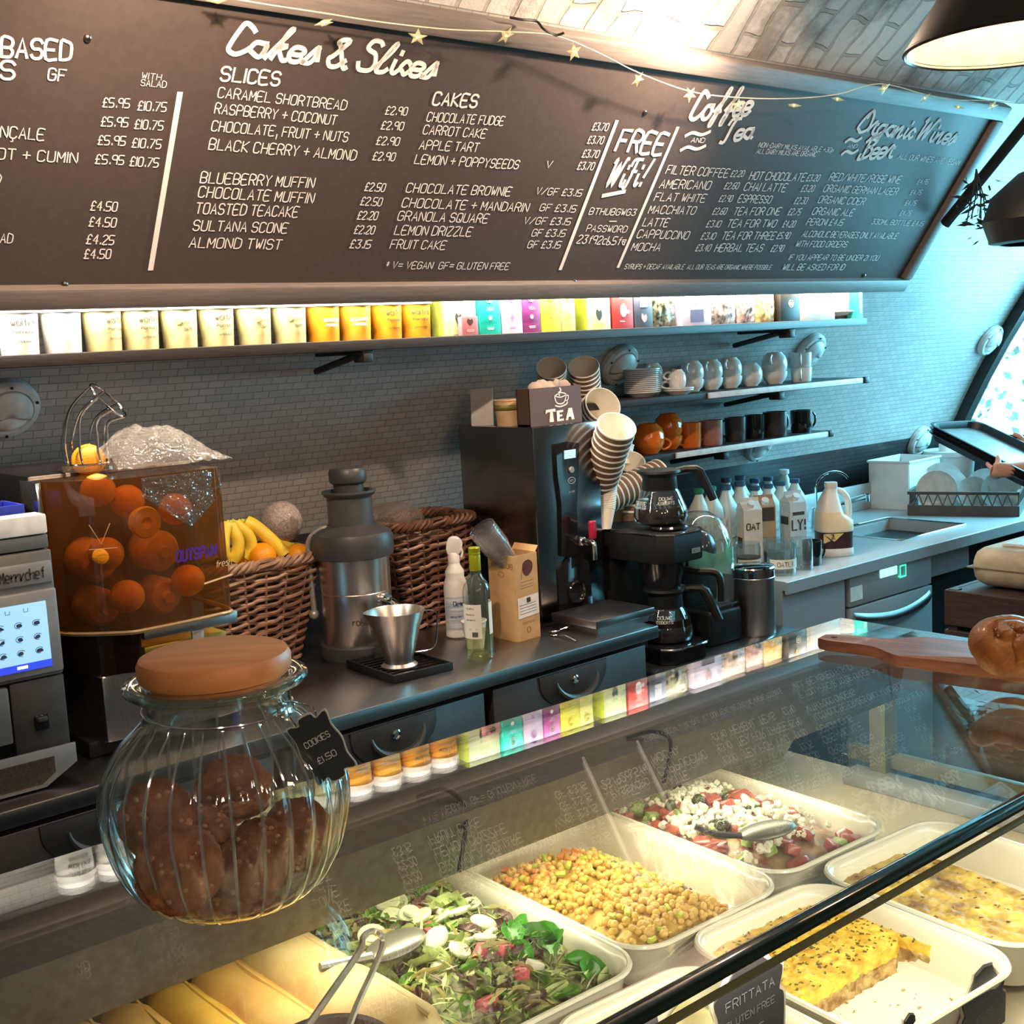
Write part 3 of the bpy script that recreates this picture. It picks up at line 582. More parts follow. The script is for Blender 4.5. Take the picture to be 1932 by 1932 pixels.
# ------------------------------------------------------------------ cartons, pouches
def carton(x0, x1, hgt, col, name, label, deco=(), dep=.055, yf=2.665, side=None, rz=0.):
    a = at_y(x0, 625, yf); c = at_y(x1, 625, yf); wd = c.x-a.x
    t = thing(name, label, 'carton' if 'pouch' not in name else 'pouch', (a.x+wd/2, yf, SZ), rz, 'tea cartons and packets on the top shelf')
    m = mat('print_'+'_'.join('%d' % round(q*99) for q in col), col, .45, var=.05)
    b = MB(); b.box((0, dep/2, hgt/2), (wd-.001, dep, hgt), .0015); b.build('box', m, t)
    if side: b = MB(); b.box((-wd/2-.0004, dep/2, hgt/2), (.0006, dep*.96, hgt*.97)); b.build('side_panel', mat('print_s'+'_'.join('%d' % round(q*99) for q in side), side, .45), t)
    for dc in deco:
        ty, u, z, s1, s2, cl = dc; b = MB(); b.frame(V((u*wd/2, -.0008, z)), V((1, 0, 0)), V((0, 0, 1)), V((0, -1, 0)))
        if ty == 'o': b.prism([(s1*math.cos(k*PI/10), s2*math.sin(k*PI/10)) for k in range(20)], .0006)
        elif ty == 'r': b.prism([(-s1, -s2), (s1, -s2), (s1, s2), (-s1, s2)], .0006)
        elif ty == 'ring': b.tube([(s1*math.cos(k*PI/12), s1*math.sin(k*PI/12), 0) for k in range(24)], s2, 6, True)
        elif ty == 'leaf': b.prism([tuple(q) for q in smoothpts([(0, -s2), (s1, -.2*s2), (.7*s1, .8*s2), (.1*s1, .5*s2), (-.7*s1, .9*s2), (-s1, 0)], 4, True)], .0006)
        else: b.M = b.M @ Matrix.Translation((-s1/2, 0, .0004)); lay(b, ty, s1, s2, s2*.16)
        b.build({'o': 'picture', 'r': 'print_panel', 'ring': 'seal', 'leaf': 'leaf_picture'}.get(ty, 'print'), mat('ink_'+'_'.join('%d' % round(q*99) for q in cl), cl, .5), t, smooth=0)
    return t
DK = (.04, .045, .035); WH = (.85, .84, .82)
carton(838, 900, .122, (.60, .68, .42), 'tea_carton', 'tall pale green tea carton with dark leaf, next to the last orange tub', [('leaf', -.1, .045, .011, .018, DK), ('r', 0, .012, .026, .008, (.42, .55, .25)), ('ORGANIC', 0, .09, .03, .008, (.3, .4, .1))], side=(.28, .33, .05))
carton(872, 903, .05, (.48, .16, .19), 'chocolate_packet', 'small pink packet with chocolate picture standing before the pale green carton', [('leaf', 0, .036, .010, .010, (.08, .04, .03)), ('r', 0, .012, .013, .004, (.6, .3, .3))], dep=.018, yf=2.642)
for (x0, x1, col, nm, cl) in ((906, 946, (.01, .40, .33), 'teal tea carton with white seal beside the pink packet', WH), (948, 987, (.66, .55, .72), 'pale lilac tea carton between the teal and the plum ones', (.3, .15, .35)), (988, 1021, (.22, .03, .16), 'plum purple tea carton with white seal and lines', WH), (1022, 1060, (.66, .62, .05), 'bright yellow tea carton beside the plum one', (.4, .35, .05)), (1061, 1087, (.72, .70, .22), 'paler yellow tea carton, second of the yellow pair', (.5, .45, .1))):
    carton(x0, x1, .122, col, 'tea_carton', nm, [('ring', 0, .098, .011, .0012, cl), ('ring', 0, .098, .006, .0012, cl), ('o', 0, .045, .006, .006, cl), ('r', 0, .018, .012, .0008, cl), ('r', 0, .014, .010, .0008, cl), ('TEA', 0, .066, .022, .007, cl)])
carton(1109, 1153, .122, (.66, .74, .42), 'tea_carton', 'green tea carton with dark leaf and olive side, after the yellow pair', [('leaf', 0, .045, .012, .018, DK), ('r', 0, .012, .022, .008, (.5, .62, .12))], side=(.30, .34, .03))
carton(1157, 1196, .122, (.42, .045, .04), 'tea_carton', 'red tea carton with a white teapot picture', [('o', .05, .055, .014, .020, WH), ('o', .5, .05, .006, .006, WH), ('r', -.1, .022, .01, .0012, WH), ('RED BUSH', 0, .09, .028, .008, WH)], side=(.25, .02, .02))
def pouch(x0, x1, hgt, cols, label, text=None, yf=2.668):
    a = at_y(x0, 615, yf); c = at_y(x1, 615, yf); wd = c.x-a.x
    t = thing('food_pouch', label, 'pouch', (a.x+wd/2, yf+.022, SZ), 0, 'clear pouches and packets on the top shelf'); sd = random.uniform(0, 50)
    b = MB()
    def fn(u, v, s=-1):
        x = (u-.5)*wd*.98; z = v*hgt; k = (math.sin(PI*min(1, max(0, u)))**.5)*(math.sin(PI*(.06+.94*v))**.5 if v < .99 else 0)
        return V((x, s*(.02*k*(1+.35*noise.noise(V((u*5, v*6, sd))))), z))
    b.grid(lambda u, v: fn(u, v, -1), 22, 22); b.grid(lambda u, v: fn(u, v, 1), 10, 10)
    m = mat('pouch_'+'_'.join('%d' % round(q*99) for q in cols[0]), cols[0], .22, var=.3, scale=70, col2=cols[1], bump=.6, bscale=60); b.build('bag', m, t, smooth=1.2)
    if text:
        b = MB(); b.grid(lambda u, v: fn(.22+u*.56, .18+v*.42, -1)+V((0, -.0012, 0)), 8, 8); lb = b.build('label', mat('pale_label', (.74, .70, .72), .5), t)
        b = MB(); b.frame(V((-wd*.2, -.0235, hgt*.3)), V((1, 0, 0)), V((0, 0, 1)), V((0, -1, 0))); lay(b, text, wd*.4, .012, .002); b.build('print', m_ink, lb, smooth=0)
    return t
carton(1199, 1233, .115, (.07, .08, .11), 'coffee_packet', 'dark blue and white packet beside the red carton', [('r', 0, .085, .016, .022, (.72, .74, .78)), ('leaf', 0, .03, .012, .014, (.3, .3, .3))], dep=.04)
pouch(1234, 1283, .125, ((.03, .032, .02), (.30, .29, .2)), 'clear pouch of dark dried leaves after the dark blue packet')
carton(1288, 1343, .12, (.62, .56, .68), 'tea_carton', 'lavender carton with a dark lower panel and printed word', [('r', 0, .03, .032, .020, (.08, .06, .12)), ('TEA', 0, .023, .03, .013, WH), ('leaf', 0, .085, .015, .02, (.3, .18, .2))], dep=.05)
pouch(1345, 1398, .125, ((.20, .13, .11), (.62, .52, .46)), 'clear pouch of brown dried mushrooms after the lavender carton')
pouch(1399, 1433, .115, ((.34, .16, .13), (.62, .46, .42)), 'pinkish pouch squeezed between the mushrooms and the apricots')
pouch(1434, 1470, .118, ((.66, .36, .07), (.80, .62, .34)), 'clear pouch of yellow dried apricots')
carton(1474, 1509, .122, (.018, .016, .014), 'coffee_packet', 'black packet with a cream emblem beside the apricot pouch', [('ring', .1, .06, .012, .0015, (.7, .66, .5)), ('o', .1, .06, .007, .007, (.7, .66, .5)), ('leaf', -.1, .105, .01, .01, (.6, .3, .05))], dep=.045)
carton(1511, 1576, .118, (.78, .76, .68), 'tea_carton', 'wide plain cream carton near the end of the top shelf', [('r', -.88, .06, .004, .05, (.6, .56, .4))], dep=.06)
carton(1608, 1629, .125, (.02, .42, .32), 'tea_carton', 'green carton with pale speckles at the far end of the top shelf', [('leaf', .5, .09, .008, .03, (.5, .75, .65)), ('leaf', .55, .04, .006, .025, (.5, .75, .65))], dep=.05, yf=2.69)
# ------------------------------------------------------------------ crockery builders
m_china = mat('white_china', (.70, .69, .67), .18, var=.03, coat=.3); m_orange_c = mat('orange_glaze', (.62, .13, .012), .15, var=.1, coat=.3); m_pinkc = mat('dusty_pink_glaze', (.30, .15, .13), .25, var=.08, coat=.2)
m_brownc = mat('charcoal_glaze', (.035, .031, .032), .3, coat=.2); m_blackc = mat('black_glaze', (.012, .012, .013), .1, coat=.5)
def cup(name, label, cat, loc, m, r=.045, h=.058, shape='cup', rz=0., group=None, sc=1):
    t = thing(name, label, cat, loc, rz, group)
    if shape == 'cup': pr = [(0, .004), (r*.5, .003), (r*.52, 0), (r*.58, .001), (r*.60, .004), (r*.86, h*.35), (r*.98, h*.7), (r, h), (r-.003, h), (r*.92, h*.65), (r*.8, h*.35), (r*.5, .009), (0, .007)]
    else: pr = [(0, .003), (r*.84, .002), (r*.88, 0), (r*.93, .004), (r*.97, h*.5), (r, h), (r-.004, h), (r*.90, h*.5), (r*.84, .008), (0, .007)]
    b = MB(); b.lathe(pr, 36); b.build('bowl', m, t)
    k = .82 if shape == 'cup' else .95
    b = MB(); b.tube(smoothpts([(r*k, 0, h*.30), (r*k+.012, 0, h*.22), (r+.022, 0, h*.42), (r+.022, 0, h*.70), (r+.010, 0, h*.88), (r*.97, 0, h*.84)], 5), .0042, 8); b.build('handle', m, t)
    return t
def saucer(name, label, loc, r, m, group=None):
    b = MB(); b.lathe([(0, .003), (r*.55, .002), (r*.58, 0), (r*.62, .002), (r, .014), (r, .017), (r*.62, .0055), (r*.5, .005), (0, .005)], 40)
    o = b.build(name, m, loc=loc); return tag(o, label, 'plate', group)
p = at_y(1588, 618, 2.73)
t = cup('mug', 'white mug standing on a plate among the cartons at the end of the top shelf', 'mug', (p.x, 2.74, SZ+.030), m_china, .041, .085, 'mug', -.3)
saucer('plate', 'white plate under the single mug on the top shelf', (p.x, 2.74, SZ+.013), .055, m_china)
b = MB(); b.lathe([(0, 0), (.03, 0), (.03, .012), (0, .012)], 20); o = b.build('drinks_coaster', mat('dark_coaster', (.03, .03, .03), .5), loc=(p.x, 2.74, SZ)); tag(o, 'dark round coaster under the white plate on the top shelf', 'coaster')
# ================================================================== left worktop, drawers
m_steel = mat('brushed_steel', (.27, .255, .25), .30, 1, var=.08, scale=90, stretch=(1, 14, 14)); m_steelv = mat('brushed_steel_upright', (.66, .62, .59), .30, 1, var=.1, scale=60, stretch=(14, 14, .6))
m_dsteel = mat('dull_dark_steel', (.16, .145, .14), .42, .85, var=.1, scale=50, stretch=(1, 12, 12)); m_chrome = mat('chrome', (.75, .75, .75), .08, 1, var=.03)
m_blackp = mat('black_plastic', (.011, .012, .013), .45, spec=.3); m_greyp = mat('dark_grey_plastic', (.045, .046, .048), .42); m_blackg = mat('gloss_black', (.010, .010, .012), .12, coat=.5)
ZW = .90; RZW = math.atan(.0318)
def wl_front(X): return 2.288+(X-.644)*.0318
wt = thing('worktop', 'long steel worktop below the menu board carrying the kitchen machines', 'worktop', (.644, 2.288, ZW), RZW)
b = MB(); b.box((.30, .475, -.018), (3.06, .95, .036), .004); b.build('top', m_steel, wt)
b = MB(); b.box((.30, .05, -.052), (3.04, .03, .03)); b.box((.30, .47, -.475), (3.0, .78, .85)); b.build('carcass', m_blackp, wt, smooth=0)
def drawer(x0, x1, hx, label, gap=.0):
    t = thing('drawer', label, 'drawer', (.644, 2.288, ZW), RZW, 'drawers under the steel worktop')
    b = MB(); b.box(((x0+x1)/2, .028, -.175), (x1-x0, .03, .25), .002); b.build('front', m_dsteel, t)
    b = MB(); b.frame(V((hx, .0125, -.052)), V((1, 0, 0)), V((0, 0, 1)), V((0, -1, 0)))
    pl = [(-.125, 0), (.125, 0)]+[(.125*math.cos(a), -.010-.088*math.sin(a)**.85) for a in [PI*k/20 for k in range(1, 20)]]
    b.prism(pl, .006, bev=.002); b.build('handle_plate', m_greyp, t)
    b = MB(); b.tube([(hx+.075*math.cos(PI+PI*k/16), -.004-.010*math.sin(PI*k/16), -.075-.055*math.sin(PI*k/16)) for k in range(17)], [.003+.009*math.sin(PI*k/16) for k in range(17)], 8); b.build('grip', m_greyp, t)
    b = MB(); b.frame(V((hx, .006, -.083)), V((1, 0, 0)), V((0, 0, 1)), V((0, -1, 0))); b.lathe([(.0125, 0), (.0125, .005), (.009, .008), (.0085, .004), (0, .004)], 20); b.build('lock', m_chrome, t)
    return t
drawer(1.215, 1.785, 1.495, 'drawer under the worktop below the wine bottle, with black half-moon handle and lock')
drawer(.61, 1.185, .904, 'drawer with half-moon handle just right of the cookie jar, slightly open at its top')
drawer(-.02, .58, .195, 'drawer under the oven, its black handle half hidden by the cookie jar')
drawer(-.70, -.05, -.38, 'leftmost drawer under the worktop, below the oven')
# ------------------------------------------------------------------ oven
m_oveng = mat('grey_oven_enamel', (.20, .19, .18), .38, .55, var=.05); m_ovenl = mat('silver_grey_bezel', (.36, .35, .34), .35, .5, var=.04)
ov = thing('speed_oven', 'grey speed oven with a lit touch screen at the near end of the worktop', 'oven', (.81, 2.375, ZW))
def obox(nm, x0, x1, y0, y1, z0, z1, m, bev=.003, par=ov):
    b = MB(); b.box(((x0+x1)/2, (y0+y1)/2, (z0+z1)/2), (x1-x0, y1-y0, z1-z0), bev); return b.build(nm, m, par)
obox('body', -.62, 0, .012, .56, .04, .515, m_blackp)
obox('top_trim', -.62, .002, -.006, .05, .492, .53, mat('white_trim', (.80, .77, .74), .35), .004)  # top edge trim, its lit look put into the white colour
obox('fascia', -.62, .002, -.002, .02, .464, .490, m_oveng, .002)
pan = obox('control_panel', -.20, .004, -.006, .02, .215, .461, m_oveng, .004); obox('badge_plate', -.20, .0, -.010, -.004, .398, .440, m_ovenl, .002, pan)
b = MB(); b.frame(V((-.098, -.0112, .409)), V((1, 0, 0)), V((0, 0, 1)), V((0, -1, 0))); lay(b, 'Merrychef', .082, .020, .0030); b.build('badge_print', m_ink, pan, smooth=0)
bez = obox('screen_bezel', -.20, .004, -.012, .0, .222, .386, m_ovenl, .004)
b = MB(); b.box((-.075, -.0128, .300), (.112, .002, .128)); scr = b.build('screen', emis('pale_blue_screen', (.33, .62, .95), .85), bez, smooth=0)
b = MB(); b.box((-.075, -.0134, .243), (.112, .0016, .014)); b.build('screen_bar', emis('blue_bar', (.03, .07, .75), .9), scr, smooth=0)
b = MB(); rnd = random.Random(2)
for r in range(4):
    for c in range(3):
        if r == 0 and c == 2: continue
        cx = -.108+c*.034+(.016 if r == 0 else 0); cz = .352-r*.027; b.frame(V((cx, -.0142, cz)), V((1, 0, 0)), V((0, 0, 1)), V((0, -1, 0)))
        if r == 0: b.ribbon([(-.004, .004), (-.004, -.003), (.004, -.003), (.004, .003)], .0012)
        else:
            b.ribbon([(.008*math.cos(a*.7), .006*math.sin(a*.7)) for a in range(1, 8)], .0012); b.prism([tuple(q) for q in smoothpts([(rnd.uniform(-.007, -.002), -.004), (rnd.uniform(.003, .007), -.003), (rnd.uniform(0, .006), .003), (rnd.uniform(-.006, 0), .002)], 3, True)], .0003)
b.build('screen_icon', mat('icon_slate', (.06, .10, .16), .5), scr, smooth=0)
b = MB(); b.box((-.075, -.0134, .2435), (.02, .0022, .006)); b.build('screen_icon', emis('white_icon', (.8, .85, 1), 1), scr, smooth=0)
obox('door', -.62, -.105, -.012, .012, .10, .21, m_oveng, .004); obox('lower_panel', -.10, .004, -.004, .014, .06, .213, mat('dark_oven_panel', (.075, .072, .07), .45, .4), .003)
b = MB(); b.box((-.048, -.008, .128), (.026, .008, .030), .002); sw = b.build('switch', m_blackg, ov); b = MB(); b.box((-.048, -.013, .135), (.018, .006, .010), .002); b.build('rocker', m_greyp, sw)
b = MB(); b.frame(V((0, -.018, 0)), V((1, 0, 0)), V((0, 0, 1)), V((0, -1, 0))); b.prism([(-.62, .004), (-.058, .004), (.006, .040), (.006, .078), (-.62, .078)], .008, bev=.0015); vp = b.build('vent_plate', m_ovenl, ov)
b = MB(); b.frame(V((0, -.0262, 0)), V((1, 0, 0)), V((0, 0, 1)), V((0, -1, 0))); b.prism([(-.60, .012), (-.066, .012), (-.038, .030), (-.038, .062), (-.60, .062)], .0012); b.build('vent_recess', mat('brown_grille', (.16, .12, .09), .4, .6), vp)
b = MB()
for r in range(5):
    for c in range(34):
        x = -.05-c*.0105-(.005 if r % 2 else 0); z = .019+r*.0095
        if x < -.07 or z > .030: b.frame(V((x, -.0276, z)), V((1, 0, 0)), V((0, 0, 1)), V((0, -1, 0))); b.prism([(.0038*math.cos(k*PI/6), .0038*math.sin(k*PI/6)) for k in range(12)], .0004)
b.build('vent_hole', m_ink, vp, smooth=0)
p = at_z(4, 966, 1.43)
b = MB(); b.prism([(-.05, -.03), (.05, -.03), (.055, .05), (-.05, .05)], .006); 
t = thing('blue_tray', 'small blue plastic tray lying on top of the oven', 'tray', (p.x-.035, p.y+.05, 1.4155))
m_blue = mat('cobalt_plastic', (.03, .05, .45), .35)
b = MB(); b.box((0, 0, .003), (.15, .12, .006), .002); b.build('base', m_blue, t)
b = MB()
for cx, cy, dx, dy in ((0, .058, .15, .005), (0, -.058, .15, .005), (.073, 0, .005, .12), (-.073, 0, .005, .12)): b.box((cx, cy, .014), (dx, dy, .024), .001)
b.build('rim', m_blue, t)

J0_ = lambda o: V(o.location)
# ------------------------------------------------------------------ orange juicer
jc = thing('orange_juicer', 'commercial orange juicer with amber see-through cover and wire fruit chute', 'juicer', (.90, 2.40, ZW))
m_amber = glassy('amber_cover', (.62, .40, .20), 1.5, .05, .26, (.24, .12, .04)); m_dkamber = glassy('smoked_cover', (.16, .09, .04), 1.5, .08, .35, (.05, .03, .015))
jb = lambda nm, x0, x1, y0, y1, z0, z1, m, bev=.006: obox(nm, x0, x1, y0, y1, z0, z1, m, bev, jc)
jb('housing', -.035, .34, .22, .56, .04, .585, m_dsteel, .01); jb('foot', -.02, .31, .06, .50, .0, .036, m_blackp)
b = MB(); pl = [tuple(q) for q in smoothpts([(-.035, .20), (.005, .045), (.03, .025), (.20, .015), (.32, .03), (.335, .2)], 5)]
b.prism(pl, .138, .036, .004); b.build('base', m_steelv, jc)
def shell(nm, poly, z0, z1, m, top=True):
    b = MB(); n = len(poly)
    b.grid(lambda u, v: V((*poly[min(n-1, int(round(u*(n-1))))], z0+(z1-z0)*v)), n-1, 1)
    if top: b.f([b.v((*q, z1)) for q in poly])
    return b.build(nm, m, jc, smooth=.7, weld=True)
pl2 = [tuple(q) for q in smoothpts([(-.045, .22), (-.03, .10), (.05, .01), (.10, -.01), (.25, .0), (.31, .03), (.318, .22)], 5)]
shell('cover', pl2, .262, .578, m_amber)
pl3 = [tuple(q) for q in smoothpts([(-.03, .2), (-.02, .09), (.03, .03), (.09, .005), (.10, .10), (.10, .2)], 5)]
shell('pulp_bin', pl3, .176, .258, m_dkamber)
b = MB(); b.tube(smoothpts([(*q, .262) for q in pl2[::3]], 2), .005, 6); b.build('cover_edge', mat('amber_edge', (.30, .20, .10), .3), jc)
jb('juice_tray', .11, .30, .04, .2, .19, .215, mat('juice_stained_steel', (.45, .30, .06), .35, .6), .004); jb('tray_bar', .10, .315, .01, .03, .236, .262, m_steelv, .003); jb('tap_plate', .205, .232, .008, .016, .165, .236, m_ovenl, .002)
jb('inner_plate', -.01, .30, .20, .215, .20, .575, mat('orange_stained_plate', (.10, .045, .012), .4), .003); jb('side_post', -.052, -.040, .12, .22, .262, .578, m_chrome, .003)
m_drum = mat('orange_drum', (.62, .27, .03), .4)
for (x, z, r) in ((.06, .40, .045), (.20, .40, .045), (.06, .30, .04), (.20, .30, .04)):
    b = MB(); b.frame(V((x, .20, z)), V((1, 0, 0)), V((0, 0, 1)), V((0, -1, 0))); b.lathe([(0, .11), (.012, .11), (.014, .095), (r*.8, .09), (r, .075), (r, .01), (0, .01)], 28); b.build('squeezing_drum', m_drum, jc)
b = MB(); b.grid(lambda u, v: V((.115+.185*u, -.013+.02*u*u+.003*noise.noise(V((u*9, v*9, 1))), .575-.0-v*(.115-.07*abs(u-.55)*2)+.0)), 16, 12)
b.build('clear_visor', glassy('wet_clear_film', (.72, .80, .80), 1.6, .06, .10, (.5, .62, .62), 2.2, .9, 55), jc)
b = MB(); b.frame(V((.17, -.024, .395)), V((1, .06, 0)).normalized(), V((0, 0, 1)), V((.06, -1, 0)).normalized()); lay(b, 'OUTSPAN', .092, .022, .0045, it if False else False, .12); b.build('cover_lettering', mat('violet_print', (.07, .02, .30), .4), jc, smooth=0)
b = MB(); b.frame(V((.262, -.012, .368)), V((1, .12, 0)).normalized(), V((0, 0, 1)), V((.12, -1, 0)).normalized()); lay(b, 'fresh', .04, .013, .0016, False, .2); b.ribbon([(-.03, -.03), (.04, -.022)], .004); b.build('cover_lettering', mat('pale_orange_print', (.75, .5, .28), .4), jc, smooth=0)
b = MB(); b.frame(V((.03, .012, .46)), V((.8, -.45, 0)).normalized(), V((0, 0, 1)), V((-.45, -.8, 0)).normalized()); b.ribbon([(-.02, .03), (0, -.01), (.02, .03)], .0016); b.ribbon([(-.025, -.02), (.03, -.02)], .0016); b.build('cover_lettering', MATS['pale_orange_print'], jc, smooth=0)
# wire chute: curved rods between two hoops
cb = at_y(168, 874, 2.60)-J0_(jc); ct = at_y(204, 756, 2.60)-J0_(jc)
b = MB(); tops = []; ta = (CR*.68-V((0, 0, .73))).normalized(); tb_ = V((.55, .80, .10)); tb_ = (tb_-ta*tb_.dot(ta)).normalized()
for k in range(8):
    a = 2*PI*k/8+.2; p0 = cb+V((.047*math.cos(a), .047*math.sin(a), -.008)); p3 = ct+ta*.050*math.cos(a+.35)+tb_*.040*math.sin(a+.35); p1 = p0+V((-.004, 0, .06)); p2 = p1.lerp(p3, .5)+V((-.012, .006, .010))
    b.tube(smoothpts([p0, p0.lerp(p1, .5)+V((-.003, 0, 0)), p1, p2, p3], 6), .0026, 6); tops.append(p3)
b.tube(smoothpts(tops, 4, True), .0026, 6, True); b.tube([cb+V((.048*math.cos(a), .048*math.sin(a), 0)) for a in [2*PI*k/24 for k in range(24)]], .0026, 6, True)
b.build('fruit_chute', m_chrome, jc)
b = MB(); b.lathe([(.050, -.014), (.056, -.014), (.056, -.002), (.050, -.002)], 28, cb); b.build('chute_collar', glassy('clear_collar', (.9, .8, .65), 1.5, .05, .15, (.8, .6, .4)), jc)
m_orange = mat('orange_peel', (.80, .30, .01), .38, var=.1, scale=6, bump=.35, bscale=220)
m_halfo = mat('orange_flesh', (.82, .42, .02), .4, var=.12, scale=30)
def orange(label, loc, r, group, rz=0.):
    t = thing('orange', label, 'orange', loc, rz, group)
    b = MB(); b.ball((0, 0, 0), (r, r, r*.96), 28, 18); b.build('peel', m_orange, t); b = MB(); b.lathe([(0, .0008), (.003, .0008), (.0045, 0)], 10, (0, 0, r*.955)); b.build('stem_end', mat('stem_green', (.16, .2, .05), .6), t); return t
J0 = V(jc.location)
orange('orange waiting in the wire chute on top of the juicer', at_y(167, 868, 2.60), .0355, 'oranges at the juicer')
jor = [((185, 925), .10, 'orange resting at the top inside the amber juicer cover, under the chute'), ((240, 945), .11, 'orange behind the amber cover beside the clear film'), ((200, 1045), .05, 'rounded orange in the middle of the amber juicer cover'), ((355, 1095), .08, 'orange low behind the amber cover near its far edge'), ((240, 1125), .07, 'orange at the bottom of the amber juicer cover, over the pulp bin'), ((330, 960), .12, 'orange behind the clear film on the juicer cover')]
for (q, dy, l) in jor: orange(l, at_y(*q, 2.40+dy), .036, 'oranges at the juicer')
p = at_y(272, 985, 2.425); b = MB(); b.frame(p, V((1, .02, 0)), V((0, 0, 1)), V((0, -1, 0))); b.lathe([(0, .008), (.010, .008), (.012, .016), (.031, .014), (.034, .006), (.030, -.012), (0, -.016)], 28); o = b.build('orange_half', m_halfo); tag(o, 'cut yellow orange half pressed inside the juicer cover', 'orange')
# bubble wrap on the juicer
b = MB(); rnd = random.Random(8); pbw = V((1.13, 2.56, 1.488))
def bw(u, v):
    x = (u-.5)*.26; y = (v-.5)*.20; d = max(0, 1-(abs(u-.45)*1.9)**2)*max(0, 1-(abs(v-.5)*2)**2); z = .078*d**.8+.022*noise.noise(V((u*4, v*4, 3)))*d**.5+.014*abs(noise.noise(V((u*9, v*8, 7))))
    return V((x, y, max(.001, z)))
b.grid(bw, 70, 50)
o = b.build('bubble_wrap', glassy('bubble_plastic', (.84, .80, .74), 1.5, .16, .24, (.75, .64, .52), 1.4, 1.0, 120), smooth=3.2, loc=pbw); tag(o, 'crumpled bubble wrap lying on top of the juicer', 'bubble wrap')
p = at_y(385, 1192, 2.55); t = thing('blue_lidded_tub', 'blue plastic tub half hidden behind the cookie jar lid beside the juicer', 'tub', (1.245, 2.56, ZW))
b = MB(); b.lathe([(0, 0), (.034, 0), (.038, .10), (0, .10)], 24); b.build('tub', m_blue, t); b = MB(); b.lathe([(.041, .095), (.041, .112), (.02, .118), (0, .118)], 24); b.build('lid', m_blue, t)

# ------------------------------------------------------------------ wicker baskets
m_wick = mat('brown_willow', (.20, .10, .065), .55, var=.3, scale=40, bump=.3); m_wickl = mat('pale_willow', (.32, .19, .13), .5, var=.25, scale=40, bump=.3)
def basket(label, loc, tw, td, bw_, bd, h, rz, m):
    t = thing('wicker_basket', label, 'basket', loc, rz, 'tapered wicker baskets on the worktop')
    def per(s, z, off=0.):
        k = z/h; hw = bw_+(tw-bw_)*k+off; hd = bd+(td-bd)*k+off; r = .045
        a = 2*PI*s; c, sn = math.cos(a), math.sin(a); e = .33
        return V((hw*abs(c)**e*(1 if c >= 0 else -1), hd*abs(sn)**e*(1 if sn >= 0 else -1), z))
    # even out the parameter by arc length
    tab = [per(i/400, h*.6) for i in range(401)]; L = [0.]
    for i in range(400): L.append(L[-1]+(tab[i+1]-tab[i]).length)
    def sarc(f):
        x = f % 1*L[-1]; import bisect; i = min(399, max(0, bisect.bisect_left(L, x)-1)); return (i+(x-L[i])/max(1e-9, L[i+1]-L[i]))/400
    ns = 18; rows = int(h/.0128); b = MB(); b2 = MB()
    for r in range(rows):
        z = .008+r*(h-.03)/rows; ph = (r % 2)*PI; pts = []
        for i in range(ns*6):
            f = i/(ns*6); o = .0055*math.cos(PI*ns*f+ph); pts.append(per(sarc(f), z+.0035*math.sin(PI*ns*f+ph), o))
        (b if r % 5 else b2).tube(pts, .0052, 6, True)
    b.build('weave', m, t); b2.build('weave', m_wickl, t)
    b = MB()
    for i in range(ns): b.tube([per(sarc((i+.5)/ns), z) for z in (.002, h*.5, h-.005)], .0042, 6)
    b.build('stake', m, t); b = MB()
    for k in range(4):
        pts = []
        for i in range(150):
            f = i/150; a = 2*PI*(f*13+k/4); pts.append(per(sarc(f), h-.008+.011*math.sin(a), .010*math.cos(a)))
        b.tube(pts, .0062, 6, True)
    b.build('rim', m_wickl if m is m_wick else m, t); b = MB(); b.prism([tuple(per(i/40, .004, -.004))[:2] for i in range(40)], .006, .002); b.build('bottom', m, t); return t
basket('wicker basket heaped with bananas and oranges beside the juicer', (1.505, 2.935, ZW), .185, .130, .112, .085, .285, 0, m_wick)
basket('taller wicker basket holding clear bags behind the spray bottle', (2.085, 2.955, ZW), .150, .115, .115, .09, .315, 0, mat('dark_willow', (.105, .045, .025), .55, var=.3, scale=40, bump=.3))
b = MB(); b.ball((0, 0, 0), 1, 26, 18, lambda d: .9+.22*noise.noise(d*2.6)); 
o = b.build('plastic_bag', glassy('crinkled_clear_bag', (.86, .83, .80), 1.5, .12, .22, (.6, .52, .46), 1.6, 1.0, 14), loc=(2.02, 2.96, 1.215)); o.scale = (.095, .085, .055); tag(o, 'crinkled clear plastic bag bulging out of the taller basket', 'bag')
b = MB(); b.box((0, 0, .135), (.20, .13, .27), .03, 3); o = b.build('cling_filled_sack', mat('dark_sack', (.05, .03, .02), .6), loc=(2.085, 2.955, ZW+.012)); o.scale = (.9, .9, .9); tag(o, 'dark filled sack inside the taller wicker basket', 'sack')
b = MB(); b.ball((0, 0, 0), 1, 28, 20, lambda d: 1+.05*noise.noise(d*4)+.02*noise.noise(d*11)); p = at_y(531, 985, 2.98)
o = b.build('wrapped_melon', mat('filmy_wrap', (.40, .33, .30), .22, var=.25, scale=9, bump=.8, bscale=16, coat=.6), loc=p); o.scale = (.058,)*3; tag(o, 'round fruit wrapped in clear film at the back of the fruit basket', 'fruit')
b = MB(); b.box((0, 0, .11), (.21, .15, .22), .03, 3); o = b.build('fruit_sack', MATS['dark_sack'], loc=(1.485, 2.935, ZW+.012)); tag(o, 'dark bag lining the fruit basket under the oranges', 'sack')
m_ban = mat('banana_yellow', (.80, .55, .05), .45, var=.12, scale=20); m_btip = mat('banana_brown', (.10, .06, .02), .6); m_bgreen = mat('banana_green', (.48, .50, .06), .5)
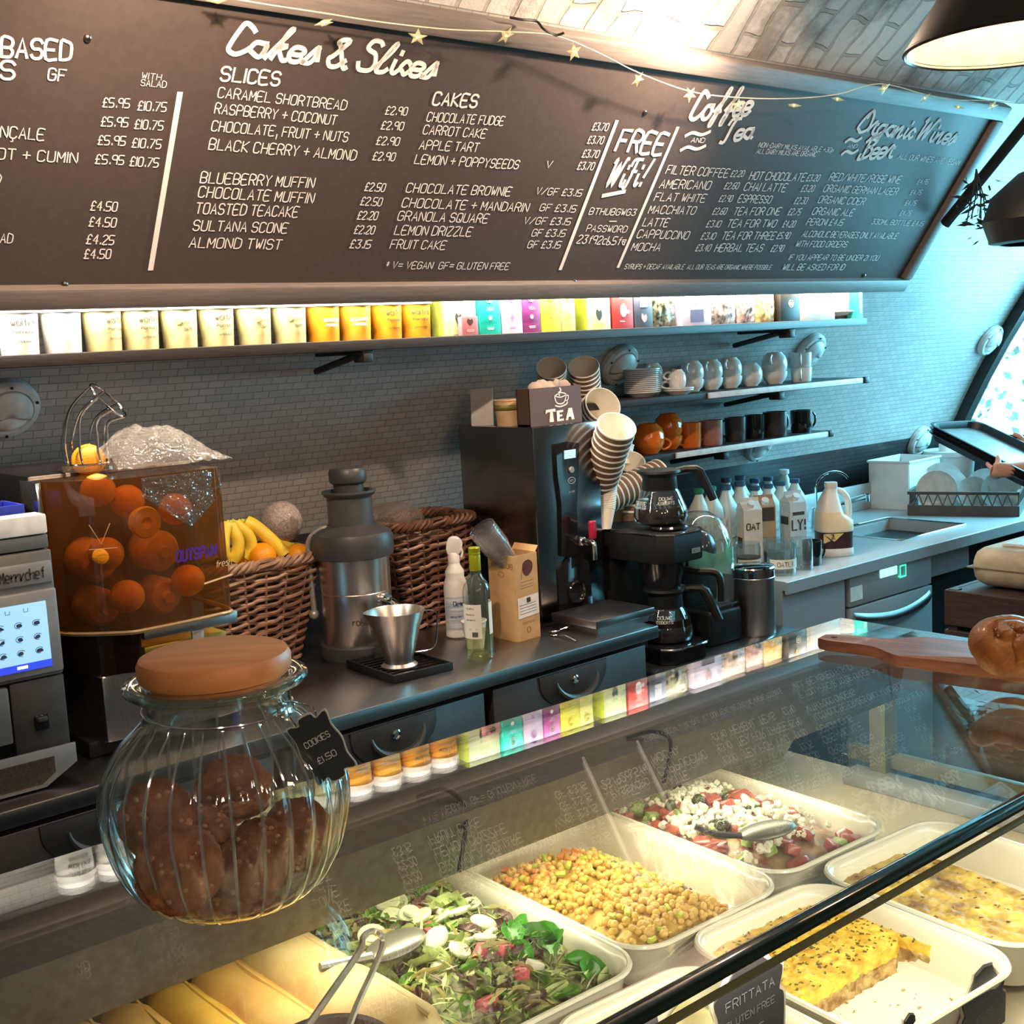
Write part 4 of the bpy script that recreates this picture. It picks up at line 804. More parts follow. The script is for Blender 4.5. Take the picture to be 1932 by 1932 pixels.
def banana(label, pts, r=.0165):
    o0 = pts[0]; t = thing('banana', label, 'banana', o0, 0, 'bananas in the fruit basket'); P_ = smoothpts([p-o0 for p in pts], 6); n = len(P_)
    b = MB(); b.tube(P_[3:-2], [r*min(1, .45+1.5*math.sin(PI*(i+2)/(n-1))**.8) for i in range(n-5)], 7); b.build('peel', m_ban, t, smooth=.9)
    b = MB(); b.tube(P_[:5], [.0055, .0055, .006, r*.62, r*.85], 7); b.build('stem', m_bgreen, t); b = MB(); b.tube(P_[-3:], [r*.75, r*.5, .003], 7); b.build('tip', m_btip, t); return t
by = lambda l, Y: [at_y(x, y, Y+dy) for x, y, dy in l]
banana('outer banana of the hanging bunch at the basket edge', by([(431, 983, 0), (424, 1000, -.01), (421, 1028, -.02), (424, 1048, -.01), (434, 1062, .02)], 2.85))
banana('middle banana of the bunch at the basket edge', by([(434, 982, .01), (440, 1000, .0), (449, 1020, -.01), (447, 1042, -.01), (437, 1062, .0)], 2.85))
banana('plump inner banana of the bunch, leaning over an orange', by([(437, 981, .02), (452, 995, .01), (469, 1012, .0), (473, 1035, .0), (458, 1058, .01)], 2.87))
banana('long single banana lying across the oranges, pointing down to the basket rim', by([(455, 982, .04), (478, 992, .02), (505, 1014, .0), (527, 1036, -.01), (540, 1052, -.02)], 2.87), .019)
banana('green-yellow banana at the back of the basket under the wrapped fruit', by([(500, 1015, .06), (520, 1022, .06), (540, 1029, .06), (556, 1037, .06)], 2.90), .015)
orange('orange resting on the front rim of the fruit basket', at_y(494, 1050, 2.86), .038, 'oranges in the fruit basket'); orange('orange in the near far corner of the fruit basket beside the rim', at_y(562, 1050, 2.88), .037, 'oranges in the fruit basket')
orange('orange tucked under the bananas in the fruit basket', at_y(455, 1052, 2.90), .034, 'oranges in the fruit basket')

# ------------------------------------------------------------------ vegetable juicer with jug
vj = thing('juice_extractor', 'upright steel and charcoal juice extractor between the two wicker baskets', 'juicer', (1.745, 2.765, ZW), math.radians(-40))
b = MB(); b.lathe([(0, 0), (.105, 0), (.108, .008), (.104, .035), (.097, .038), (0, .038)], 48); b.build('base', m_greyp, vj)
b = MB(); b.lathe([(.094, .036), (.095, .038), (.095, .176), (.0935, .178), (.095, .180), (.095, .272), (0, .272)], 56); b.build('body', m_steelv, vj)
b = MB(); b.lathe([(.097, .268), (.108, .272), (.110, .285), (.110, .320), (.104, .334), (.070, .352), (.062, .356), (0, .356)], 48); b.build('lid', m_greyp, vj)
b = MB(); b.lathe([(.060, .352), (.060, .428), (.066, .432), (.072, .440), (.072, .445), (.064, .445), (.058, .436), (0, .436)], 44); b.build('feed_tube', mat('slate_plastic', (.055, .06, .062), .45), vj)
b = MB(); b.lathe([(.040, .436), (.040, .462), (.048, .468), (.050, .474), (.050, .496), (.044, .505), (.02, .508), (0, .508)], 40); b.build('pusher', m_greyp, vj)
b = MB(); b.tube([(.085, -.06, .152), (.105, -.075, .150), (.128, -.088, .128)], [.013, .013, .011], 14); b.tube([(.075, -.055, .155), (.09, -.066, .154)], .021, 16); b.build('spout', m_chrome, vj)
b = MB(); b.tube(smoothpts([(-.112, -.02, .12), (-.116, -.02, .27), (-.112, -.02, .318), (-.085, -.02, .345), (-.06, -.02, .352)], 5), .0075, 8); b.ball((-.113, -.02, .118), .014, 10, 8); b.build('clamp_arm', m_ovenl, vj)
b = MB(); curved_text(b, 'robot', .0957, math.radians(16), .098, .055, .018, .13); b.build('badge_print', m_ink, vj, smooth=0)
c4 = [at_z(*q, ZW+.012) for q in ((672, 1243), (745, 1280), (835, 1253), (770, 1224))]; cc = sum(c4, V())/4
dt = thing('drip_tray', 'black square drip tray under the steel jug', 'tray', (1.722, 2.548, ZW), math.radians(-3))
b = MB(); b.box((0, 0, .004), (.175, .235, .008), .002); b.build('base', m_blackp, dt); b = MB()
for cx, cy, dx, dy in ((0, .115, .175, .006), (0, -.115, .175, .006), (.085, 0, .006, .235), (-.085, 0, .006, .235)): b.box((cx, cy, .010), (dx, dy, .02), .002)
b.build('rim', m_blackp, dt); b = MB()
for k in range(9): b.box((0, -.09+k*.0225, .011), (.165, .006, .005))
b.build('grid', m_blackg, dt, smooth=0)
jg = thing('steel_jug', 'tapered brushed steel measuring jug with wire handle on the black drip tray', 'jug', (1.708, 2.525, ZW+.0138), math.radians(-25))
b = MB(); b.lathe([(0, .006), (.046, .0), (.047, .004), (.037, .011), (.036, .020), (.052, .08), (.071, .142), (.073, .144), (.0715, .141), (.051, .08), (.035, .02), (0, .016)], 48, mod=lambda a, z: 1+(.16*max(0, math.cos(a-PI))**14 if z > .12 else 0)); b.build('body', m_steelv, jg)
b = MB(); b.tube(smoothpts([(.068, 0, .136), (.094, 0, .134), (.104, 0, .118), (.100, 0, .07), (.088, 0, .035), (.042, 0, .030)], 6), .0022, 8); b.build('handle', m_chrome, jg)

# ------------------------------------------------------------------ spray bottle, wine, carton
sb = thing('spray_bottle', 'white spray bottle with pale blue label in front of the taller basket', 'bottle', (2.035, 2.705, ZW), math.radians(-40))
m_wpl = mat('white_plastic', (.78, .77, .76), .3, var=.03)
b = MB(); b.lathe([(0, .002), (.030, 0), (.034, .004), (.034, .016), (.0325, .02), (.0335, .03), (.0335, .115), (.034, .14), (.031, .158), (.026, .172), (.027, .182), (.027, .188), (.017, .204), (.0155, .214), (0, .214)], 40); b.build('body', m_wpl, sb)
b = MB(); b.lathe([(.0340, .026), (.0340, .118)], 40, a0=math.radians(-150), a1=math.radians(-15)); lb = b.build('label', mat('pale_blue_label', (.40, .52, .66), .4, var=.2, scale=12, stretch=(1, 1, 12), col2=(.70, .74, .80)), sb)
b = MB(); curved_text(b, 'Clean', .0343, math.radians(14), .094, .030, .012, .18); curved_text(b, 'SURFACE SPRAY', .0343, math.radians(0), .06, .036, .005, .16); b.build('print', mat('navy_print', (.03, .05, .16), .5), lb, smooth=0)
b = MB(); b.lathe([(.0165, .212), (.0165, .236), (.014, .240), (0, .240)], 24); b.build('collar', m_wpl, sb)
b = MB(); b.prism([tuple(q) for q in smoothpts([(-.016, .236), (.016, .236), (.017, .268), (.008, .283), (-.010, .284), (-.024, .272), (-.026, .258)], 4, True)], .024, -.012, .003)
b.M = Matrix(); 
for v_ in b.bm.verts: v_.co = V((-v_.co.x, v_.co.z, v_.co.y))
b.build('spray_head', m_wpl, sb)
b = MB(); b.tube(smoothpts([(.020, 0, .254), (.024, 0, .240), (.021, 0, .226)], 4), .004, 8); b.build('trigger', m_wpl, sb)
wb = thing('wine_bottle', 'clear wine bottle with green screw cap and white label, near the worktop edge', 'bottle', (1.924, 2.468, ZW), math.radians(-38))
m_bg = glassy('pale_green_glass', (.95, .97, .92), 1.5, .02, .05, (.6, .62, .5), 1.5)
b = MB(); b.lathe([(0, .022), (.012, .020), (.026, .005), (.030, 0), (.0355, .003), (.0365, .010), (.0365, .175), (.034, .190), (.026, .204), (.017, .216), (.0145, .228), (.0140, .285), (0, .285)], 44); b.build('glass', m_bg, wb)
b = MB(); b.lathe([(0, .024), (.012, .0225), (.026, .008), (.0350, .006), (.0355, .012), (.0355, .072), (0, .072)], 40); b.build('wine', glassy('straw_wine', (.90, .90, .72), 1.36, .0, .06, (.55, .55, .25)), wb)
m_cap = mat('olive_green_cap', (.27, .29, .01), .3, .3)
b = MB(); b.lathe([(.0148, .232), (.0150, .2335), (.0150, .272), (.0146, .273), (.0152, .275), (.0152, .278), (.0148, .279), (.0152, .281), (.0152, .291), (.014, .2925), (0, .2925)], 32); b.build('screw_cap', m_cap, wb)
m_lab = mat('off_white_label', (.70, .68, .60), .6, var=.04)
b = MB(); b.lathe([(.0368, .058), (.0368, .148)], 24, a0=math.radians(-172), a1=math.radians(-76)); lb = b.build('label', m_lab, wb); b = MB(); b.lathe([(.0368, .066), (.0368, .150)], 24, a0=math.radians(-40), a1=math.radians(38)); b.build('label', m_lab, wb)
b = MB()
for s, z, h, a in (('VIURA', .135, .005, -35), ('PRODUCED IN', .120, .003, -35), ('WHITE WINE 75cl', .106, .003, -32), ('12% vol', .082, .0025, -22)): curved_text(b, s, .0371, math.radians(a), z, .026, h)
for k in range(12): b.frame(V((0, 0, 0)), V((1, 0, 0)), V((0, 1, 0)), V((0, 0, 1))); a = math.radians(-26+k*2); wd_ = .0004 if k % 3 else .0008; b.f([b.v((.0371*math.sin(a+d), -.0371*math.cos(a+d), z)) for d, z in ((-wd_/.037, .063), (wd_/.037, .063), (wd_/.037, .076), (-wd_/.037, .076))])
b.build('print', m_ink, lb, smooth=0)
ct_ = thing('cardboard_box', 'kraft cardboard box turned upside down, holding a stack of clear cups', 'box', (2.135, 2.57, ZW), math.radians(1))
m_kraft = mat('kraft_card', (.50, .30, .13), .7, var=.08, scale=30); m_kraftd = mat('kraft_print', (.20, .10, .04), .7)
W_, D_, H_ = .084, .108, .238
b = MB()
for cx, cy, dx, dy in ((0, -D_/2, W_, .0015), (0, D_/2, W_, .0015), (-W_/2, 0, .0015, D_), (W_/2, 0, .0015, D_)): b.box((cx, cy, H_/2), (dx, dy, H_))
b.box((0, 0, .002), (W_, D_, .003)); b.build('carton', m_kraft, ct_, smooth=0)
b = MB(); b.M = Matrix.Translation((0, D_/2, H_)) @ Euler((math.radians(-28), 0, 0)).to_matrix().to_4x4(); b.box((0, .0, .012), (W_, .0015, .024)); b.M = Matrix.Translation((W_/2, 0, H_)) @ Euler((0, math.radians(35), 0)).to_matrix().to_4x4(); b.box((0, 0, .010), (.0015, D_*.9, .02)); b.build('flap', m_kraft, ct_, smooth=0)
b = MB(); b.frame(V((-W_/2-.0012, -.048, H_-.024)), V((0, 1, 0)), V((0, 0, -1)), V((-1, 0, 0))); lay(b, 'BIOVEGAN', .086, .012, .0022); b.frame(V((-W_/2-.0012, .0, H_-.055)), V((0, 1, 0)), V((0, 0, -1)), V((-1, 0, 0))); b.tube([(.012*math.cos(k*PI/8), .008*math.sin(k*PI/8), 0) for k in range(16)], .0006, 4, True); b.build('print', m_kraftd, ct_, smooth=0)
b = MB(); b.frame(V((0, -D_/2-.0012, 0)), V((1, 0, 0)), V((0, 0, 1)), V((0, -1, 0)))
b.prism([tuple(q) for q in smoothpts([(-.012, .19), (.002, .178), (.02, .19), (.024, .21), (.01, .222), (-.01, .214)], 4, True)], .0006); b.ribbon([(-.012, .20), (-.018, .185), (-.018, .17)], .0012); b.build('picture', mat('cocoa_print', (.09, .025, .02), .5), ct_, smooth=0)
b = MB(); b.frame(V((0, -D_/2-.0014, 0)), V((1, 0, 0)), V((0, 0, 1)), V((0, -1, 0))); b.prism([(-.036, .062), (.040, .068), (.040, .125), (-.036, .119)], .0005); sl = b.build('sticker', mat('white_sticker', (.74, .68, .64), .5), ct_, smooth=0)
b = MB(); b.frame(V((0, -D_/2-.0022, 0)), V((1, 0, 0)), V((0, 0, 1)), V((0, -1, 0))); b.prism([(-.004, .104), (.010, .105), (.010, .118), (-.004, .117)], .0005)
for k in range(4): b.ribbon([(-.03, .098-k*.008), (.03, .102-k*.008)], .0012)
b.build('print', m_ink, sl, smooth=0)
b = MB(); b.frame(V((0, -D_/2-.0012, 0)), V((1, 0, 0)), V((0, 0, 1)), V((0, -1, 0)))
for z in (.145, .152, .162): b.ribbon([(-.022, z), (.026, z+.003)], .0009)
for z in (.046, .050): b.ribbon([(-.022, z), (.022, z+.002)], .001)
b.tube([(.006*math.cos(k*PI/8), .028+.008*math.sin(k*PI/8), 0) for k in range(16)], .0007, 4, True); b.build('print', m_kraftd, ct_, smooth=0)
# clear cups leaning out of the box
m_clearp = glassy('clear_cup_plastic', (.985, .98, .98), 1.5, .08, .05, (.9, .82, .80), .55)
a0 = V((2.145, 2.562, ZW+.175)); a1 = at_y(905, 992, 2.575); ax = (a1-a0).normalized(); rot = ax.to_track_quat('Z', 'Y').to_euler(); n = 8
b = MB(); b.lathe([(0, 0), (.026, 0), (.037, .088), (.0395, .090), (.0395, .093), (.037, .093)], 36); o0 = b.build('clear_cup', m_clearp)
st = a0+ax*.004
for i in range(n):
    o = o0 if i == 0 else o0.copy()
    if i: COL.objects.link(o)
    o.location = st+ax*(.0095*i+.015); o.rotation_euler = rot; tag(o, 'topmost clear plastic cup of the stack leaning out of the kraft box' if i == n-1 else 'clear plastic cup nested in the stack leaning out of the kraft box', 'cup', 'clear cups in the kraft box')
p = V((2.205, 2.60, ZW)); 
b = MB(); b.lathe([(0, 0), (.024, 0), (.033, .07), (.035, .072), (.035, .075), (.033, .075)], 32); o = b.build('paper_cup', [mat('white_paper', (.76, .74, .70), .6)], loc=(1.985, 2.565, ZW)); tag(o, 'small white paper cup half hidden behind the wine bottle', 'cup')
b = MB(); b.lathe([(0, 0), (.026, 0), (.037, .088), (.0395, .090), (.0395, .093), (.037, .093)], 36); o = b.build('clear_cup', m_clearp, loc=(2.215, 2.66, ZW)); tag(o, 'clear plastic cup standing behind the kraft box against the boiler', 'cup'); o.scale = (1, 1, 3.0); o.scale = (1, 1, 1)
def spoon(label, loc, rz):
    t = thing('teaspoon', label, 'spoon', loc, rz, 'teaspoons on the worktop')
    b = MB(); b.ball((0, 0, .004), (.018, .012, .004), 16, 8); b.build('bowl', m_chrome, t); b = MB(); b.tube(smoothpts([(.016, 0, .005), (.05, 0, .010), (.09, 0, .005), (.105, 0, .003)], 5), [.0022]*10+[.003]*6, 6); b.build('handle', m_chrome, t)
spoon('steel teaspoon with its handle towards the worktop edge, by the boiler tray', (2.205, 2.49, ZW), math.radians(-97)); spoon('steel teaspoon lying beside the kraft box', (2.235, 2.52, ZW), math.radians(-20))

# ------------------------------------------------------------------ water boiler
BT = at_y(1003, 807, 2.614).z; bo = thing('water_boiler', 'tall steel water boiler with black control strip and red tap', 'water boiler', (2.40, 2.785, ZW))
Y0 = 2.614-2.785; hz = BT-ZW
b = MB(); b.box((0, 0, hz/2+.01), (.258, -2*Y0, hz-.02), .004); b.build('case', mat('dark_boiler_steel', (.25, .245, .25), .22, 1, var=.08, scale=60, stretch=(14, 14, .6)), bo); b = MB(); b.box((0, .02, .01), (.22, .30, .02), .002); b.build('foot', m_blackp, bo)
f_ = lambda x, y: (at_y(x, y, 2.614)-V(bo.location))
def fpoly(nm, pts, m, th=.008, par=bo, off=0., bev=.002):
    b = MB(); b.frame(V((0, Y0-off, 0)), V((1, 0, 0)), V((0, 0, 1)), V((0, -1, 0))); b.prism([(f_(*q).x, f_(*q).z) for q in pts], th, 0, bev); return b.build(nm, m, par)
strip = fpoly('control_strip', [(1043, 838), (1066, 833), (1088, 836), (1086, 905), (1082, 960), (1088, 1045), (1068, 1052), (1056, 1050), (1054, 950), (1047, 900)], m_blackg, .012)
fpoly('display', [(1059, 850), (1080, 847), (1080, 863), (1059, 866)], emis('pale_lcd', (.35, .62, .75), .8), .002, strip, .012, 0)
q = f_(1072, 886); b = MB(); b.frame(V((q.x, Y0-.012, q.z)), V((1, 0, 0)), V((0, 0, 1)), V((0, -1, 0))); b.lathe([(.0095, 0), (.0095, .004), (.008, .006), (0, .006)], 24); b.build('push_button', m_ovenl, strip)
q = f_(1073, 906); b = MB(); b.frame(V((q.x, Y0-.0125, q.z)), V((1, 0, 0)), V((0, 0, 1)), V((0, -1, 0))); b.tube([(.014*math.cos(k*PI/12), .009*math.sin(k*PI/12), 0) for k in range(24)], .001, 6, True); b.M = b.M @ Matrix.Translation((-.008, -.003, 0)); lay(b, 'HOT', .016, .006, .001); b.M = b.M @ Matrix.Translation((-.004, -.032, 0)); lay(b, 'WATER', .022, .005, .0008); b.build('logo', mat('silver_print', (.4, .42, .44), .4), strip, smooth=0)
fpoly('lower_plate', [(1050, 1075), (1068, 1052), (1088, 1046), (1110, 1060), (1119, 1162), (1055, 1176)], m_blackg, .006)
q = f_(1084, 1116); b = MB(); b.frame(V((q.x, Y0-.006, q.z)), V((1, 0, 0)), V((0, 0, 1)), V((0, -1, 0))); b.lathe([(.034, 0), (.034, .006), (.031, .010), (.027, .007), (.024, .002), (0, .002)], 36); b.build('round_badge', m_blackg, bo)
q = f_(1095, 1022); tp = MB(); tp.tube([(q.x-.012, Y0-.005, q.z+.004), (q.x-.012, Y0-.045, q.z+.004)], .011, 14); tp.ball((q.x-.012, Y0-.02, q.z+.004), .015, 14, 10); tp.tube(smoothpts([(q.x-.012, Y0-.045, q.z+.004), (q.x-.012, Y0-.068, q.z+.002), (q.x-.012, Y0-.072, q.z-.02), (q.x-.012, Y0-.072, q.z-.045)], 5), .0085, 12); tp.build('tap', m_chrome, bo)
b = MB(); b.box((q.x-.012, Y0-.066, q.z+.042), (.022, .018, .055), .006, 3); b.build('tap_lever', mat('red_lever', (.34, .012, .04), .25, coat=.4), bo)
b = MB(); b.box((-.01, Y0-.13, .030), (.235, .185, .022), .003); b.box((-.01, Y0-.13, .009), (.20, .16, .018)); b.build('drip_tray', m_steel, bo)
# things on the boiler
tb = thing('tea_box', 'brown open box lettered TEA with a cup drawing, standing on the boiler', 'box', (at_y(1050, 798, 2.64).x, 2.66, BT))
tw_ = at_y(1098, 796, 2.64).x-at_y(1001, 798, 2.64).x; m_teab = mat('brown_sign_card', (.10, .055, .045), .5, var=.05)
b = MB(); th_ = .108
for cx, cy, dx, dy in ((0, -.02, tw_, .004), (0, .035, tw_, .004), (-tw_/2+.002, .0075, .004, .055), (tw_/2-.002, .0075, .004, .055)): b.box((cx, cy, th_/2), (dx, dy, th_))
b.box((0, .0075, .003), (tw_, .055, .006)); b.build('box', m_teab, tb, smooth=0)
m_wpaint = mat('white_paint_mark', (.80, .76, .72), .6)
b = MB(); b.frame(V((0, -.0232, 0)), V((1, 0, 0)), V((0, 0, 1)), V((0, -1, 0)))
for pl in ([(-.03, .008), (-.013, .008), (-.016, .038), (-.004, .036), (-.006, .046), (-.042, .044), (-.044, .032), (-.036, .037), (-.026, .037)], [(.0, .008), (.026, .009), (.026, .015), (.010, .014), (.010, .021), (.021, .022), (.021, .027), (.010, .027), (.010, .033), (.025, .034), (.025, .040), (-.001, .039)], [(.034, .009), (.043, .009), (.045, .018), (.056, .018), (.058, .009), (.068, .010), (.060, .044), (.046, .043)]): b.prism(pl, .0006)
b.build('lettering', m_wpaint, tb, smooth=0)
b = MB(); b.frame(V((.018, -.0232, .052)), V((1, 0, 0)), V((0, 0, 1)), V((0, -1, 0))); b.ribbon([tuple(q) for q in smoothpts([(-.024, .030), (-.018, .012), (-.006, .006), (.010, .008), (.018, .018), (.022, .032)], 4)], .0035); b.ribbon([tuple(q) for q in smoothpts([(-.024, .030), (0, .025), (.022, .032), (0, .038), (-.024, .030)], 4)], .003); b.ribbon([tuple(q) for q in smoothpts([(-.022, .002), (-.004, -.002), (.020, .003), (.026, .010)], 4)], .004); b.ribbon([tuple(q) for q in smoothpts([(.021, .028), (.030, .028), (.028, .016), (.019, .014)], 4)], .003); b.ribbon([tuple(q) for q in smoothpts([(-.004, .030), (-.008, .038), (.002, .044), (-.002, .052)], 4)], .004); b.build('drawing', m_wpaint, tb, smooth=0)
rnd = random.Random(4)
for k in range(5):
    b = MB(); b.ball((0, 0, 0), (.024, .012, .022), 12, 8, lambda d: 1+.2*noise.noise(d*3+V((k, 0, 0)))); o = b.build('tea_bag', mat('pale_tea_bag', (.42, .34, .30), .8, var=.15, bump=.3)); o.location = V(tb.location)+V((-.05+k*.027, .008+.006*(k % 2), .104+.004*(k % 2))); o.rotation_euler = (rnd.uniform(-.4, .4), 0, rnd.uniform(-1, 1)); tag(o, ['first tea bag poking out of the TEA box, at the wall end', 'tea bag heaped in the TEA box next to the first one', 'tea bag in the middle of the TEA box heap', 'tea bag of the TEA box heap under the cup stack', 'last tea bag of the TEA box heap, nearest the ripple cups'][k], 'tea bag', 'tea bags in the TEA box')
b = MB(); b.box((0, 0, .052), (.035, .004, .105), .001); p = at_x(915, 800, 2.30); o = b.build('white_card', mat('white_card', (.55, .52, .50), .6), loc=(2.305, 2.88, BT)); o.rotation_euler = (math.radians(-4), 0, math.radians(-55)); o.scale = (2, 1, 1.05); tag(o, 'plain white card standing at the back of the boiler', 'card')
t = thing('kraft_tub', 'kraft paper tub with olive band on the corner of the boiler', 'tub', (2.325, 2.775, BT)); b = MB(); b.lathe([(0, 0), (.038, 0), (.0445, .072), (.0465, .0735), (.0465, .0765), (.0445, .0765), (.037, .004), (0, .004)], 40); b.build('tub', mat('kraft_pale', (.58, .40, .22), .6), t)
b = MB(); b.lathe([(.0423, .045), (.0440, .062)], 40); b.build('band', mat('olive_band', (.20, .16, .04), .6), t, solid=.0008)
# ------------------------------------------------------------------ ripple paper cups
m_rip = mat('brown_ripple_card', (.22, .125, .075), .7, var=.12, scale=60); m_cupin = mat('white_cup_paper', (.82, .77, .68), .55, var=.03)
def paper_cup(ripple=True):
    b = MB(); b.mi = 0; b.lathe([(0, .003), (.028, .003), (.0285, 0), (.0305, 0), (.0412, .098)], 40); b.mi = 1; b.lathe([(.0412, .098), (.0428, .099), (.0432, .1015), (.0420, .1035), (.0405, .1025), (.0395, .098), (.0285, .008), (0, .006)], 40)
    return b.build('paper_cup', [m_rip if ripple else m_cupin, m_cupin], smooth=.7)
CUPP = [None, None]
def cup_stack(A, B, rad, n, step, label, ripple=True, sc=None):
    ax = (B-A).normalized(); rot = ax.to_track_quat('Z', 'Y').to_euler(); k = rad/.0428
    for i in range(n):
        j = 0 if ripple else 1
        if CUPP[j] is None: o = CUPP[j] = paper_cup(ripple)
        else: o = CUPP[j].copy(); COL.objects.link(o)
        o.location = B-ax*(.1035*k+step*k*(n-1-i)); o.rotation_euler = rot; o.scale = (k, k, k)
        tag(o, ('topmost paper cup of ' if i == n-1 else 'paper cup nested in ')+label, 'paper cup', 'paper cups stacked at '+label)
pc = lambda x, y, Y: at_y(x, y, Y)
cup_stack(pc(1040, 762, 2.90), pc(1040, 693, 2.81), wpx(29, pc(1040, 690, 2.81)), 4, .012, 'the short dark stack behind the TEA box')
cup_stack(pc(1111, 800, 2.91), pc(1101, 691, 2.79), wpx(30, pc(1100, 690, 2.79)), 8, .016, 'the upright stack behind the end of the TEA box')
cup_stack(pc(1105, 800, 2.80), pc(1138, 763, 2.68), wpx(36, pc(1140, 755, 2.68)), 6, .014, 'the leaning stack touching the TEA box')
cup_stack(pc(1132, 900, 2.66), pc(1164, 803, 2.53), wpx(38, pc(1170, 790, 2.53)), 11, .017, 'the long leaning stack in front of the orange cups')
cup_stack(pc(1141, 984, 2.64), pc(1153, 850, 2.655), wpx(18, pc(1150, 850, 2.655)), 34, .0078, 'the tall thin stack of white rims beside the boiler', False)
cup_stack(pc(1178, 880, 2.80), pc(1182, 838, 2.80), wpx(15, pc(1180, 840, 2.80)), 1, .01, 'the small single cup against the shelf edge', False)
cup_stack(pc(1180, 930, 2.82), pc(1190, 870, 2.74), wpx(28, pc(1190, 866, 2.75)), 4, .013, 'the short stack under the orange cups')
cup_stack(pc(1155, 935, 2.70), pc(1245, 893, 2.68), wpx(29, pc(1200, 900, 2.70)), 11, .019, 'the stack lying on its side behind the glass coffee pot')
cup_stack(pc(1185, 1000, 2.72), pc(1190, 925, 2.72), wpx(34, pc(1190, 940, 2.72)), 4, .016, 'the squat stack under the one lying on its side')
cup_stack(pc(1150, 1000, 2.74), pc(1152, 935, 2.74), wpx(28, pc(1150, 940, 2.74)), 3, .016, 'the hidden stack beside the tall thin one')
# ================================================================== crockery on the two lower shelves
def place(x, y, Y, z): p = at_y(x, y, Y); return V((p.x, Y, z))
SX = 2.865
s0 = None
pl = place(1212, 735, SX, z2)
sr = wpx(35, pl)
for i in range(13):
    o = saucer('saucer', 'topmost saucer of the white stack at the start of the crockery shelf' if i == 12 else 'white saucer inside the tall stack at the start of the crockery shelf', pl+V((0, 0, i*.0063)), sr, m_china, 'white saucer stack') if i == 0 else None
    if i == 0: s0 = o
    else:
        o = s0.copy(); COL.objects.link(o); o.location = pl+V((0, 0, i*.0063)); o['label'] = 'topmost saucer of the white stack at the start of the crockery shelf' if i == 12 else 'white saucer inside the tall stack at the start of the crockery shelf'
q = place(1280, 733, 2.80, z2); saucer('saucer', 'single white saucer at the shelf edge carrying small cups', q, .052, m_china); saucer('saucer', 'second saucer lying on the single one at the shelf edge', q+V((.004, 0, .006)), .050, m_china)
c0 = [None]
def china(x, y, Y, n, r, h, names, m=m_china, zs=None, inv=True, rz0=2.2, gname='white cups on the crockery shelf', zb=None):
    base = place(x, y, Y, zb if zb is not None else z2)
    for i in range(n):
        flip = inv and i == n-1
        loc = base+V((0, 0, (0, .55, 1.55)[i]*h if n == 3 else i*h)); 
        if flip: loc = loc+V((0, 0, h))
        t = cup('cup', names[min(i, len(names)-1)], 'cup', loc, m, r, h, 'cup', rz0+i*.5, gname)
        if flip: t.rotation_euler = (PI, 0, rz0+i*.7)
lv = ('bottom', 'middle', 'top')
def trio(w, n=3): return ['%s cup of %s' % (lv[i] if n == 3 else ('bottom', 'top')[i], w) for i in range(n)]
china(1278, 726, 2.80, 2, .030, .036, trio('the small espresso pair on the saucers', 2), zb=z2+.0125)
china(1306, 730, 2.872, 3, .042, .042, trio('the first tall column of white cups, behind the espresso pair'))
china(1342, 728, 2.878, 3, .042, .042, trio('the second column of white cups'))
china(1378, 726, 2.872, 3, .043, .043, trio('the third column of white cups, before the shorter pair'))
china(1417, 723, 2.868, 2, .042, .042, trio('the short white pair in mid shelf', 2))
china(1462, 721, 2.860, 3, .047, .046, trio('the widest column of white cups, leaning slightly'))
china(1232, 715, 2.935, 3, .036, .042, trio('the column hidden behind the saucer stack'))
for i in range(2): cup('mug', ['lower', 'upper'][i]+' white mug of the straight pair at the far end of the crockery shelf', 'mug', place(1512, 716, 2.85, z2+i*.055), m_china, .040, .054, 'mug', PI+.6, 'white mugs at the shelf end')
og = 'orange cups on the mug shelf'
china(1224, 846, 2.925, 2, .055, .052, ['wide orange cup standing upright at the near end of the mug shelf', 'orange cup turned over on top of the wide upright one'], m_orange_c, rz0=-.5, gname=og, zb=z3)
china(1262, 842, 2.965, 3, .050, .050, ['orange cup behind the wide one, bottom of its pile', 'orange cup turned over in the pile behind the wide one', 'topmost orange cup of the pile behind the wide one'], m_orange_c, rz0=-.4, gname=og, zb=z3)
def mug(x, y, Y, m, r, h, label, rz): cup('mug', label, 'mug', place(x, y, Y, z3), m, r, h, 'mug', rz, 'mugs on the mug shelf')
mug(1303, 838, 2.94, m_orange_c, .040, .088, 'tall dull orange mug beside the orange cups', .2); mug(1343, 838, 2.925, m_pinkc, .042, .090, 'dusty pink mug in the middle of the mug shelf', PI-.2)
mug(1388, 834, 2.945, m_brownc, .040, .088, 'charcoal mug right after the pink one', PI-.3); mug(1425, 831, 2.945, m_blackc, .040, .088, 'black mug between two charcoal ones', -.2); mug(1463, 828, 2.915, m_brownc, .046, .094, 'biggest charcoal mug near the end of the mug shelf', -.1); mug(1512, 818, 2.935, m_blackc, .043, .086, 'glossy black mug with shining handle, last on the mug shelf', -.3)

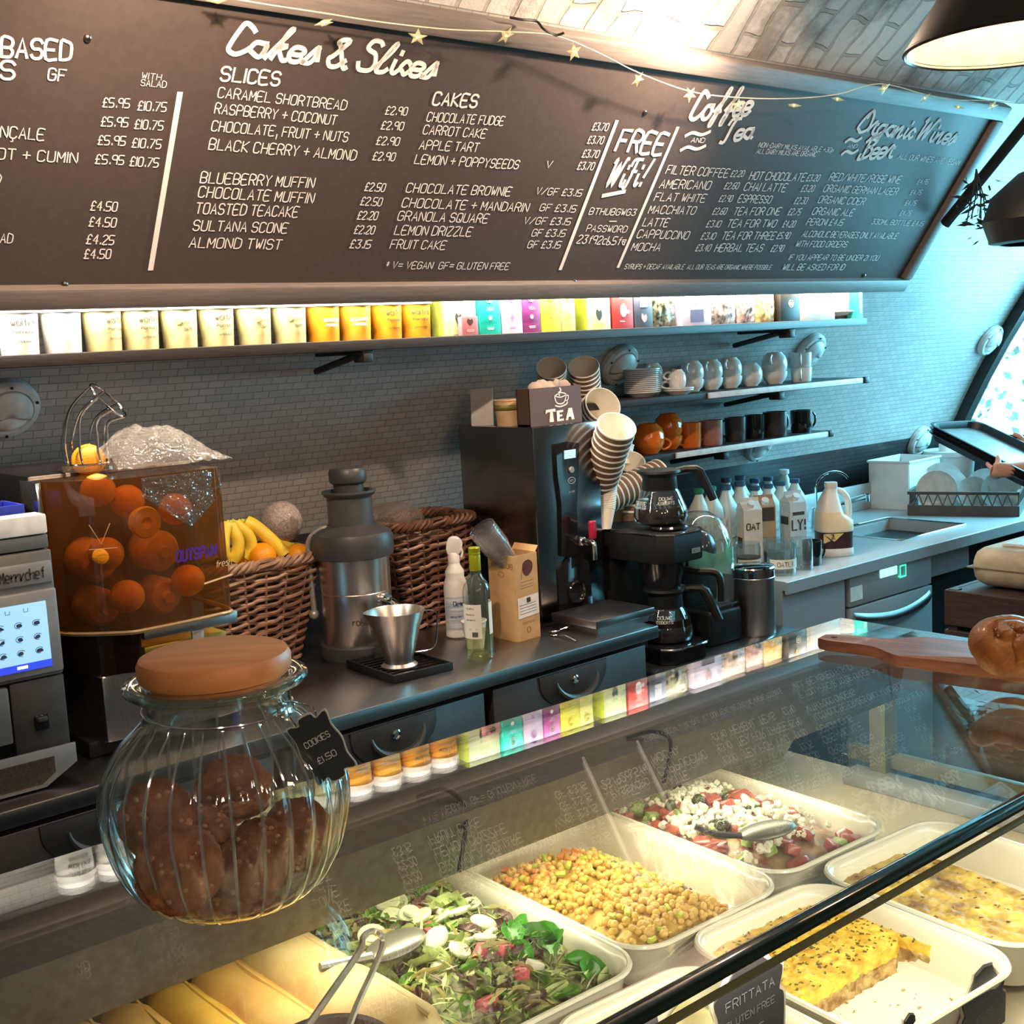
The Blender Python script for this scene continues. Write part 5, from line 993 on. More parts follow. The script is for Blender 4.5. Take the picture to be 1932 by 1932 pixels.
# ================================================================== low counter with the filter coffee machine
ZL = .755
m_deck = mat('black_counter', (.02, .024, .026), .3, coat=.2)
t = thing('low_counter', 'low black counter between the two worktops under the coffee machine', 'counter', (2.475, 2.37, ZL))
b = MB(); b.box((.342, .40, -.015), (.684, .80, .03), .006); b.build('top', m_deck, t); b = MB(); b.box((.342, .42, -.385), (.68, .74, .71)); b.build('carcass', m_blackp, t, smooth=0)
cm = thing('coffee_machine', 'black filter coffee machine with a glass pot on top and one below', 'coffee machine', (2.64, 2.41, ZL))
cb_ = lambda nm, x0, x1, y0, y1, z0, z1, m, bev=.006, par=cm: obox(nm, x0, x1, y0, y1, z0, z1, m, bev, par)
b = MB(); b.prism([(-.095, .0), (-.06, -.035), (.06, -.035), (.095, .0), (.095, .36), (-.095, .36)], .05, .0, .006); b.build('base', m_blackg, cm)
b = MB(); b.tube(smoothpts([(-.095, -.002, .047), (-.06, -.037, .047), (.06, -.037, .047), (.095, -.002, .047)], 4), .0035, 6); b.build('base_trim', m_chrome, cm)
cb_('column', -.09, .09, .20, .36, .05, .30, m_blackp)
b = MB(); b.prism([(-.095, .0), (-.06, -.035), (.06, -.035), (.095, .0), (.095, .38), (-.095, .38)], .088, .298, .008); hd = b.build('head', m_blackp, cm)
b = MB(); b.tube([(-.095, .30, .385), (-.095, .0, .385), (-.06, -.036, .385), (.06, -.036, .385), (.095, .0, .385), (.095, .30, .385)], .0032, 6); b.build('head_trim', m_chrome, cm)
b = MB(); b.box((.03, -.0372, .328), (.036, .002, .014)); bp = b.build('badge', m_ovenl, hd, smooth=0); b = MB(); b.frame(V((.016, -.0386, .324)), V((1, 0, 0)), V((0, 0, 1)), V((0, -1, 0))); lay(b, 'NOVO', .028, .008, .0012); b.build('badge_print', m_ink, bp, smooth=0)
b = MB(); b.lathe([(0, .185), (.045, .185), (.048, .195), (.066, .27), (.072, .298), (0, .298)], 32, (0, .07, 0)); b.build('filter_basket', m_blackg, cm); b = MB(); b.tube(smoothpts([(.05, .045, .262), (.075, .0, .255), (.105, -.045, .25), (.112, -.058, .22), (.112, -.058, .165)], 5), .011, 8); b.build('filter_handle', m_blackp, cm)
b = MB(); b.lathe([(0, .389), (.055, .389), (.058, .394), (.054, .399), (0, .399)], 32, (.01, .05, 0)); b.build('hotplate', m_blackg, cm)
m_potg = glassy('pot_glass', (.90, .93, .92), 1.5, .01, .03, (.7, .7, .7), 1.8)
def pot(label, loc, rz, level):
    t = thing('glass_coffee_pot', label, 'coffee pot', loc, rz, 'glass coffee pots'); t.scale = (1.12, 1.12, 1)
    b = MB(); b.lathe([(0, .002), (.055, .0), (.068, .006), (.073, .022), (.070, .045), (.052, .095), (.045, .105), (.044, .112)], 44); b.build('glass', m_potg, t)
    b = MB(); b.lathe([(0, .004), (.054, .003), (.066, .008), (.0715, .022), (.0690, .045), (.0655, level), (0, level)], 40); b.build('coffee', mat('black_coffee', (.012, .006, .004), .06, coat=.3), t)
    b = MB(); b.lathe([(.0455, .100), (.047, .104), (.045, .140), (.052, .150), (.060, .153), (.058, .160), (.03, .164), (0, .165)], 40); b.build('collar', m_blackp, t)
    b = MB(); b.tube([(.035, 0, .152), (.07, 0, .158), (.098, 0, .157), (.106, 0, .150), (.124, 0, .108), (.142, 0, .062)], [.010, .011, .012, .0135, .013, .0115], 8); b.build('handle', m_blackp, t)
    b = MB(); curved_text(b, 'DOUWE', .0628, math.radians(8), .076, .038, .009); curved_text(b, 'EGBERTS', .0672, math.radians(8), .064, .044, .008); curved_text(b, 'COFFEE', .0655, math.radians(-62), .060, .046, .011, .2); curved_text(b, 'FRESH FILTER', .069, math.radians(-62), .050, .05, .006, .2); b.build('print', mat('white_pot_print', (.7, .72, .7), .5), t, smooth=0)
    return t
pp_ = at_y(1247, 985, 2.505); pot('glass coffee pot half full of coffee standing on top of the coffee machine', (pp_.x, 2.505, ZL+.3995), math.radians(-40)-.0, .052)
pot('dark glass coffee pot inside the coffee machine under the filter', (2.645, 2.478, ZL+.0505), math.radians(-58), .07)
# clear cloche over a black knock-out machine
t = thing('clear_dome_dispenser', 'black counter machine under a clear rounded cover with green band, beside the coffee machine', 'dispenser', (2.865, 2.53, ZL))
b = MB(); b.box((0, 0, .055), (.155, .20, .11), .012, 3); b.build('base', m_blackp, t); b = MB(); b.box((.01, -.01, .118), (.13, .17, .012), .005); b.box((-.02, 0, .20), (.09, .12, .16), .03, 3); b.ball((-.02, 0, .29), (.06, .07, .07), 16, 10); b.build('mechanism', mat('blue_black_plastic', (.012, .016, .026), .25), t)
b = MB(); b.lathe([(.106, .112), (.108, .20), (.108, .26), (.103, .31), (.090, .35), (.066, .385), (.034, .405), (0, .41)], 36); d_ = b.build('cover', glassy('green_clear_dome', (.93, .98, .96), 1.5, .03, .04, (.40, .58, .52), 1.7), t); d_.scale = (.95, 1, 1)
b = MB(); b.grid(lambda u, v: V((.95*.1085*math.sin(a), -.1085*math.cos(a), .235+v*.06+.008*math.sin(u*14))) if [a := math.radians(-70+u*150)] else None, 26, 5); b.build('green_band', glassy('green_film', (.55, .85, .68), 1.5, .12, .42, (.30, .62, .45), 1.6), t)
tn = thing('steel_canister', 'tall shiny steel canister with rimmed lid on the low counter', 'canister', (3.03, 2.455, ZL))
b = MB(); b.lathe([(0, 0), (.066, 0), (.067, .004), (.066, .008), (.066, .175), (.0675, .178), (.0675, .184), (.066, .186), (0, .186)], 48); b.build('body', m_steelv, tn); b = MB(); b.lathe([(.0668, .186), (.0668, .206), (.069, .208), (.069, .214), (.066, .218), (.05, .222), (0, .223)], 48); b.build('lid', m_chrome, tn)

# ================================================================== far worktop with sink, dishwasher
XR0, YR0 = 3.163, 2.436
m_steelb = mat('satin_steel', (.40, .42, .43), .40, .35, var=.06, scale=60, stretch=(1, 10, 10))
rt = thing('sink_worktop', 'far steel worktop with an inset sink below the mug shelves', 'worktop', (XR0, YR0, ZW))
sx0_, sx1_, sy0_, sy1_ = 4.03-XR0, 4.51-XR0, 2.56-YR0, 2.92-YR0; LX = XEND-.10-XR0; DY = .72
b = MB()
for x0, x1, y0, y1 in ((0, sx0_, 0, DY), (sx1_, LX, 0, DY), (sx0_, sx1_, 0, sy0_), (sx0_, sx1_, sy1_, DY)): b.box(((x0+x1)/2, (y0+y1)/2, -.015), (x1-x0, y1-y0, .03))
b.box((LX/2, -.004, -.022), (LX, .012, .044), .003); b.build('top', m_steelb, rt, smooth=0)
b = MB(); bx = ((sx0_+sx1_)/2, (sy0_+sy1_)/2)
for c, d in (((bx[0], bx[1], -.17), (sx1_-sx0_, sy1_-sy0_, .006)), ((sx0_, bx[1], -.09), (.006, sy1_-sy0_, .16)), ((sx1_, bx[1], -.09), (.006, sy1_-sy0_, .16)), ((bx[0], sy0_, -.09), (sx1_-sx0_, .006, .16)), ((bx[0], sy1_, -.09), (sx1_-sx0_, .006, .16))): b.box(c, d)
b.build('sink_basin', m_steelb, rt, smooth=0)
b = MB(); b.tube([(sx0_+.02, sy0_, .001), (sx1_-.02, sy0_, .001), (sx1_, sy0_+.02, .001), (sx1_, sy1_-.02, .001), (sx1_-.02, sy1_, .001), (sx0_+.02, sy1_, .001), (sx0_, sy1_-.02, .001), (sx0_, sy0_+.02, .001)], .004, 6, True); b.build('sink_rim', m_chrome, rt)
b = MB(); b.box((LX/2, DY-.01, .058), (LX, .012, .115), .003); b.build('upstand', m_steelb, rt)
b = MB(); b.box((.004, .36, -.45), (.008, .70, .84)); b.box((.175, .02, -.125), (.342, .016, .16), .002); b.build('end_panel', m_steelb, rt, smooth=0)
b = MB(); b.box((1.25, .42, -.47), (.62, .5, .84)); b.build('carcass', m_blackp, rt, smooth=0)
dw = thing('dishwasher', 'steel undercounter dishwasher with lit display and bowed handle', 'dishwasher', (3.535, 2.45, .04))
W2 = .52
b = MB(); b.box((W2/2, .3, .415), (W2, .56, .80), .004); b.build('body', m_dsteel, dw); 
b = MB(); b.box((W2/2, .008, .765), (W2-.004, .02, .118), .003); cp = b.build('control_panel', m_steelb, dw); b = MB(); b.box((W2/2, .006, .35), (W2-.004, .022, .70), .003); b.build('door', m_steelb, dw)
b = MB(); b.grid(lambda u, v: V((.02+u*(W2-.04), -.004-.022*math.sin(PI*u)**.6-.010*math.sin(PI*v), .640-.028*math.sin(PI*u)+v*.045)), 20, 6); b.build('handle', m_steel, dw)
dq = lambda x, y: at_y(x, y, 2.446)-V(dw.location)
b = MB(); a = dq(1661, 1092); c = dq(1692, 1066); b.box(((a.x+c.x)/2, -.004, (a.z+c.z)/2), (abs(c.x-a.x), .004, .030), .001); b.build('display', emis('cyan_lcd', (.35, 1, .92), 1.6), cp, smooth=0)
b = MB(); a = dq(1703, 1077); b.frame(V((a.x, -.006, a.z)), V((1, 0, 0)), V((0, 0, 1)), V((0, -1, 0))); b.ribbon([(-.018, -.02), (-.018, .02), (.018, .02), (.018, -.02), (-.018, -.02)], .007); b.build('button_light', emis('green_led', (.08, .95, .55), 1.4), cp, smooth=0)
a = dq(1617, 1100); b = MB(); b.box((.04, -.003, .75), (.07, .002, .05)); b.build('sticker', mat('pale_sticker', (.70, .74, .70), .6), cp, smooth=0)
# tap with lever, gooseneck hose
tp = thing('sink_tap', 'chrome mixer tap with a long flat spout over the sink', 'tap', (4.15, 3.02, ZW))
b = MB(); b.lathe([(0, 0), (.028, 0), (.026, .05), (.022, .08), (0, .085)], 20); b.build('body', m_chrome, tp); b = MB(); b.tube([(0, 0, .06), (.05, -.02, .075), (.22, -.08, .105)], [.014, .013, .012], 10); b.lathe([(.016, 0), (.018, .03), (0, .03)], 12, (.225, -.082, .085)); b.build('spout', m_chrome, tp); b = MB(); b.tube([(0, 0, .08), (.015, -.015, .10), (.07, -.05, .125)], .007, 8); b.build('lever', m_chrome, tp)
g0 = at_z(1541, 1003, ZW); hg = at_y(1560, 890, g0.y).z-ZW; k_ = .085
t = thing('gooseneck_tap', 'slim gooseneck water tap arching over the milk jug', 'tap', g0)
b = MB(); b.lathe([(0, 0), (.016, 0), (.012, .03), (.009, .05), (0, .05)], 16); b.build('base', m_chrome, t); b = MB(); b.tube([(0, 0, .04), (0, 0, hg-.06)]+[(k_*(1-math.cos(PI*i/14)), -.02*(1-math.cos(PI*i/14)), hg-.06+.06*math.sin(PI*i/14)) for i in range(1, 13)], .0048, 8); b.build('neck', m_chrome, t)
# milk bottles
m_hdpe = mat('milky_bottle', (.50, .58, .57), .35, var=.05, sub=.2); m_milk = mat('cream_milk', (.76, .66, .47), .35, var=.04); m_capb = mat('navy_cap', (.03, .07, .14), .4); m_capg = mat('green_cap', (.02, .16, .10), .4)
def bottle_mesh(b, h, hw, z0=0., z1=1e9):
    prof = [(0, .90, .3), (.008, 1, .3), (h*.60, 1, .3), (h*.70, .93, .4), (h*.82, .58, .7), (h*.90, .40, 1), (h*.955, .38, 1)]
    n = 28; rings = []
    for z, k, e in prof:
        rr = []
        for i in range(n):
            a = 2*PI*i/n; c, s = math.cos(a), math.sin(a); p = .45+.55*e
            rr.append(b.v((hw*k*abs(c)**p*(1 if c >= 0 else -1), hw*k*abs(s)**p*(1 if s >= 0 else -1), z)))
        rings.append(rr)
    b.f(rings[0][::-1]); b.f(rings[-1])
    for A, B in zip(rings, rings[1:]):
        for i in range(n): b.f([A[i], A[(i+1) % n], B[(i+1) % n], B[i]])
def milk(label, loc, rz, cap, first={}):
    if cap in first: return dup(first[cap], loc, rz, label)
    t = thing('milk_bottle', label, 'milk bottle', loc, rz, 'plastic milk bottles by the sink'); first[cap] = t; h = .25
    b = MB(); bottle_mesh(b, h, .0385); b.build('bottle', m_hdpe, t, smooth=.9)
    b = MB(); b.lathe([(.0185, h*.93), (.020, h*.935), (.020, h*.995), (.018, h), (0, h)], 20); b.build('cap', cap, t)
    b = MB(); b.box((0, -.0418, .10), (.06, .001, .075)); b.box((-.0418, 0, .10), (.001, .06, .075)); b.build('label', mat('cream_blue_label', (.55, .60, .58), .5, var=.25, scale=40), t, smooth=0)
    return t
caps = [(1341, 917, 2.945), (1370, 901, 3.06), (1369, 915, 2.95), (1396, 897, 3.06), (1396, 908, 2.95), (1424, 903, 3.06), (1424, 917, 2.945), (1449, 899, 3.06), (1449, 913, 2.945), (1473, 908, 2.95), (1499, 903, 2.955), (1318, 922, 2.96)]
wh = ['leftmost of the front row of milk bottles, seen through the clear cover', 'milk bottle at the back of the group, second from the coffee pot', 'milk bottle in the second row beside the coffee pot handle', 'milk bottle in the back row, third from the coffee pot', 'milk bottle in the middle row above the white oat carton', 'milk bottle in the back row above the kraft carton', 'front milk bottle half full of creamy milk behind the kraft carton', 'back-row milk bottle just above the dark-lettered carton', 'milk bottle standing right behind the dark-lettered carton', 'milk bottle between the dark-lettered carton and the last one', 'last milk bottle of the group, nearest the gooseneck tap', 'milk bottle hidden behind the glass coffee pot handle']
for i, (x, y, Y) in enumerate(caps):
    p = at_y(x, y, Y); milk(wh[i], (p.x, Y, ZW), random.uniform(-.12, .12), m_capg if i in (0, 11) else m_capb).scale = (1, 1, (p.z-ZW)/.25)
p = at_y(1483, 886, 3.06); t = milk('taller pale bottle with a white cap standing behind the last milk bottles', (p.x, 3.07, ZW), .2, mat('white_cap', (.7, .75, .75), .4)); t.scale = (1, 1, (p.z-ZW)/.25)
def drink_carton(label, loc, rz, col, txts, h=.20, w_=.072):
    t = thing('drink_carton', label, 'carton', loc, rz, 'plant milk cartons by the sink'); m = mat('card_%d' % round(col[0]*999), col, .5, var=.08)
    b = MB(); b.box((0, 0, h*.43), (w_, w_, h*.86), .002); A = [(-w_/2, -w_/2, h*.86), (w_/2, -w_/2, h*.86), (w_/2, w_/2, h*.86), (-w_/2, w_/2, h*.86)]
    vs = [b.v(q) for q in A]; e = [b.v((-w_/2, 0, h)), b.v((w_/2, 0, h))]; b.f([vs[0], vs[1], e[1], e[0]]); b.f([vs[2], vs[3], e[0], e[1]]); b.f([vs[1], vs[2], e[1]]); b.f([vs[3], vs[0], e[0]]); b.box((0, 0, h+.006), (w_, .003, .014)); b.build('carton', m, t, smooth=0)
    b = MB(); b.M = Matrix.Translation((0, -w_*.25, h*.93)) @ Euler((math.radians(38), 0, 0)).to_matrix().to_4x4(); b.lathe([(0, 0), (.014, 0), (.0135, .016), (0, .016)], 18); b.build('cap', m_wpl, t)
    for face, (s, z, hh, wd) in txts:
        b = MB(); X = V((1, 0, 0)) if face == 'f' else V((0, -1, 0)); N = V((0, -1, 0)) if face == 'f' else V((-1, 0, 0)); b.frame(N*(w_/2+.0012)-X*(wd/2)+V((0, 0, z)), X, V((0, 0, 1)), N)
        if s == '#': b.prism([(0, 0), (wd, 0), (wd, hh), (0, hh)], .0005)
        else: lay(b, s, wd, hh, hh*.2)
        b.build('print', m_ink, t, smooth=0)
    return t
drink_carton('white plant-milk carton seen through the clear cover', (3.484, 2.835, ZW), -.5, (.68, .67, .63), [('f', ('OAT', .10, .022, .05)), ('l', ('#', .03, .04, .04))])
drink_carton('kraft brown carton standing between two pale ones', (3.572, 2.84, ZW), -.6, (.42, .26, .15), [('f', ('#', .12, .05, .06)), ('l', ('SOYA', .08, .02, .05))])
drink_carton('pale grey carton with big dark letters LY in front of the milk bottles', (3.715, 2.815, ZW), -.35, (.56, .56, .55), [('f', ('LY!', .07, .036, .055)), ('f', ('#', .125, .012, .05)), ('l', ('#', .09, .03, .05))])
m_jarg = glassy('jar_glass', (.90, .94, .93), 1.5, .02, .05, (.6, .65, .65), 2.0)
def jar(label, loc, r, h, txt_=None, fill=None, rz=-.6):
    t = thing('glass_jar', label, 'jar', loc, rz, 'glass jars at the end of the sink worktop')
    b = MB(); b.lathe([(0, .003), (r*.92, 0), (r, .006), (r, h*.86), (r*.94, h*.93), (r*.94, h), (r*.89, h), (r*.88, h*.92), (r*.94, h*.85), (r*.94, .01), (0, .009)], 32); b.build('glass', m_jarg, t)
    if fill: b = MB(); b.lathe([(0, .011), (r*.92, .011), (r*.92, h*.55), (0, h*.58)], 24); b.build('contents', fill, t)
    if txt_:
        b = MB(); b.lathe([(r+.0006, h*.22), (r+.0006, h*.50)], 20, a0=math.radians(-160), a1=math.radians(-20)); lb = b.build('label', m_lab, t); b = MB(); curved_text(b, txt_, r+.001, 0, h*.29, r*1.2, h*.13); b.build('print', m_ink, lb, smooth=0)
    return t
jar('glass jar with a plain front nearest the canister', (3.215, 2.625, ZW), .042, .105, 'SOYA', mat('brown_grounds', (.10, .05, .03), .8, bump=.5)); jar('glass jar with a white label reading OATLY', (3.265, 2.525, ZW), .048, .112, 'OATLY', None); jar('straight clear jar beside the labelled one', (3.375, 2.525, ZW), .038, .108); jar('short clear jar behind the labelled one', (3.36, 2.63, ZW), .038, .10, None, MATS['brown_grounds'])
cup('mug', 'small black mug between the clear jar and the milk jug', 'mug', (3.46, 2.545, ZW), m_blackc, .034, .085, 'mug', -.2)
# big milk jug
mj = thing('milk_jug', 'big plastic milk jug with handle and dark label standing before the sink', 'milk jug', (3.665, 2.60, ZW), math.radians(-38))
def jugsec(b, zs):
    n = 36; rings = []
    for z, hw, hd, cx in zs:
        rings.append([b.v((cx+hw*abs(math.cos(2*PI*i/n))**.62*(1 if math.cos(2*PI*i/n) >= 0 else -1), hd*abs(math.sin(2*PI*i/n))**.62*(1 if math.sin(2*PI*i/n) >= 0 else -1), z)) for i in range(n)])
    b.f(rings[0][::-1]); b.f(rings[-1])
    for A, B in zip(rings, rings[1:]):
        for i in range(n): b.f([A[i], A[(i+1) % n], B[(i+1) % n], B[i]])
b = MB(); jugsec(b, [(0, .058, .058, 0), (.006, .064, .062, 0), (.026, .064, .062, 0), (.03, .062, .060, 0), (.088, .062, .060, 0), (.092, .064, .062, 0), (.125, .063, .062, 0), (.150, .045, .056, -.016), (.19, .036, .045, -.016), (.222, .025, .030, -.012), (.238, .020, .021, -.008), (.243, .020, .021, -.008), (.246, .022, .022, -.008), (.262, .021, .021, -.008)])
b.build('body', mat('translucent_white_jug', (.72, .74, .72), .35, var=.03, sub=.2), mj, smooth=.8)
b = MB(); jugsec(b, [(.0925, .0648, .0628, 0), (.125, .0638, .0628, 0), (.150, .0458, .0568, -.016), (.160, .0435, .0545, -.016)]); b.build('milk_level', m_milk, mj, smooth=.8)
b = MB(); b.tube(smoothpts([(.004, 0, .232), (.030, 0, .226), (.050, 0, .200), (.054, 0, .165), (.050, 0, .128)], 6), [.012]*20+[.014]*5, 10); b.build('handle', MATS['translucent_white_jug'], mj)
b = MB(); jugsec(b, [(.030, .0628, .0608, 0), (.088, .0628, .0608, 0)]); lb = b.build('label', mat('dark_plum_label', (.035, .014, .016), .4, var=.2, scale=30), mj)
b = MB(); b.frame(V((-.01, -.0612, 0)), V((1, 0, 0)), V((0, 0, 1)), V((0, -1, 0))); b.prism([(-.045, .085), (.028, .085), (-.006, .056)], .0006); b.prism([(-.045, .085), (-.02, .06), (-.045, .05)], .0006); b.build('label_panel', mat('straw_yellow', (.66, .50, .20), .5), lb, smooth=0); b = MB(); b.frame(V((-.026, -.0622, .066)), V((1, 0, 0)), V((0, 0, 1)), V((0, -1, 0))); lay(b, '2L', .013, .016, .003); b.build('print', m_ink, lb, smooth=0)
# white tub, bucket, pump bottle, rack
m_wtub = mat('white_catering_plastic', (.66, .70, .69), .4, var=.03)
t = thing('white_container', 'white rectangular plastic container at the back of the drainer', 'container', (4.86, 3.065, ZW), math.radians(4))
b = MB()
for cx, cy, dx, dy in ((0, -.095, .28, .006), (0, .095, .28, .006), (-.14, 0, .006, .19), (.14, 0, .006, .19)): b.box((cx, cy, .105), (dx, dy, .21), .002)
b.box((0, 0, .004), (.28, .19, .008)); b.build('walls', m_wtub, t); b = MB(); b.tube([(-.144, -.099, .21), (.144, -.099, .21), (.144, .099, .21), (-.144, .099, .21)], .006, 6, True); b.build('rim', m_wtub, t)
t = thing('white_bucket', 'round white lidded bucket beside the rectangular container', 'bucket', (5.16, 3.02, ZW)); b = MB(); b.lathe([(0, 0), (.095, 0), (.112, .21), (0, .21)], 36); b.build('bucket', m_wtub, t); b = MB(); b.lathe([(.116, .200), (.117, .222), (.105, .226), (0, .224)], 36); b.build('lid', m_wtub, t)
t = thing('pump_bottle', 'white pump soap bottle standing on the bucket lid', 'bottle', (5.09, 3.0, ZW+.2265)); b = MB(); b.lathe([(0, 0), (.028, 0), (.028, .03), (.018, .045), (.018, .07), (0, .07)], 24); b.build('bottle', m_wpl, t); b = MB(); b.lathe([(.020, .068), (.020, .088), (.008, .09), (.008, .105), (0, .105)], 18); b.tube([(0, 0, .103), (-.02, -.02, .104), (-.04, -.035, .098)], [.011, .010, .006], 8); b.build('pump', m_wpl, t)
p = V((4.84, 2.76, ZW)); t = thing('black_bin', 'tall black plastic bin behind the held tray', 'bin', (5.20, 2.77, ZW)); b = MB(); b.lathe([(0, 0), (.085, 0), (.115, .27), (.122, .275), (.122, .285), (.105, .285), (.08, .01), (0, .008)], 28); b.build('bin', m_blackp, t)
rk = thing('dish_rack', 'brown plastic dishwasher rack full of upright plates on the drainer', 'dish rack', (4.885, 2.77, ZW), math.radians(23)); RKW = .43
m_rack = mat('brown_rack_plastic', (.075, .055, .045), .5)
b = MB(); b.box((0, 0, .006), (RKW, RKW, .012))
for sx, sy, a in ((0, -1, 0), (0, 1, 0), (-1, 0, 1), (1, 0, 1)):
    d = (RKW, .012) if a == 0 else (.012, RKW); c = (sx*RKW/2, sy*RKW/2)
    b.box((*c, .022), (*d, .044)); b.box((*c, .096), (*d, .012))
    for k in range(11):
        for s in (-1, 1):
            f0 = -RKW/2+.02+k*(RKW-.04)/10; f1 = f0+s*.02
            if abs(f1) < RKW/2: P0 = (f0, c[1], .042) if a == 0 else (c[0], f0, .042); P1 = (f1, c[1], .094) if a == 0 else (c[0], f1, .094); b.tube([P0, P1], .003, 4)
b.build('rack', m_rack, rk, smooth=0)
pl0 = None; RM = Matrix.Rotation(math.radians(23), 3, 'Z')
m_plate = mat('pale_plate', (.58, .58, .56), .2, coat=.3)
wh2 = ['first plate in the rack, facing the sink', 'second plate in the rack', 'third plate standing in the rack', 'fourth plate standing in the rack', 'fifth plate in mid rack', 'plate behind the middle of the rack', 'tilted plate near the gripping hand', 'last plate in the rack by the far rim']
for i, (lx, ly, r, yw) in enumerate(((-.14, .11, .085, 0), (-.08, .09, .08, .1), (-.02, .10, .08, .1), (.03, .08, .078, .1), (.09, .12, .09, .15), (-.10, -.03, .07, .3), (-.05, -.08, .085, -.1), (-.09, -.14, .08, .2))):
    c = V(rk.location)+RM @ V((lx, ly, .014+r*.98)); 
    if pl0 is None: o = pl0 = saucer('plate', '', c, .09, m_plate, 'plates standing in the rack')
    else: o = pl0.copy(); COL.objects.link(o)
    o.location = c; o.scale = (r/.09,)*3; o.rotation_euler = (0, math.radians(-82), math.radians(23)+yw*.5); o['label'] = 'pale '+wh2[i]
# ================================================================== person holding the deep tray
TA = at_x(1748, 798, 4.46); TBk = at_x(1803, 775, 4.74); TD = at_x(1945, 897, 4.24); TC = TBk+(TD-TA)*.98
tx = (TD-TA).normalized(); ty_ = (TBk-TA); ty_ = (ty_-tx*ty_.dot(tx)); tyl = ty_.length; ty_.normalize(); tz = tx.cross(ty_); tl_ = (TD-TA).length
m_tray = mat('blackened_tray', (.012, .013, .015), .35, .3); m_tin = mat('grey_baked_metal', (.30, .29, .28), .35, .6)
def rrect(L_, W2_, r, n=6):
    out = []
    for cx, cy, a0 in ((L_-r, W2_-r, 0), (r, W2_-r, PI/2), (r, r, PI), (L_-r, r, 1.5*PI)): out += [(cx+r*math.cos(a0+PI/2*k/n), cy+r*math.sin(a0+PI/2*k/n)) for k in range(n+1)]
    return out
tray_lab = ['topmost black baking tray held in the hands at the edge of the picture', 'second black baking tray of the held stack', 'lowest black baking tray of the held stack']
for k in range(3):
    O_ = TA-tz*.016*k; tr = thing('baking_tray', tray_lab[k], 'tray', O_, 0, 'stack of held baking trays'); b = MB(); b.frame(V((0, 0, 0)), tx, ty_, tz)
    R0 = rrect(tl_, tyl, .05); c_ = (tl_/2, tyl/2); ins = lambda d: [(c_[0]+(x-c_[0])*(1-2*d/tl_), c_[1]+(y-c_[1])*(1-2*d/tyl)) for x, y in R0]
    rings = [[b.v((x, y, z)) for x, y in ins(d)] for d, z in ((.0, -.002), (-.004, .002), (.002, .004), (.008, .001), (.016, -.024), (.014, -.027), (.004, -.003))]
    for A_, B_ in zip(rings, rings[1:]):
        for q in range(len(A_)): b.f([A_[q], A_[(q+1) % len(A_)], B_[(q+1) % len(A_)], B_[q]])
    b.build('rim', m_tray, tr, smooth=.8); b = MB(); b.frame(V((0, 0, 0)), tx, ty_, tz); b.prism(ins(.0155), .003, -.0265); b.build('tray_floor', m_tin if k == 0 else m_tray, tr, smooth=0)
D_ = .062
m_skin = mat('skin', (.50, .25, .17), .5, var=.06, scale=30, sub=.15); m_cloth = mat('black_cloth', (.015, .015, .018), .85)
def hand_pt(a, bb, c): return TA+tx*a+ty_*bb+tz*c
E1 = max(0., (at_p(1888, 868, TA, tz)-TA).dot(tx)); E2 = (at_p(1925, 822, TBk, tz)-TA).dot(tx)
h1 = hand_pt(E1+.03, -.030, -.030); h2 = hand_pt(E2+.05, tyl+.030, -.028)
torso = V((5.02, 1.72, 0))
verts = []; edges = []; rad = []
def jv(p, r, par=None):
    verts.append(tuple(p)); rad.append(r)
    if par is not None: edges.append((par, len(verts)-1))
    return len(verts)-1
pel = jv(torso+V((0, 0, .98)), .15); wst = jv(torso+V((0, .0, 1.14)), .13, pel); chs = jv(torso+V((-.01, .02, 1.33)), .15, wst); nk = jv(torso+V((-.02, .03, 1.50)), .06, chs); hdv = jv(torso+V((-.03, .05, 1.62)), .095, nk); jv(torso+V((-.03, .06, 1.74)), .085, hdv)
for s in (-1, 1):
    hp = jv(torso+V((.09*s, -.02*s, .90)), .10, pel); kn = jv(torso+V((.10*s, .0, .50)), .068, hp); an = jv(torso+V((.10*s, -.02, .09)), .045, kn); jv(torso+V((.07*s, .12, .035)), .035, an)
fv = []
for s, hpt, inward in ((-1, h1, 1), (1, h2, -1)):
    sh = jv(torso+V((-.13*1 if s < 0 else .05, -.10 if s < 0 else .17, 1.40)), .062, chs)
    sp_ = V(verts[sh]); el = jv(sp_.lerp(hpt, .5)+V((.03, -.03, -.10)), .044, sh); wr = jv(hpt+(V(verts[el])-hpt).normalized()*.075, .029, el)
    pm = jv(hpt, .032, wr); d = (hpt-V(verts[wr])).normalized(); kk = jv(hpt-tx*.014, .027, pm)
    for fi in range(4):   # fingers run along and under the tray, the first one along its outer side
        b0 = hpt-tx*.028+ty_*inward*(.004+.004*fi)-tz*(.002+.011*fi); a1 = jv(b0, .0105, kk)
        p1 = b0-tx*(.024, .027, .025, .020)[fi]+ty_*inward*(.004+.012*fi)-tz*(.003*fi); a2 = jv(p1, .0092, a1)
        p2 = p1-tx*(.020, .022, .021, .016)[fi]+ty_*inward*(.008+.006*fi); a3 = jv(p2, .0083, a2); jv(p2-tx*.014+ty_*inward*.008, .0072, a3)
    t1 = jv(hpt-tx*.004+tz*.026, .0125, pm); t2 = jv(hpt-tx*.022+tz*.040+ty_*inward*.012, .0105, t1); jv(hpt-tx*.040+tz*.042+ty_*inward*.026, .0085, t2)
me = bpy.data.meshes.new('body'); me.from_pydata(verts, edges, []); pe = thing('person', 'person standing beyond the picture edge, only hands and forearms seen gripping the deep tray', 'person', torso)
body = bpy.data.objects.new('body', me); COL.objects.link(body); body.parent = pe; body.matrix_parent_inverse = Matrix.Translation(-torso); me.materials.append(m_skin)
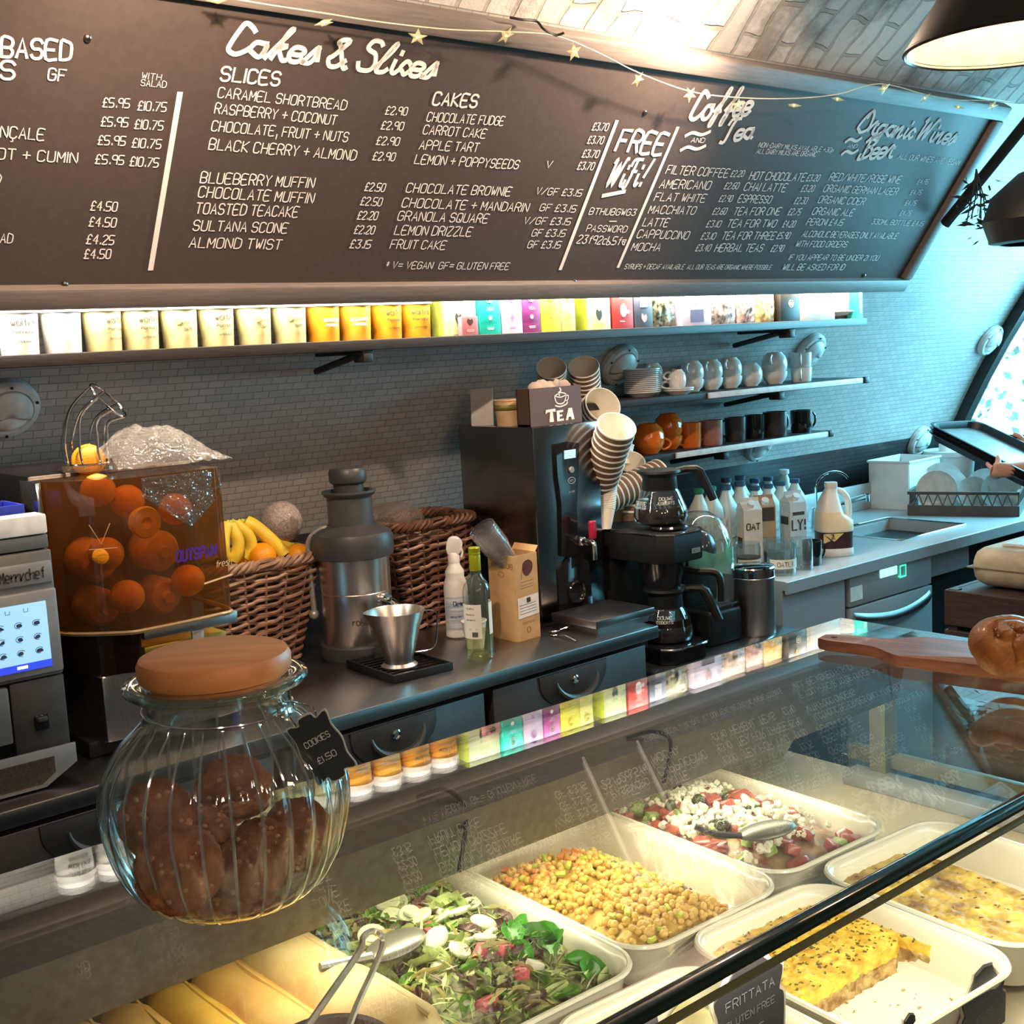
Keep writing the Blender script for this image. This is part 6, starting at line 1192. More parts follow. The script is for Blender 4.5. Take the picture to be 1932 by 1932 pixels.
sk = body.modifiers.new('skin', 'SKIN'); me_s = me.skin_vertices[0].data
for i, r in enumerate(rad): me_s[i].radius = (r, r)
me_s[0].use_root = True; body.modifiers.new('sub', 'SUBSURF').levels = 1; body.modifiers['sub'].render_levels = 2; sk.use_smooth_shade = True
b = MB(); T0 = Matrix.Translation(V((0, 0, 0))); b.lathe([(.16, .82), (.185, .95), (.165, 1.12), (.185, 1.30), (.15, 1.43), (.075, 1.50)], 28); o = b.build('shirt', m_cloth, pe, solid=.006); b = MB()
for s in (-1, 1): b.tube([(.09*s, -.01*s, .95), (.10*s, 0, .5), (.10*s, -.02, .10)], [.125, .09, .07], 14)
b.build('trousers', m_cloth, pe); b = MB(); b.ball((-.03, .035, 1.70), (.115, .12, .115), 20, 14); b.build('hair', mat('dark_hair', (.03, .018, .012), .6), pe)
# ================================================================== cream case and crates at the far side
t = thing('wooden_crate', 'dark slatted wooden crate standing beyond the end of the display case', 'crate', (3.70, 1.72, 0)); m_crate = mat('dark_crate_wood', (.045, .027, .022), .6, var=.25, scale=12, stretch=(1, 1, 8), bump=.3)
b = MB()
for k in range(7):
    z = .06+k*.127
    for cx, cy, dx, dy in ((-.26, 0, .018, .60), (.26, 0, .018, .60), (0, -.30, .54, .018), (0, .30, .54, .018)): b.box((cx, cy, z), (dx, dy, .112), .003)
for sx in (-1, 1):
    for sy in (-1, 1): b.box((sx*.245, sy*.285, .44), (.03, .03, .88))
b.build('slats', m_crate, t, smooth=0); b = MB(); b.box((0, 0, .868), (.50, .58, .016)); b.build('lid', m_crate, t, smooth=0)
t = thing('cream_till', 'cream rounded plastic case standing on the dark crate', 'till', (3.76, 1.73, .876)); b = MB(); b.box((0, 0, .068), (.52, .52, .125), .05, 4); b.build('case', mat('cream_case', (.50, .42, .29), .4), t); b = MB(); b.box((0, 0, .067), (.524, .524, .004), .0); b.build('seam', mat('seam_brown', (.2, .15, .1), .6), t, smooth=0)
b = MB(); b.box((0, 0, .136), (.40, .36, .012), .006); b.build('top_plate', mat('pale_top', (.66, .70, .68), .35), t)
# black lamp arm, shade and dried plant at the far end
q0 = at_y(1784, 422, 2.40); q1 = at_y(1945, 222, 2.05); t = thing('black_wall_arm', 'black pole running up beside the end of the menu board', 'pole', q0)
b = MB(); b.tube([(0, 0, 0), q1-q0], .020, 10); b.build('pole', m_black, t)
q2 = at_y(1985, 385, 1.70); t = thing('black_lamp_shade', 'big black dome shade hanging beside the window, partly out of the picture', 'lamp', q2)
b = MB(); b.lathe([(.14, -.105), (.165, -.10), (.185, -.04), (.16, .03), (.09, .09), (.03, .11), (.02, .16), (0, .16)], 36); b.build('shade', m_black, t, solid=.004); b = MB(); b.tube([(0, 0, .15), (0, 0, .78)], .005, 8); b.build('flex', MATS['black_cable'], t)
q3 = at_y(1842, 372, 2.15); t = thing('dried_plant', 'small dark dried plant sprig hanging from the black pole', 'plant', q3); rnd = random.Random(9); b = MB()
for k in range(60):
    a = V((rnd.gauss(0, .035), rnd.gauss(0, .03), rnd.gauss(-.03, .05))); n = V((rnd.uniform(-1, 1), rnd.uniform(-1, 1), rnd.uniform(-1, 1))).normalized(); c = n.orthogonal().normalized(); s = rnd.uniform(.010, .028); e = n.cross(c)
    b.f([b.v(a+n*s), b.v(a+c*s*.35), b.v(a-n*s), b.v(a-c*s*.35)])
b.build('leaves', mat('dark_dry_leaf', (.03, .03, .028), .7), t, smooth=0); b = MB()
for k in range(6): b.tube([(0, .0, .09), (rnd.gauss(0, .02), rnd.gauss(0, .02), 0), (rnd.gauss(0, .05), rnd.gauss(0, .04), -.07)], .0025, 5)
b.build('stems', MATS['dark_dry_leaf'], t)
# ================================================================== glass display case
GZ = 1.20; CX0, CX1 = -.35, 1.778; CYF, CYR = .622, 1.250
dc = thing('display_case', 'long glass display case of salads and bakes on the customer side', 'display case', (0, .93, 0)); o_ = V((0, .93, 0))
def cbox(nm, x0, x1, y0, y1, z0, z1, m, bev=0., par=dc):
    b = MB(); b.box(((x0+x1)/2, (y0+y1)/2-.93, (z0+z1)/2), (x1-x0, y1-y0, z1-z0), bev); return b.build(nm, m, par, smooth=.6 if bev else 0)
m_case = glassy('case_glass', (.955, .975, .965), 1.52, 0., .012, (.5, .5, .47), 1.25, .0, 2); m_edge = mat('dark_green_glass_edge', (.008, .020, .016), .08, coat=.6); m_deckw = mat('pale_case_deck', (.46, .40, .28), .4, var=.25, scale=5); m_canopy = mat('canopy_steel', (.20, .20, .195), .42, .9, var=.12, scale=80)
cbox('top_glass', CX0, CX1, CYF+.004, CYR, GZ-.008, GZ, m_case)
cbox('front_edge', CX0, CX1, CYF-.010, CYF+.004, GZ-.011, GZ+.001, m_edge, .002); b = MB(); b.tube([(CX0, CYF-.014-.93, GZ-.016), (CX1, CYF-.014-.93, GZ-.016)], .0035, 8); b.build('edge_seal', mat('olive_seal', (.10, .10, .035), .3), dc)
b = MB(); b.tube([(CX0, CYR-.93, GZ-.004), (CX1, CYR-.93, GZ-.004), (CX1, CYF-.93, GZ-.004)], .0042, 6); b.build('rear_edge', mat('pale_green_edge', (.32, .36, .30), .2), dc)
b = MB(); b.grid(lambda u, v: V((CX0+(CX1-CX0)*u, CYF-.008-.035*v-.93, GZ-.012-v*.30)), 2, 2); b.build('front_glass', m_case, dc, smooth=0)
cbox('end_glass', CX1-.006, CX1, CYF, CYR, .955, GZ-.009, m_case)
cbox('rear_rail', CX0, CX1-.01, CYR-.030, CYR-.008, GZ-.05, GZ-.0095, mat('dark_rear_rail', (.055, .048, .042), .4))
b = MB(); b.frame(V((CX0, -.93, 0)), V((0, 1, 0)), V((0, 0, 1)), V((1, 0, 0))); b.prism([(1.085, 1.172), (1.104, 1.094), (1.112, 1.096), (1.112, 1.16), (1.215, 1.16), (1.215, 1.172)], CX1-.055-CX0); b.build('canopy', m_canopy, dc, smooth=0)
b = MB(); b.box((1.09, 1.145-.93, 1.150), (1.2, .04, .012), .003); b.build('lamp_cover', emis('lamp_diffuser', (1, .93, .74), 1.0), dc)
l = bpy.data.lights.new('case_lamp', 'AREA'); l.shape = 'RECTANGLE'; l.size = 1.15; l.size_y = .05; l.energy = 8; l.color = (1, .90, .64)
o = bpy.data.objects.new('case_lamp', l); COL.objects.link(o); o.parent = dc; o.location = (1.09, 1.150-.93, 1.140); o.rotation_euler = (math.radians(-48), 0, 0)
b = MB(); b.box((.75, CYF+.012-.93, GZ-.0155), (1.9, .012, .006), .001); b.build('front_lamp', m_cast, dc)  # strip lamp added under the glass edge to brighten the front dishes
l = bpy.data.lights.new('front_lamp_light', 'AREA'); l.shape = 'RECTANGLE'; l.size = 1.3; l.size_y = .008; l.energy = 5; l.color = (1, .92, .68)
o = bpy.data.objects.new('front_lamp_light', l); COL.objects.link(o); o.parent = dc; o.location = (1.05, CYF+.012-.93, GZ-.020); o.rotation_euler = (math.radians(22), 0, 0)
cbox('deck', CX0, CX1, CYF-.02, CYR+.12, .915, .931, m_deckw); cbox('base', CX0, CX1+.012, CYF-.02, CYR+.13, .02, .914, mat('blue_grey_case', (.07, .085, .12), .35, .4))
cbox('front_sill', CX0, CX1+.012, CYF-.075, CYF-.021, .86, .925, MATS['blue_grey_case'], .006)
b = MB(); b.grid(lambda u, v: V((CX0+(CX1-.02-CX0)*u, 1.362-.14*v-.93, .931+.22*v)), 2, 2); b.build('rear_door', mat('milky_rear_door', (.40, .37, .28), .4), dc, smooth=0)
cbox('end_post', CX1-.045, CX1-.008, 1.135, 1.165, .931, 1.09, mat('olive_post', (.20, .18, .11), .4, .3)); cbox('end_rail', CX1-.03, CX1-.007, CYF, CYR-.03, .960, .985, MATS['olive_post'], .003); cbox('end_ledge', CX1-.075, CX1-.031, CYF, CYR-.05, .931, .955, m_steelb, .003)
for (q, r_) in (((842, 1490), (866, 1645)), ((1232, 1380), (1252, 1478))):
    p0 = at_p(*q, V((0, 1.10, 1.18)), V((0, 0, 1))); p1 = at_y(*r_, 1.07); b = MB(); b.tube(smoothpts([p0-o_+V((-.03, .02, -.006)), p0-o_, (p0+p1)/2-o_+V((.012, -.012, .02)), p1-o_], 6), .0028, 6); b.build('lamp_cable', MATS['black_cable'], dc)
p0 = at_y(1662, 1262, 1.085); p1 = at_y(1683, 1318, 1.08); p2 = at_y(1676, 1258, 1.085); b = MB(); b.tube([p0-o_, p1-o_, p2-o_], .002, 6); b.build('lamp_cable', MATS['black_cable'], dc)

# ------------------------------------------------------------------ serving dishes
m_enam = mat('ivory_enamel', (.74, .70, .58), .25, var=.04, scale=6, coat=.3)
def dish(label, c4, h=.062, r=.05):
    """c4: back-left, front-left, front-right, back-right corners of the rim at z=1.0"""
    cx = sum(p[0] for p in c4)/4; cy = sum(p[1] for p in c4)/4; z0 = 1.0-h
    t = thing('serving_dish', label, 'dish', (cx, cy, z0), 0, 'white enamel serving dishes')
    hw = (abs(c4[2][0]-c4[1][0])+abs(c4[3][0]-c4[0][0]))/4; hd = (abs(c4[0][1]-c4[1][1])+abs(c4[3][1]-c4[2][1]))/4
    sk = ((c4[0][0]+c4[3][0])-(c4[1][0]+c4[2][0]))/2/(2*hd); sy = ((c4[2][1]+c4[3][1])-(c4[0][1]+c4[1][1]))/2/(2*hw)
    t.rotation_euler = (0, 0, math.atan((sy-sk)/2))
    def rr(off, z, n=8):
        a, c, rad = hw+off, hd+off, max(.012, r+off); pts = []
        for q, (sx, s_) in enumerate(((1, 1), (-1, 1), (-1, -1), (1, -1))):
            for k in range(n+1):
                an = PI/2*q+PI/2*k/n; pts.append((sx*(a-rad)+rad*math.cos(an), s_*(c-rad)+rad*math.sin(an), z))
        return pts
    b = MB(); rings = [[b.v(q) for q in rr(*s)] for s in ((-.026, 0), (-.016, .004), (-.006, h-.012), (0, h-.004), (.001, h-.0005), (-.003, h), (-.009, h-.003), (-.013, h-.012), (-.020, .012), (-.030, .006))]
    for A, B in zip(rings, rings[1:]):
        for i in range(len(A)): b.f([A[i], A[(i+1) % len(A)], B[(i+1) % len(A)], B[i]])
    b.f(rings[0][::-1]); b.f(rings[-1]); b.build('dish', m_enam, t, smooth=.8); 
    b = MB(); ring = rr(-.001, h-.0015); b.tube(ring, .0036, 6, True); b.build('lip', m_enam, t)
    return t, hw, hd, z0
d2, w2, h2, zb2 = dish('ivory dish holding the mixed leaf salad', [(.676, 1.335), (.668, .928), (.936, .924), (.944, 1.33)])
d3, w3, h3, zb3 = dish('ivory dish holding the chickpea salad', [(.949, 1.338), (.941, .940), (1.208, .936), (1.217, 1.332)])
d4, w4, h4, zb4 = dish('dish holding the feta and tomato salad under the cables', [(1.223, 1.335), (1.215, .955), (1.465, .942), (1.474, 1.325)])
d5, w5, h5, zb5 = dish('ivory dish with the cut yellow bake, mostly emptied at its front', [(1.004, .932), (.975, .638), (1.222, .632), (1.252, .924)])
d6, w6, h6, zb6 = dish('ivory dish of yellow and brown bake beside the end of the case', [(1.262, .936), (1.234, .634), (1.498, .627), (1.53, .926)])
d7, w7, h7, zb7 = dish('ivory dish below the dark glass edge with a pale filling', [(.76, .905), (.735, .645), (.955, .640), (.985, .90)])
tw_t = thing('wrap_tray', 'shallow steel tray under the rolled tortilla wraps', 'tray', (.49, 1.10, .932)); b = MB(); b.box((0, 0, .007), (.36, .30, .014), .004); b.build('tray', m_steelb, tw_t)
# tortilla wraps
m_tort = mat('toasted_tortilla', (.46, .27, .085), .6, var=.0, scale=11, col2=(.62, .49, .24), bump=.25, bscale=18); m_tort2 = mat('golden_tortilla', (.40, .20, .05), .55, var=0., scale=12, col2=(.56, .35, .10), bump=.25, bscale=18)
def wrap(label, x, y0, y1, r, m, tilt=0., z=.985):
    t = thing('tortilla_wrap', label, 'wrap', (x, (y0+y1)/2, z), tilt, 'rolled tortilla wraps'); L_ = y1-y0; sd = random.uniform(0, 20); b = MB()
    def fn(u, v):
        a = 2*PI*u; y = (v-.5)*L_; e = min(1, (min(v, 1-v)*6+.25)**.5) ; k = r*e*(1+.07*noise.noise(V((math.cos(a)*1.5, math.sin(a)*1.5, v*5+sd))))*(1+.10*math.cos(a-1)); return V((k*1.12*math.cos(a), y, k*.82*math.sin(a)))
    b.grid(fn, 40, 40, True); 
    b.build('roll', m, t); b = MB(); b.tube(smoothpts([(r*.35, -L_*.46, r*.80), (r*.55, -L_*.2, r*.76), (r*.45, L_*.15, r*.80), (r*.62, L_*.45, r*.66)], 6), .0035, 6); b.build('seam', m, t)
    b = MB(); rnd = random.Random(int(x*1000))
    for k in range(9): b.at((rnd.uniform(-r*.6, r*.6), -L_/2+rnd.uniform(-.004, .012), rnd.uniform(-r*.4, r*.4)), (rnd.uniform(-1, 1), rnd.uniform(-1, 1), rnd.uniform(-1, 1))); b.box((0, 0, 0), (.006, .03, .006), .001)
    b.build('filling', mat('pale_filling', (.62, .60, .36), .5, var=.3, scale=60), t); return t
wrap('widest pale tortilla wrap, next to the leaf salad dish', .652, .965, 1.31, .043, m_tort, .03, .988); wrap('tan tortilla wrap second from the leaf salad dish', .578, 1.03, 1.30, .034, m_tort2, .02, .982)
wrap('bright golden wrap in the middle of the tray', .521, 1.03, 1.30, .029, mat('bright_tortilla', (.50, .27, .03), .5, col2=(.64, .42, .08), scale=9, bump=.25, bscale=18), .02, .980); wrap('yellow-brown wrap fourth from the leaf salad dish', .466, 1.0, 1.30, .028, m_tort2, .02, .978); wrap('pale wrap near the corner of the picture', .408, 1.0, 1.30, .030, m_tort, 0, .978); wrap('last wrap of the tray, nearest the corner of the picture', .350, 1.0, 1.30, .029, m_tort2, 0, .978)
# bowl with tongs
bc = V((.535, .950, 0)); t = thing('steel_bowl', 'dark steel bowl with pink filling standing in front of the wraps', 'bowl', (bc.x, bc.y, .985)); rB = .058
b = MB(); b.lathe([(0, .0), (.035, 0), (.055, .03), (rB, .072), (rB+.003, .074), (rB-.003, .073), (.052, .03), (.03, .006), (0, .006)], 44); b.build('bowl', mat('grey_bowl_metal', (.22, .20, .20), .35, .7), t); b = MB(); b.ball((0, 0, .050), (.056, .056, .012), 26, 10, lambda d: 1+.12*noise.noise(d*7)); b.build('filling', mat('pink_slaw', (.50, .22, .26), .5, var=.3, scale=70, bump=.4), t)
tg = [at_y(x, y, Y) for x, y, Y in ((560, 1965, .94), (625, 1872, .96), (678, 1795, .99), (686, 1768, 1.0), (702, 1757, 1.01), (718, 1764, 1.005), (722, 1785, 1.0), (704, 1830, .98), (672, 1900, .96), (648, 1968, .94))]
b = MB(); P_ = smoothpts([p-tg[4] for p in tg], 6)
for i in range(len(P_)-1): pass
b.tube(P_, .0034, 6); o = b.build('serving_tongs', mat('tong_steel', (.62, .58, .50), .3, .7), loc=tg[4]); tag(o, 'steel serving tongs standing in the dark bowl, bow end up', 'tongs')
# ------------------------------------------------------------------ food heaps
def heap(dobj, hw, hd, hf, m, name, label, cat, n=60, kind=None):
    b = MB(); b.grid(lambda u, v: V(((u-.5)*2*(hw-.024), (v-.5)*2*(hd-.024), max(.007, hf((u-.5)*2, (v-.5)*2)))), n, n); o = b.build(name, m, loc=dobj.location); o.rotation_euler = dobj.rotation_euler; tag(o, label, cat, None, kind); return o
def spot(dobj, hw, hd, u, v, z): 
    return V(dobj.location)+Matrix.Rotation(dobj.rotation_euler.z, 3, 'Z') @ V((u*(hw-.026), v*(hd-.026), z))
NZ = lambda u, v, s, k: noise.noise(V((u*k, v*k, s)))
rnd = random.Random(21)
def scatter(proto, n, dobj, hw, hd, hf, label, group, um=(-1, 1), vm=(-1, 1), sc=(.8, 1.2), lift=.004, flat=.5, names=None, cond=None):
    """one object, then its copies"""
    k = 0; tries = 0
    while k < n and tries < n*30:
        tries += 1; u = rnd.uniform(*um); v = rnd.uniform(*vm)
        if cond and not cond(u, v): continue
        o = proto if k == 0 else proto.copy()
        if k: COL.objects.link(o)
        o.location = spot(dobj, hw, hd, u, v, hf(u, v)+lift*rnd.uniform(.4, 1.6)); o.rotation_euler = (rnd.uniform(-flat, flat), rnd.uniform(-flat, flat), rnd.uniform(0, 6.28)); s = rnd.uniform(*sc); o.scale = (s, s, s)
        tag(o, label, proto.get('category'), group); k += 1
m_leafg = mat('salad_green', (.14, .32, .04), .4, var=.3, scale=12, spec=.6); m_leafd = mat('salad_dark_red_leaf', (.13, .07, .06), .4, var=.4, scale=12); m_leafp = mat('lettuce_pale', (.46, .55, .22), .4, var=.3, scale=12); m_cuc = mat('cucumber_white', (.66, .70, .48), .35, var=.1, scale=30); m_rad = mat('radish_pink', (.56, .10, .12), .35, var=.2, scale=30); m_onion = mat('onion_white', (.72, .68, .58), .35)
def leaf(name, m, L_, wd, curl, cat='leaf'):
    b = MB(); b.grid(lambda u, v: V(((v-.5)*L_, (u-.5)*2*wd*math.sin(PI*min(.98, max(.03, v)))**.7, curl*(abs(u-.5)*2)**2*L_*.5+curl*.5*math.sin(v*PI)*L_*.4+.003*noise.noise(V((u*5, v*5, L_*90))))), 8, 12); o = b.build(name, m, smooth=1.5); o['category'] = cat; return o
hf2 = lambda u, v: .028+.034*max(0, 1-u*u)**.5*max(0, 1-v*v*.8)**.5+.012*NZ(u, v, 1, 4)+.004*NZ(u, v, 9, 13)
heap(d2, w2, h2, hf2, mat('chopped_leaf_mix', (.085, .095, .035), .5, var=.0, scale=55, col2=(.38, .42, .16), bump=.9, bscale=60), 'leaf_salad', 'bed of chopped salad leaves filling the ivory dish beside the wraps', 'salad', 70, 'stuff')
g2 = 'leaves in the mixed leaf salad'
scatter(leaf('lettuce_leaf', m_leafp, .042, .007, .35), 40, d2, w2, h2, hf2, 'pale lettuce shred in the mixed leaf salad', g2, lift=.006); scatter(leaf('red_leaf', m_leafd, .034, .009, .4), 30, d2, w2, h2, hf2, 'dark red leaf in the mixed leaf salad', g2, lift=.005)
scatter(leaf('green_leaf', m_leafg, .032, .008, .4), 30, d2, w2, h2, hf2, 'green leaf scattered in the mixed leaf salad', g2, lift=.006)
scatter(leaf('spinach_leaf', mat('bright_spinach', (.05, .30, .015), .35, var=.25, scale=9), .046, .015, .45), 12, d2, w2, h2, hf2, 'large bright spinach leaf at the front far corner of the leaf salad', 'spinach leaves in the leaf salad', (.25, .95), (-.9, -.25), lift=.012)
def disc(name, m, r, th, cat): b = MB(); b.lathe([(0, 0), (r*.9, 0), (r, th*.4), (r, th*.7), (r*.9, th), (0, th)], 18); o = b.build(name, m); o['category'] = cat; return o
def chunk(name, m, s, cat, sd=1): b = MB(); b.box((0, 0, 0), s, min(s)*.22, 2); 
def chunk(name, m, s, cat, sd=1):
    b = MB(); b.box((0, 0, 0), s, min(s)*.25, 2)
    for v in b.bm.verts: v.co += V((noise.noise(v.co*90+V((sd, 0, 0))), noise.noise(v.co*90+V((0, sd, 5))), noise.noise(v.co*90+V((0, 9, sd)))))*min(s)*.16
    o = b.build(name, m); o['category'] = cat; return o
scatter(disc('cucumber_slice', m_cuc, .0155, .006, 'cucumber slice'), 24, d2, w2, h2, hf2, 'pale cucumber slice in the mixed leaf salad', 'cucumber slices in the leaf salad', (-.8, .8), (-.3, .95), lift=.008); scatter(chunk('radish_piece', m_rad, (.022, .016, .012), 'radish'), 8, d2, w2, h2, hf2, 'pink radish piece in the mixed leaf salad', 'radish pieces in the leaf salad', (-.6, .5), (-.8, .7), lift=.008)
scatter(chunk('onion_piece', m_onion, (.018, .011, .008), 'onion piece', 4), 14, d2, w2, h2, hf2, 'white chunk in the mixed leaf salad', 'white chunks in the leaf salad', lift=.008); scatter(leaf('grated_shred', mat('grated_straw', (.56, .50, .22), .5), .03, .0016, .3, 'shred'), 60, d2, w2, h2, hf2, 'thin pale shred strewn over the mixed leaf salad', 'thin shreds on the leaf salad', lift=.008)
b = MB(); rr_ = random.Random(78)
for k in range(900):
    u, v = rr_.uniform(-.98, .98), rr_.uniform(-.98, .98); b.at((u*(w2-.026), v*(h2-.026), hf2(u, v)+rr_.uniform(.001, .012)), (rr_.uniform(-.7, .7), rr_.uniform(-.7, .7), rr_.uniform(0, 6.3))); b.mi = rr_.choice((0, 0, 1, 1, 2, 3)); L_ = rr_.uniform(.006, .022); w_ = rr_.uniform(.0012, .0032)
    b.f([b.v((-L_, 0, 0)), b.v((0, -w_, .002)), b.v((L_, 0, 0)), b.v((0, w_, .002))])
o = b.build('shredded_leaves', [m_leafp, mat('mid_green_shred', (.20, .30, .06), .5, var=.3), m_leafd, mat('grated_straw', (.56, .50, .22), .5)], loc=d2.location, smooth=0); o.rotation_euler = d2.rotation_euler; tag(o, 'fine green and pale shreds mixed through the leaf salad', 'salad', None, 'stuff')
# serving spoon in the leaf salad
p = spot(d2, w2, h2, -.62, .05, .080); t = thing('serving_spoon', 'wide grey steel serving spoon lying in the leaf salad', 'spoon', p, math.radians(12)); b = MB(); b.ball((0, 0, 0), (.044, .026, .010), 24, 10); b.build('bowl', mat('dull_spoon_steel', (.20, .20, .17), .35, .6), t); b = MB(); b.tube([(-.04, 0, .003), (-.10, .02, .012)], [.006, .005], 8); b.build('handle', MATS['dull_spoon_steel'], t)
# chickpeas
in3 = lambda u, v: (u+.02) < .93 and v < .82-.55*max(0, u-.1) and v > -.93 and u > -.95
def hf3(u, v): e = max(0, min(1, (1-abs(u+.15))*2.2))*max(0, min(1, (1-abs(v+.08))*3))*(1 if v < .80-.5*max(0, u-.1) else .0); return .008+.036*e**.6+.006*NZ(u, v, 2, 5)*e
heap(d3, w3, h3, hf3, mat('dressing_bed', (.36, .20, .03), .5, var=0., scale=60, col2=(.56, .40, .08), bump=.9, bscale=70), 'chickpea_dressing', 'bed of small yellow chickpeas and dressing under the whole ones', 'salad', 70, 'stuff')
b = MB(); b.ball((0, 0, 0), (.0052, .0049, .0048), 12, 8, lambda d: 1+.08*max(0, d.x)**8); pea = b.build('chickpea', mat('chickpea_skin', (.60, .38, .085), .35, var=.15, scale=9, coat=.2)); pea['category'] = 'chickpea'
scatter(pea, 296, d3, w3, h3, hf3, 'round yellow chickpea in the chickpea salad', 'chickpeas', (-.95, .93), (-.93, .82), (.85, 1.2), .005, 3, cond=in3)
b = MB(); rr_ = random.Random(77); k = 0
while k < 420:
    u, v = rr_.uniform(-.95, .93), rr_.uniform(-.93, .82)
    if in3(u, v): b.ball((u*(w3-.026), v*(h3-.026), hf3(u, v)+rr_.uniform(-.001, .004)), .0047*rr_.uniform(.85, 1.15), 10, 6); k += 1
o = b.build('loose_chickpeas', MATS['chickpea_skin'], loc=d3.location); o.rotation_euler = d3.rotation_euler; tag(o, 'the rest of the small chickpeas heaped in the chickpea salad dish', 'chickpeas', None, 'stuff')
scatter(chunk('pepper_piece', mat('orange_pepper', (.60, .22, .06), .35, var=.2, scale=40), (.013, .008, .006), 'pepper'), 26, d3, w3, h3, hf3, 'orange pepper piece at the back of the chickpea salad', 'orange pepper pieces in the chickpea salad', (-.9, .4), (.25, .80), lift=.007, cond=in3); scatter(chunk('celery_piece', mat('celery_green', (.46, .52, .07), .4, var=.2, scale=40), (.014, .007, .006), 'celery', 6), 40, d3, w3, h3, hf3, 'green celery piece in the chickpea salad', 'celery pieces in the chickpea salad', (-.95, .93), (-.93, .82), lift=.007, cond=in3)
scatter(chunk('onion_bit', mat('purple_onion', (.16, .08, .10), .4), (.008, .006, .004), 'onion piece', 8), 12, d3, w3, h3, hf3, 'small purple onion bit on the chickpea salad', 'purple onion bits in the chickpea salad', (.3, .95), (-.9, .6), lift=.006)
# feta and tomato
hf4 = lambda u, v: .026+.030*max(0, 1-u*u)**.5*max(0, 1-v*v)**.5+.007*NZ(u, v, 3, 4)
heap(d4, w4, h4, hf4, mat('tomato_juice_bed', (.20, .07, .04), .35, var=0., scale=35, col2=(.38, .30, .16), bump=.8, bscale=50), 'tomato_salad', 'bed of chopped tomato and cucumber in the dish under the cables', 'salad', 60, 'stuff')
m_tom = mat('tomato_red', (.36, .085, .06), .3, var=.25, scale=25, coat=.3); scatter(chunk('tomato_chunk', m_tom, (.028, .022, .016), 'tomato', 3), 40, d4, w4, h4, hf4, 'red tomato chunk in the feta salad', 'tomato chunks in the feta salad', lift=.006); scatter(chunk('cucumber_chunk', mat('cucumber_green', (.30, .40, .13), .35, var=.3, scale=30), (.022, .017, .013), 'cucumber', 2), 22, d4, w4, h4, hf4, 'green cucumber chunk in the feta salad', 'cucumber chunks in the feta salad', lift=.007)
b = MB(); b.ball((0, 0, 0), (.0095, .0085, .0085), 16, 10, lambda d: 1-.25*max(0, d.x)**8); ol = b.build('olive', mat('olive_skin', (.045, .055, .018), .25, var=.2, scale=30, coat=.3)); ol['category'] = 'olive'; scatter(ol, 14, d4, w4, h4, hf4, 'dark green olive in the feta salad', 'olives in the feta salad', (-.7, .8), (-.2, .9), lift=.012, flat=2)
b = MB(); rr_ = random.Random(12)
for k in range(900):
    u = rr_.uniform(-.92, .92); v = rr_.uniform(-.7, .95)
    if NZ(u, v, 6, 2.2) < -.16: continue
    s = rr_.choice((.0025, .004, .006, .0085)); q = V((u*(w4-.026), v*(h4-.026), hf4(u, v)+.010+rr_.uniform(0, .008))); b.at(q, (rr_.uniform(0, 3), rr_.uniform(0, 3), rr_.uniform(0, 3))); b.box((0, 0, 0), (s*1.5, s*1.2, s), s*.2, 1)
o = b.build('feta_crumbs', mat('feta_white', (.78, .75, .62), .6, var=.05), loc=d4.location); o.rotation_euler = d4.rotation_euler; tag(o, 'crumbled white feta strewn over the tomato salad', 'cheese', None, 'stuff')
p = spot(d4, w4, h4, -.45, -.62, .078); t = thing('serving_spoon', 'clear grey serving spoon resting in the feta salad near its front rim', 'spoon', p, math.radians(-12)); b = MB(); b.ball((0, 0, 0), (.048, .026, .008), 24, 10); b.build('bowl', MATS['dull_spoon_steel'], t); b = MB(); b.tube(smoothpts([(-.045, 0, .003), (-.08, .012, .010), (-.10, .03, .02)], 4), .0045, 8); b.build('handle', MATS['black_cable'], t)
# bakes
m_bake = mat('herb_flecked_egg', (.52, .27, .02), .5, var=.0, scale=60, col2=(.78, .56, .08), bump=.8, bscale=90)
def flecks(b, pts, n, z, seed, s0, s1):
    r_ = random.Random(seed); xs = [p[0] for p in pts]; ys = [p[1] for p in pts]; k = 0
    def ins(x, y):
        c = False
        for i in range(len(pts)):
            (x1, y1), (x2, y2) = pts[i], pts[i-1]
            if (y1 > y) != (y2 > y) and x < (x2-x1)*(y-y1)/(y2-y1)+x1: c = not c
        return c
    while k < n:
        x, y = r_.uniform(min(xs), max(xs)), r_.uniform(min(ys), max(ys))
        if not ins(x, y): continue
        s = r_.uniform(s0, s1); b.at((x, y, z), (r_.uniform(-.4, .4), r_.uniform(-.4, .4), r_.uniform(0, 6))); b.box((0, 0, 0), (s*2.2, s, s*.5)); k += 1
def rough(b, ln, amp, fq):
    bmesh.ops.triangulate(b.bm, faces=b.bm.faces[:])
    for it in range(7):
        es = [e for e in b.bm.edges if e.calc_length() > ln]
        if not es: break
        bmesh.ops.subdivide_edges(b.bm, edges=es, cuts=1, use_grid_fill=False); bmesh.ops.triangulate(b.bm, faces=[f for f in b.bm.faces if len(f.verts) > 3])
    for v in b.bm.verts:
        c = v.co.copy(); v.co += V((noise.noise(c*fq), noise.noise(c*fq+V((7, 0, 0))), noise.noise(c*fq+V((0, 5, 0)))+.5*noise.noise(c*fq*2.3)))*amp
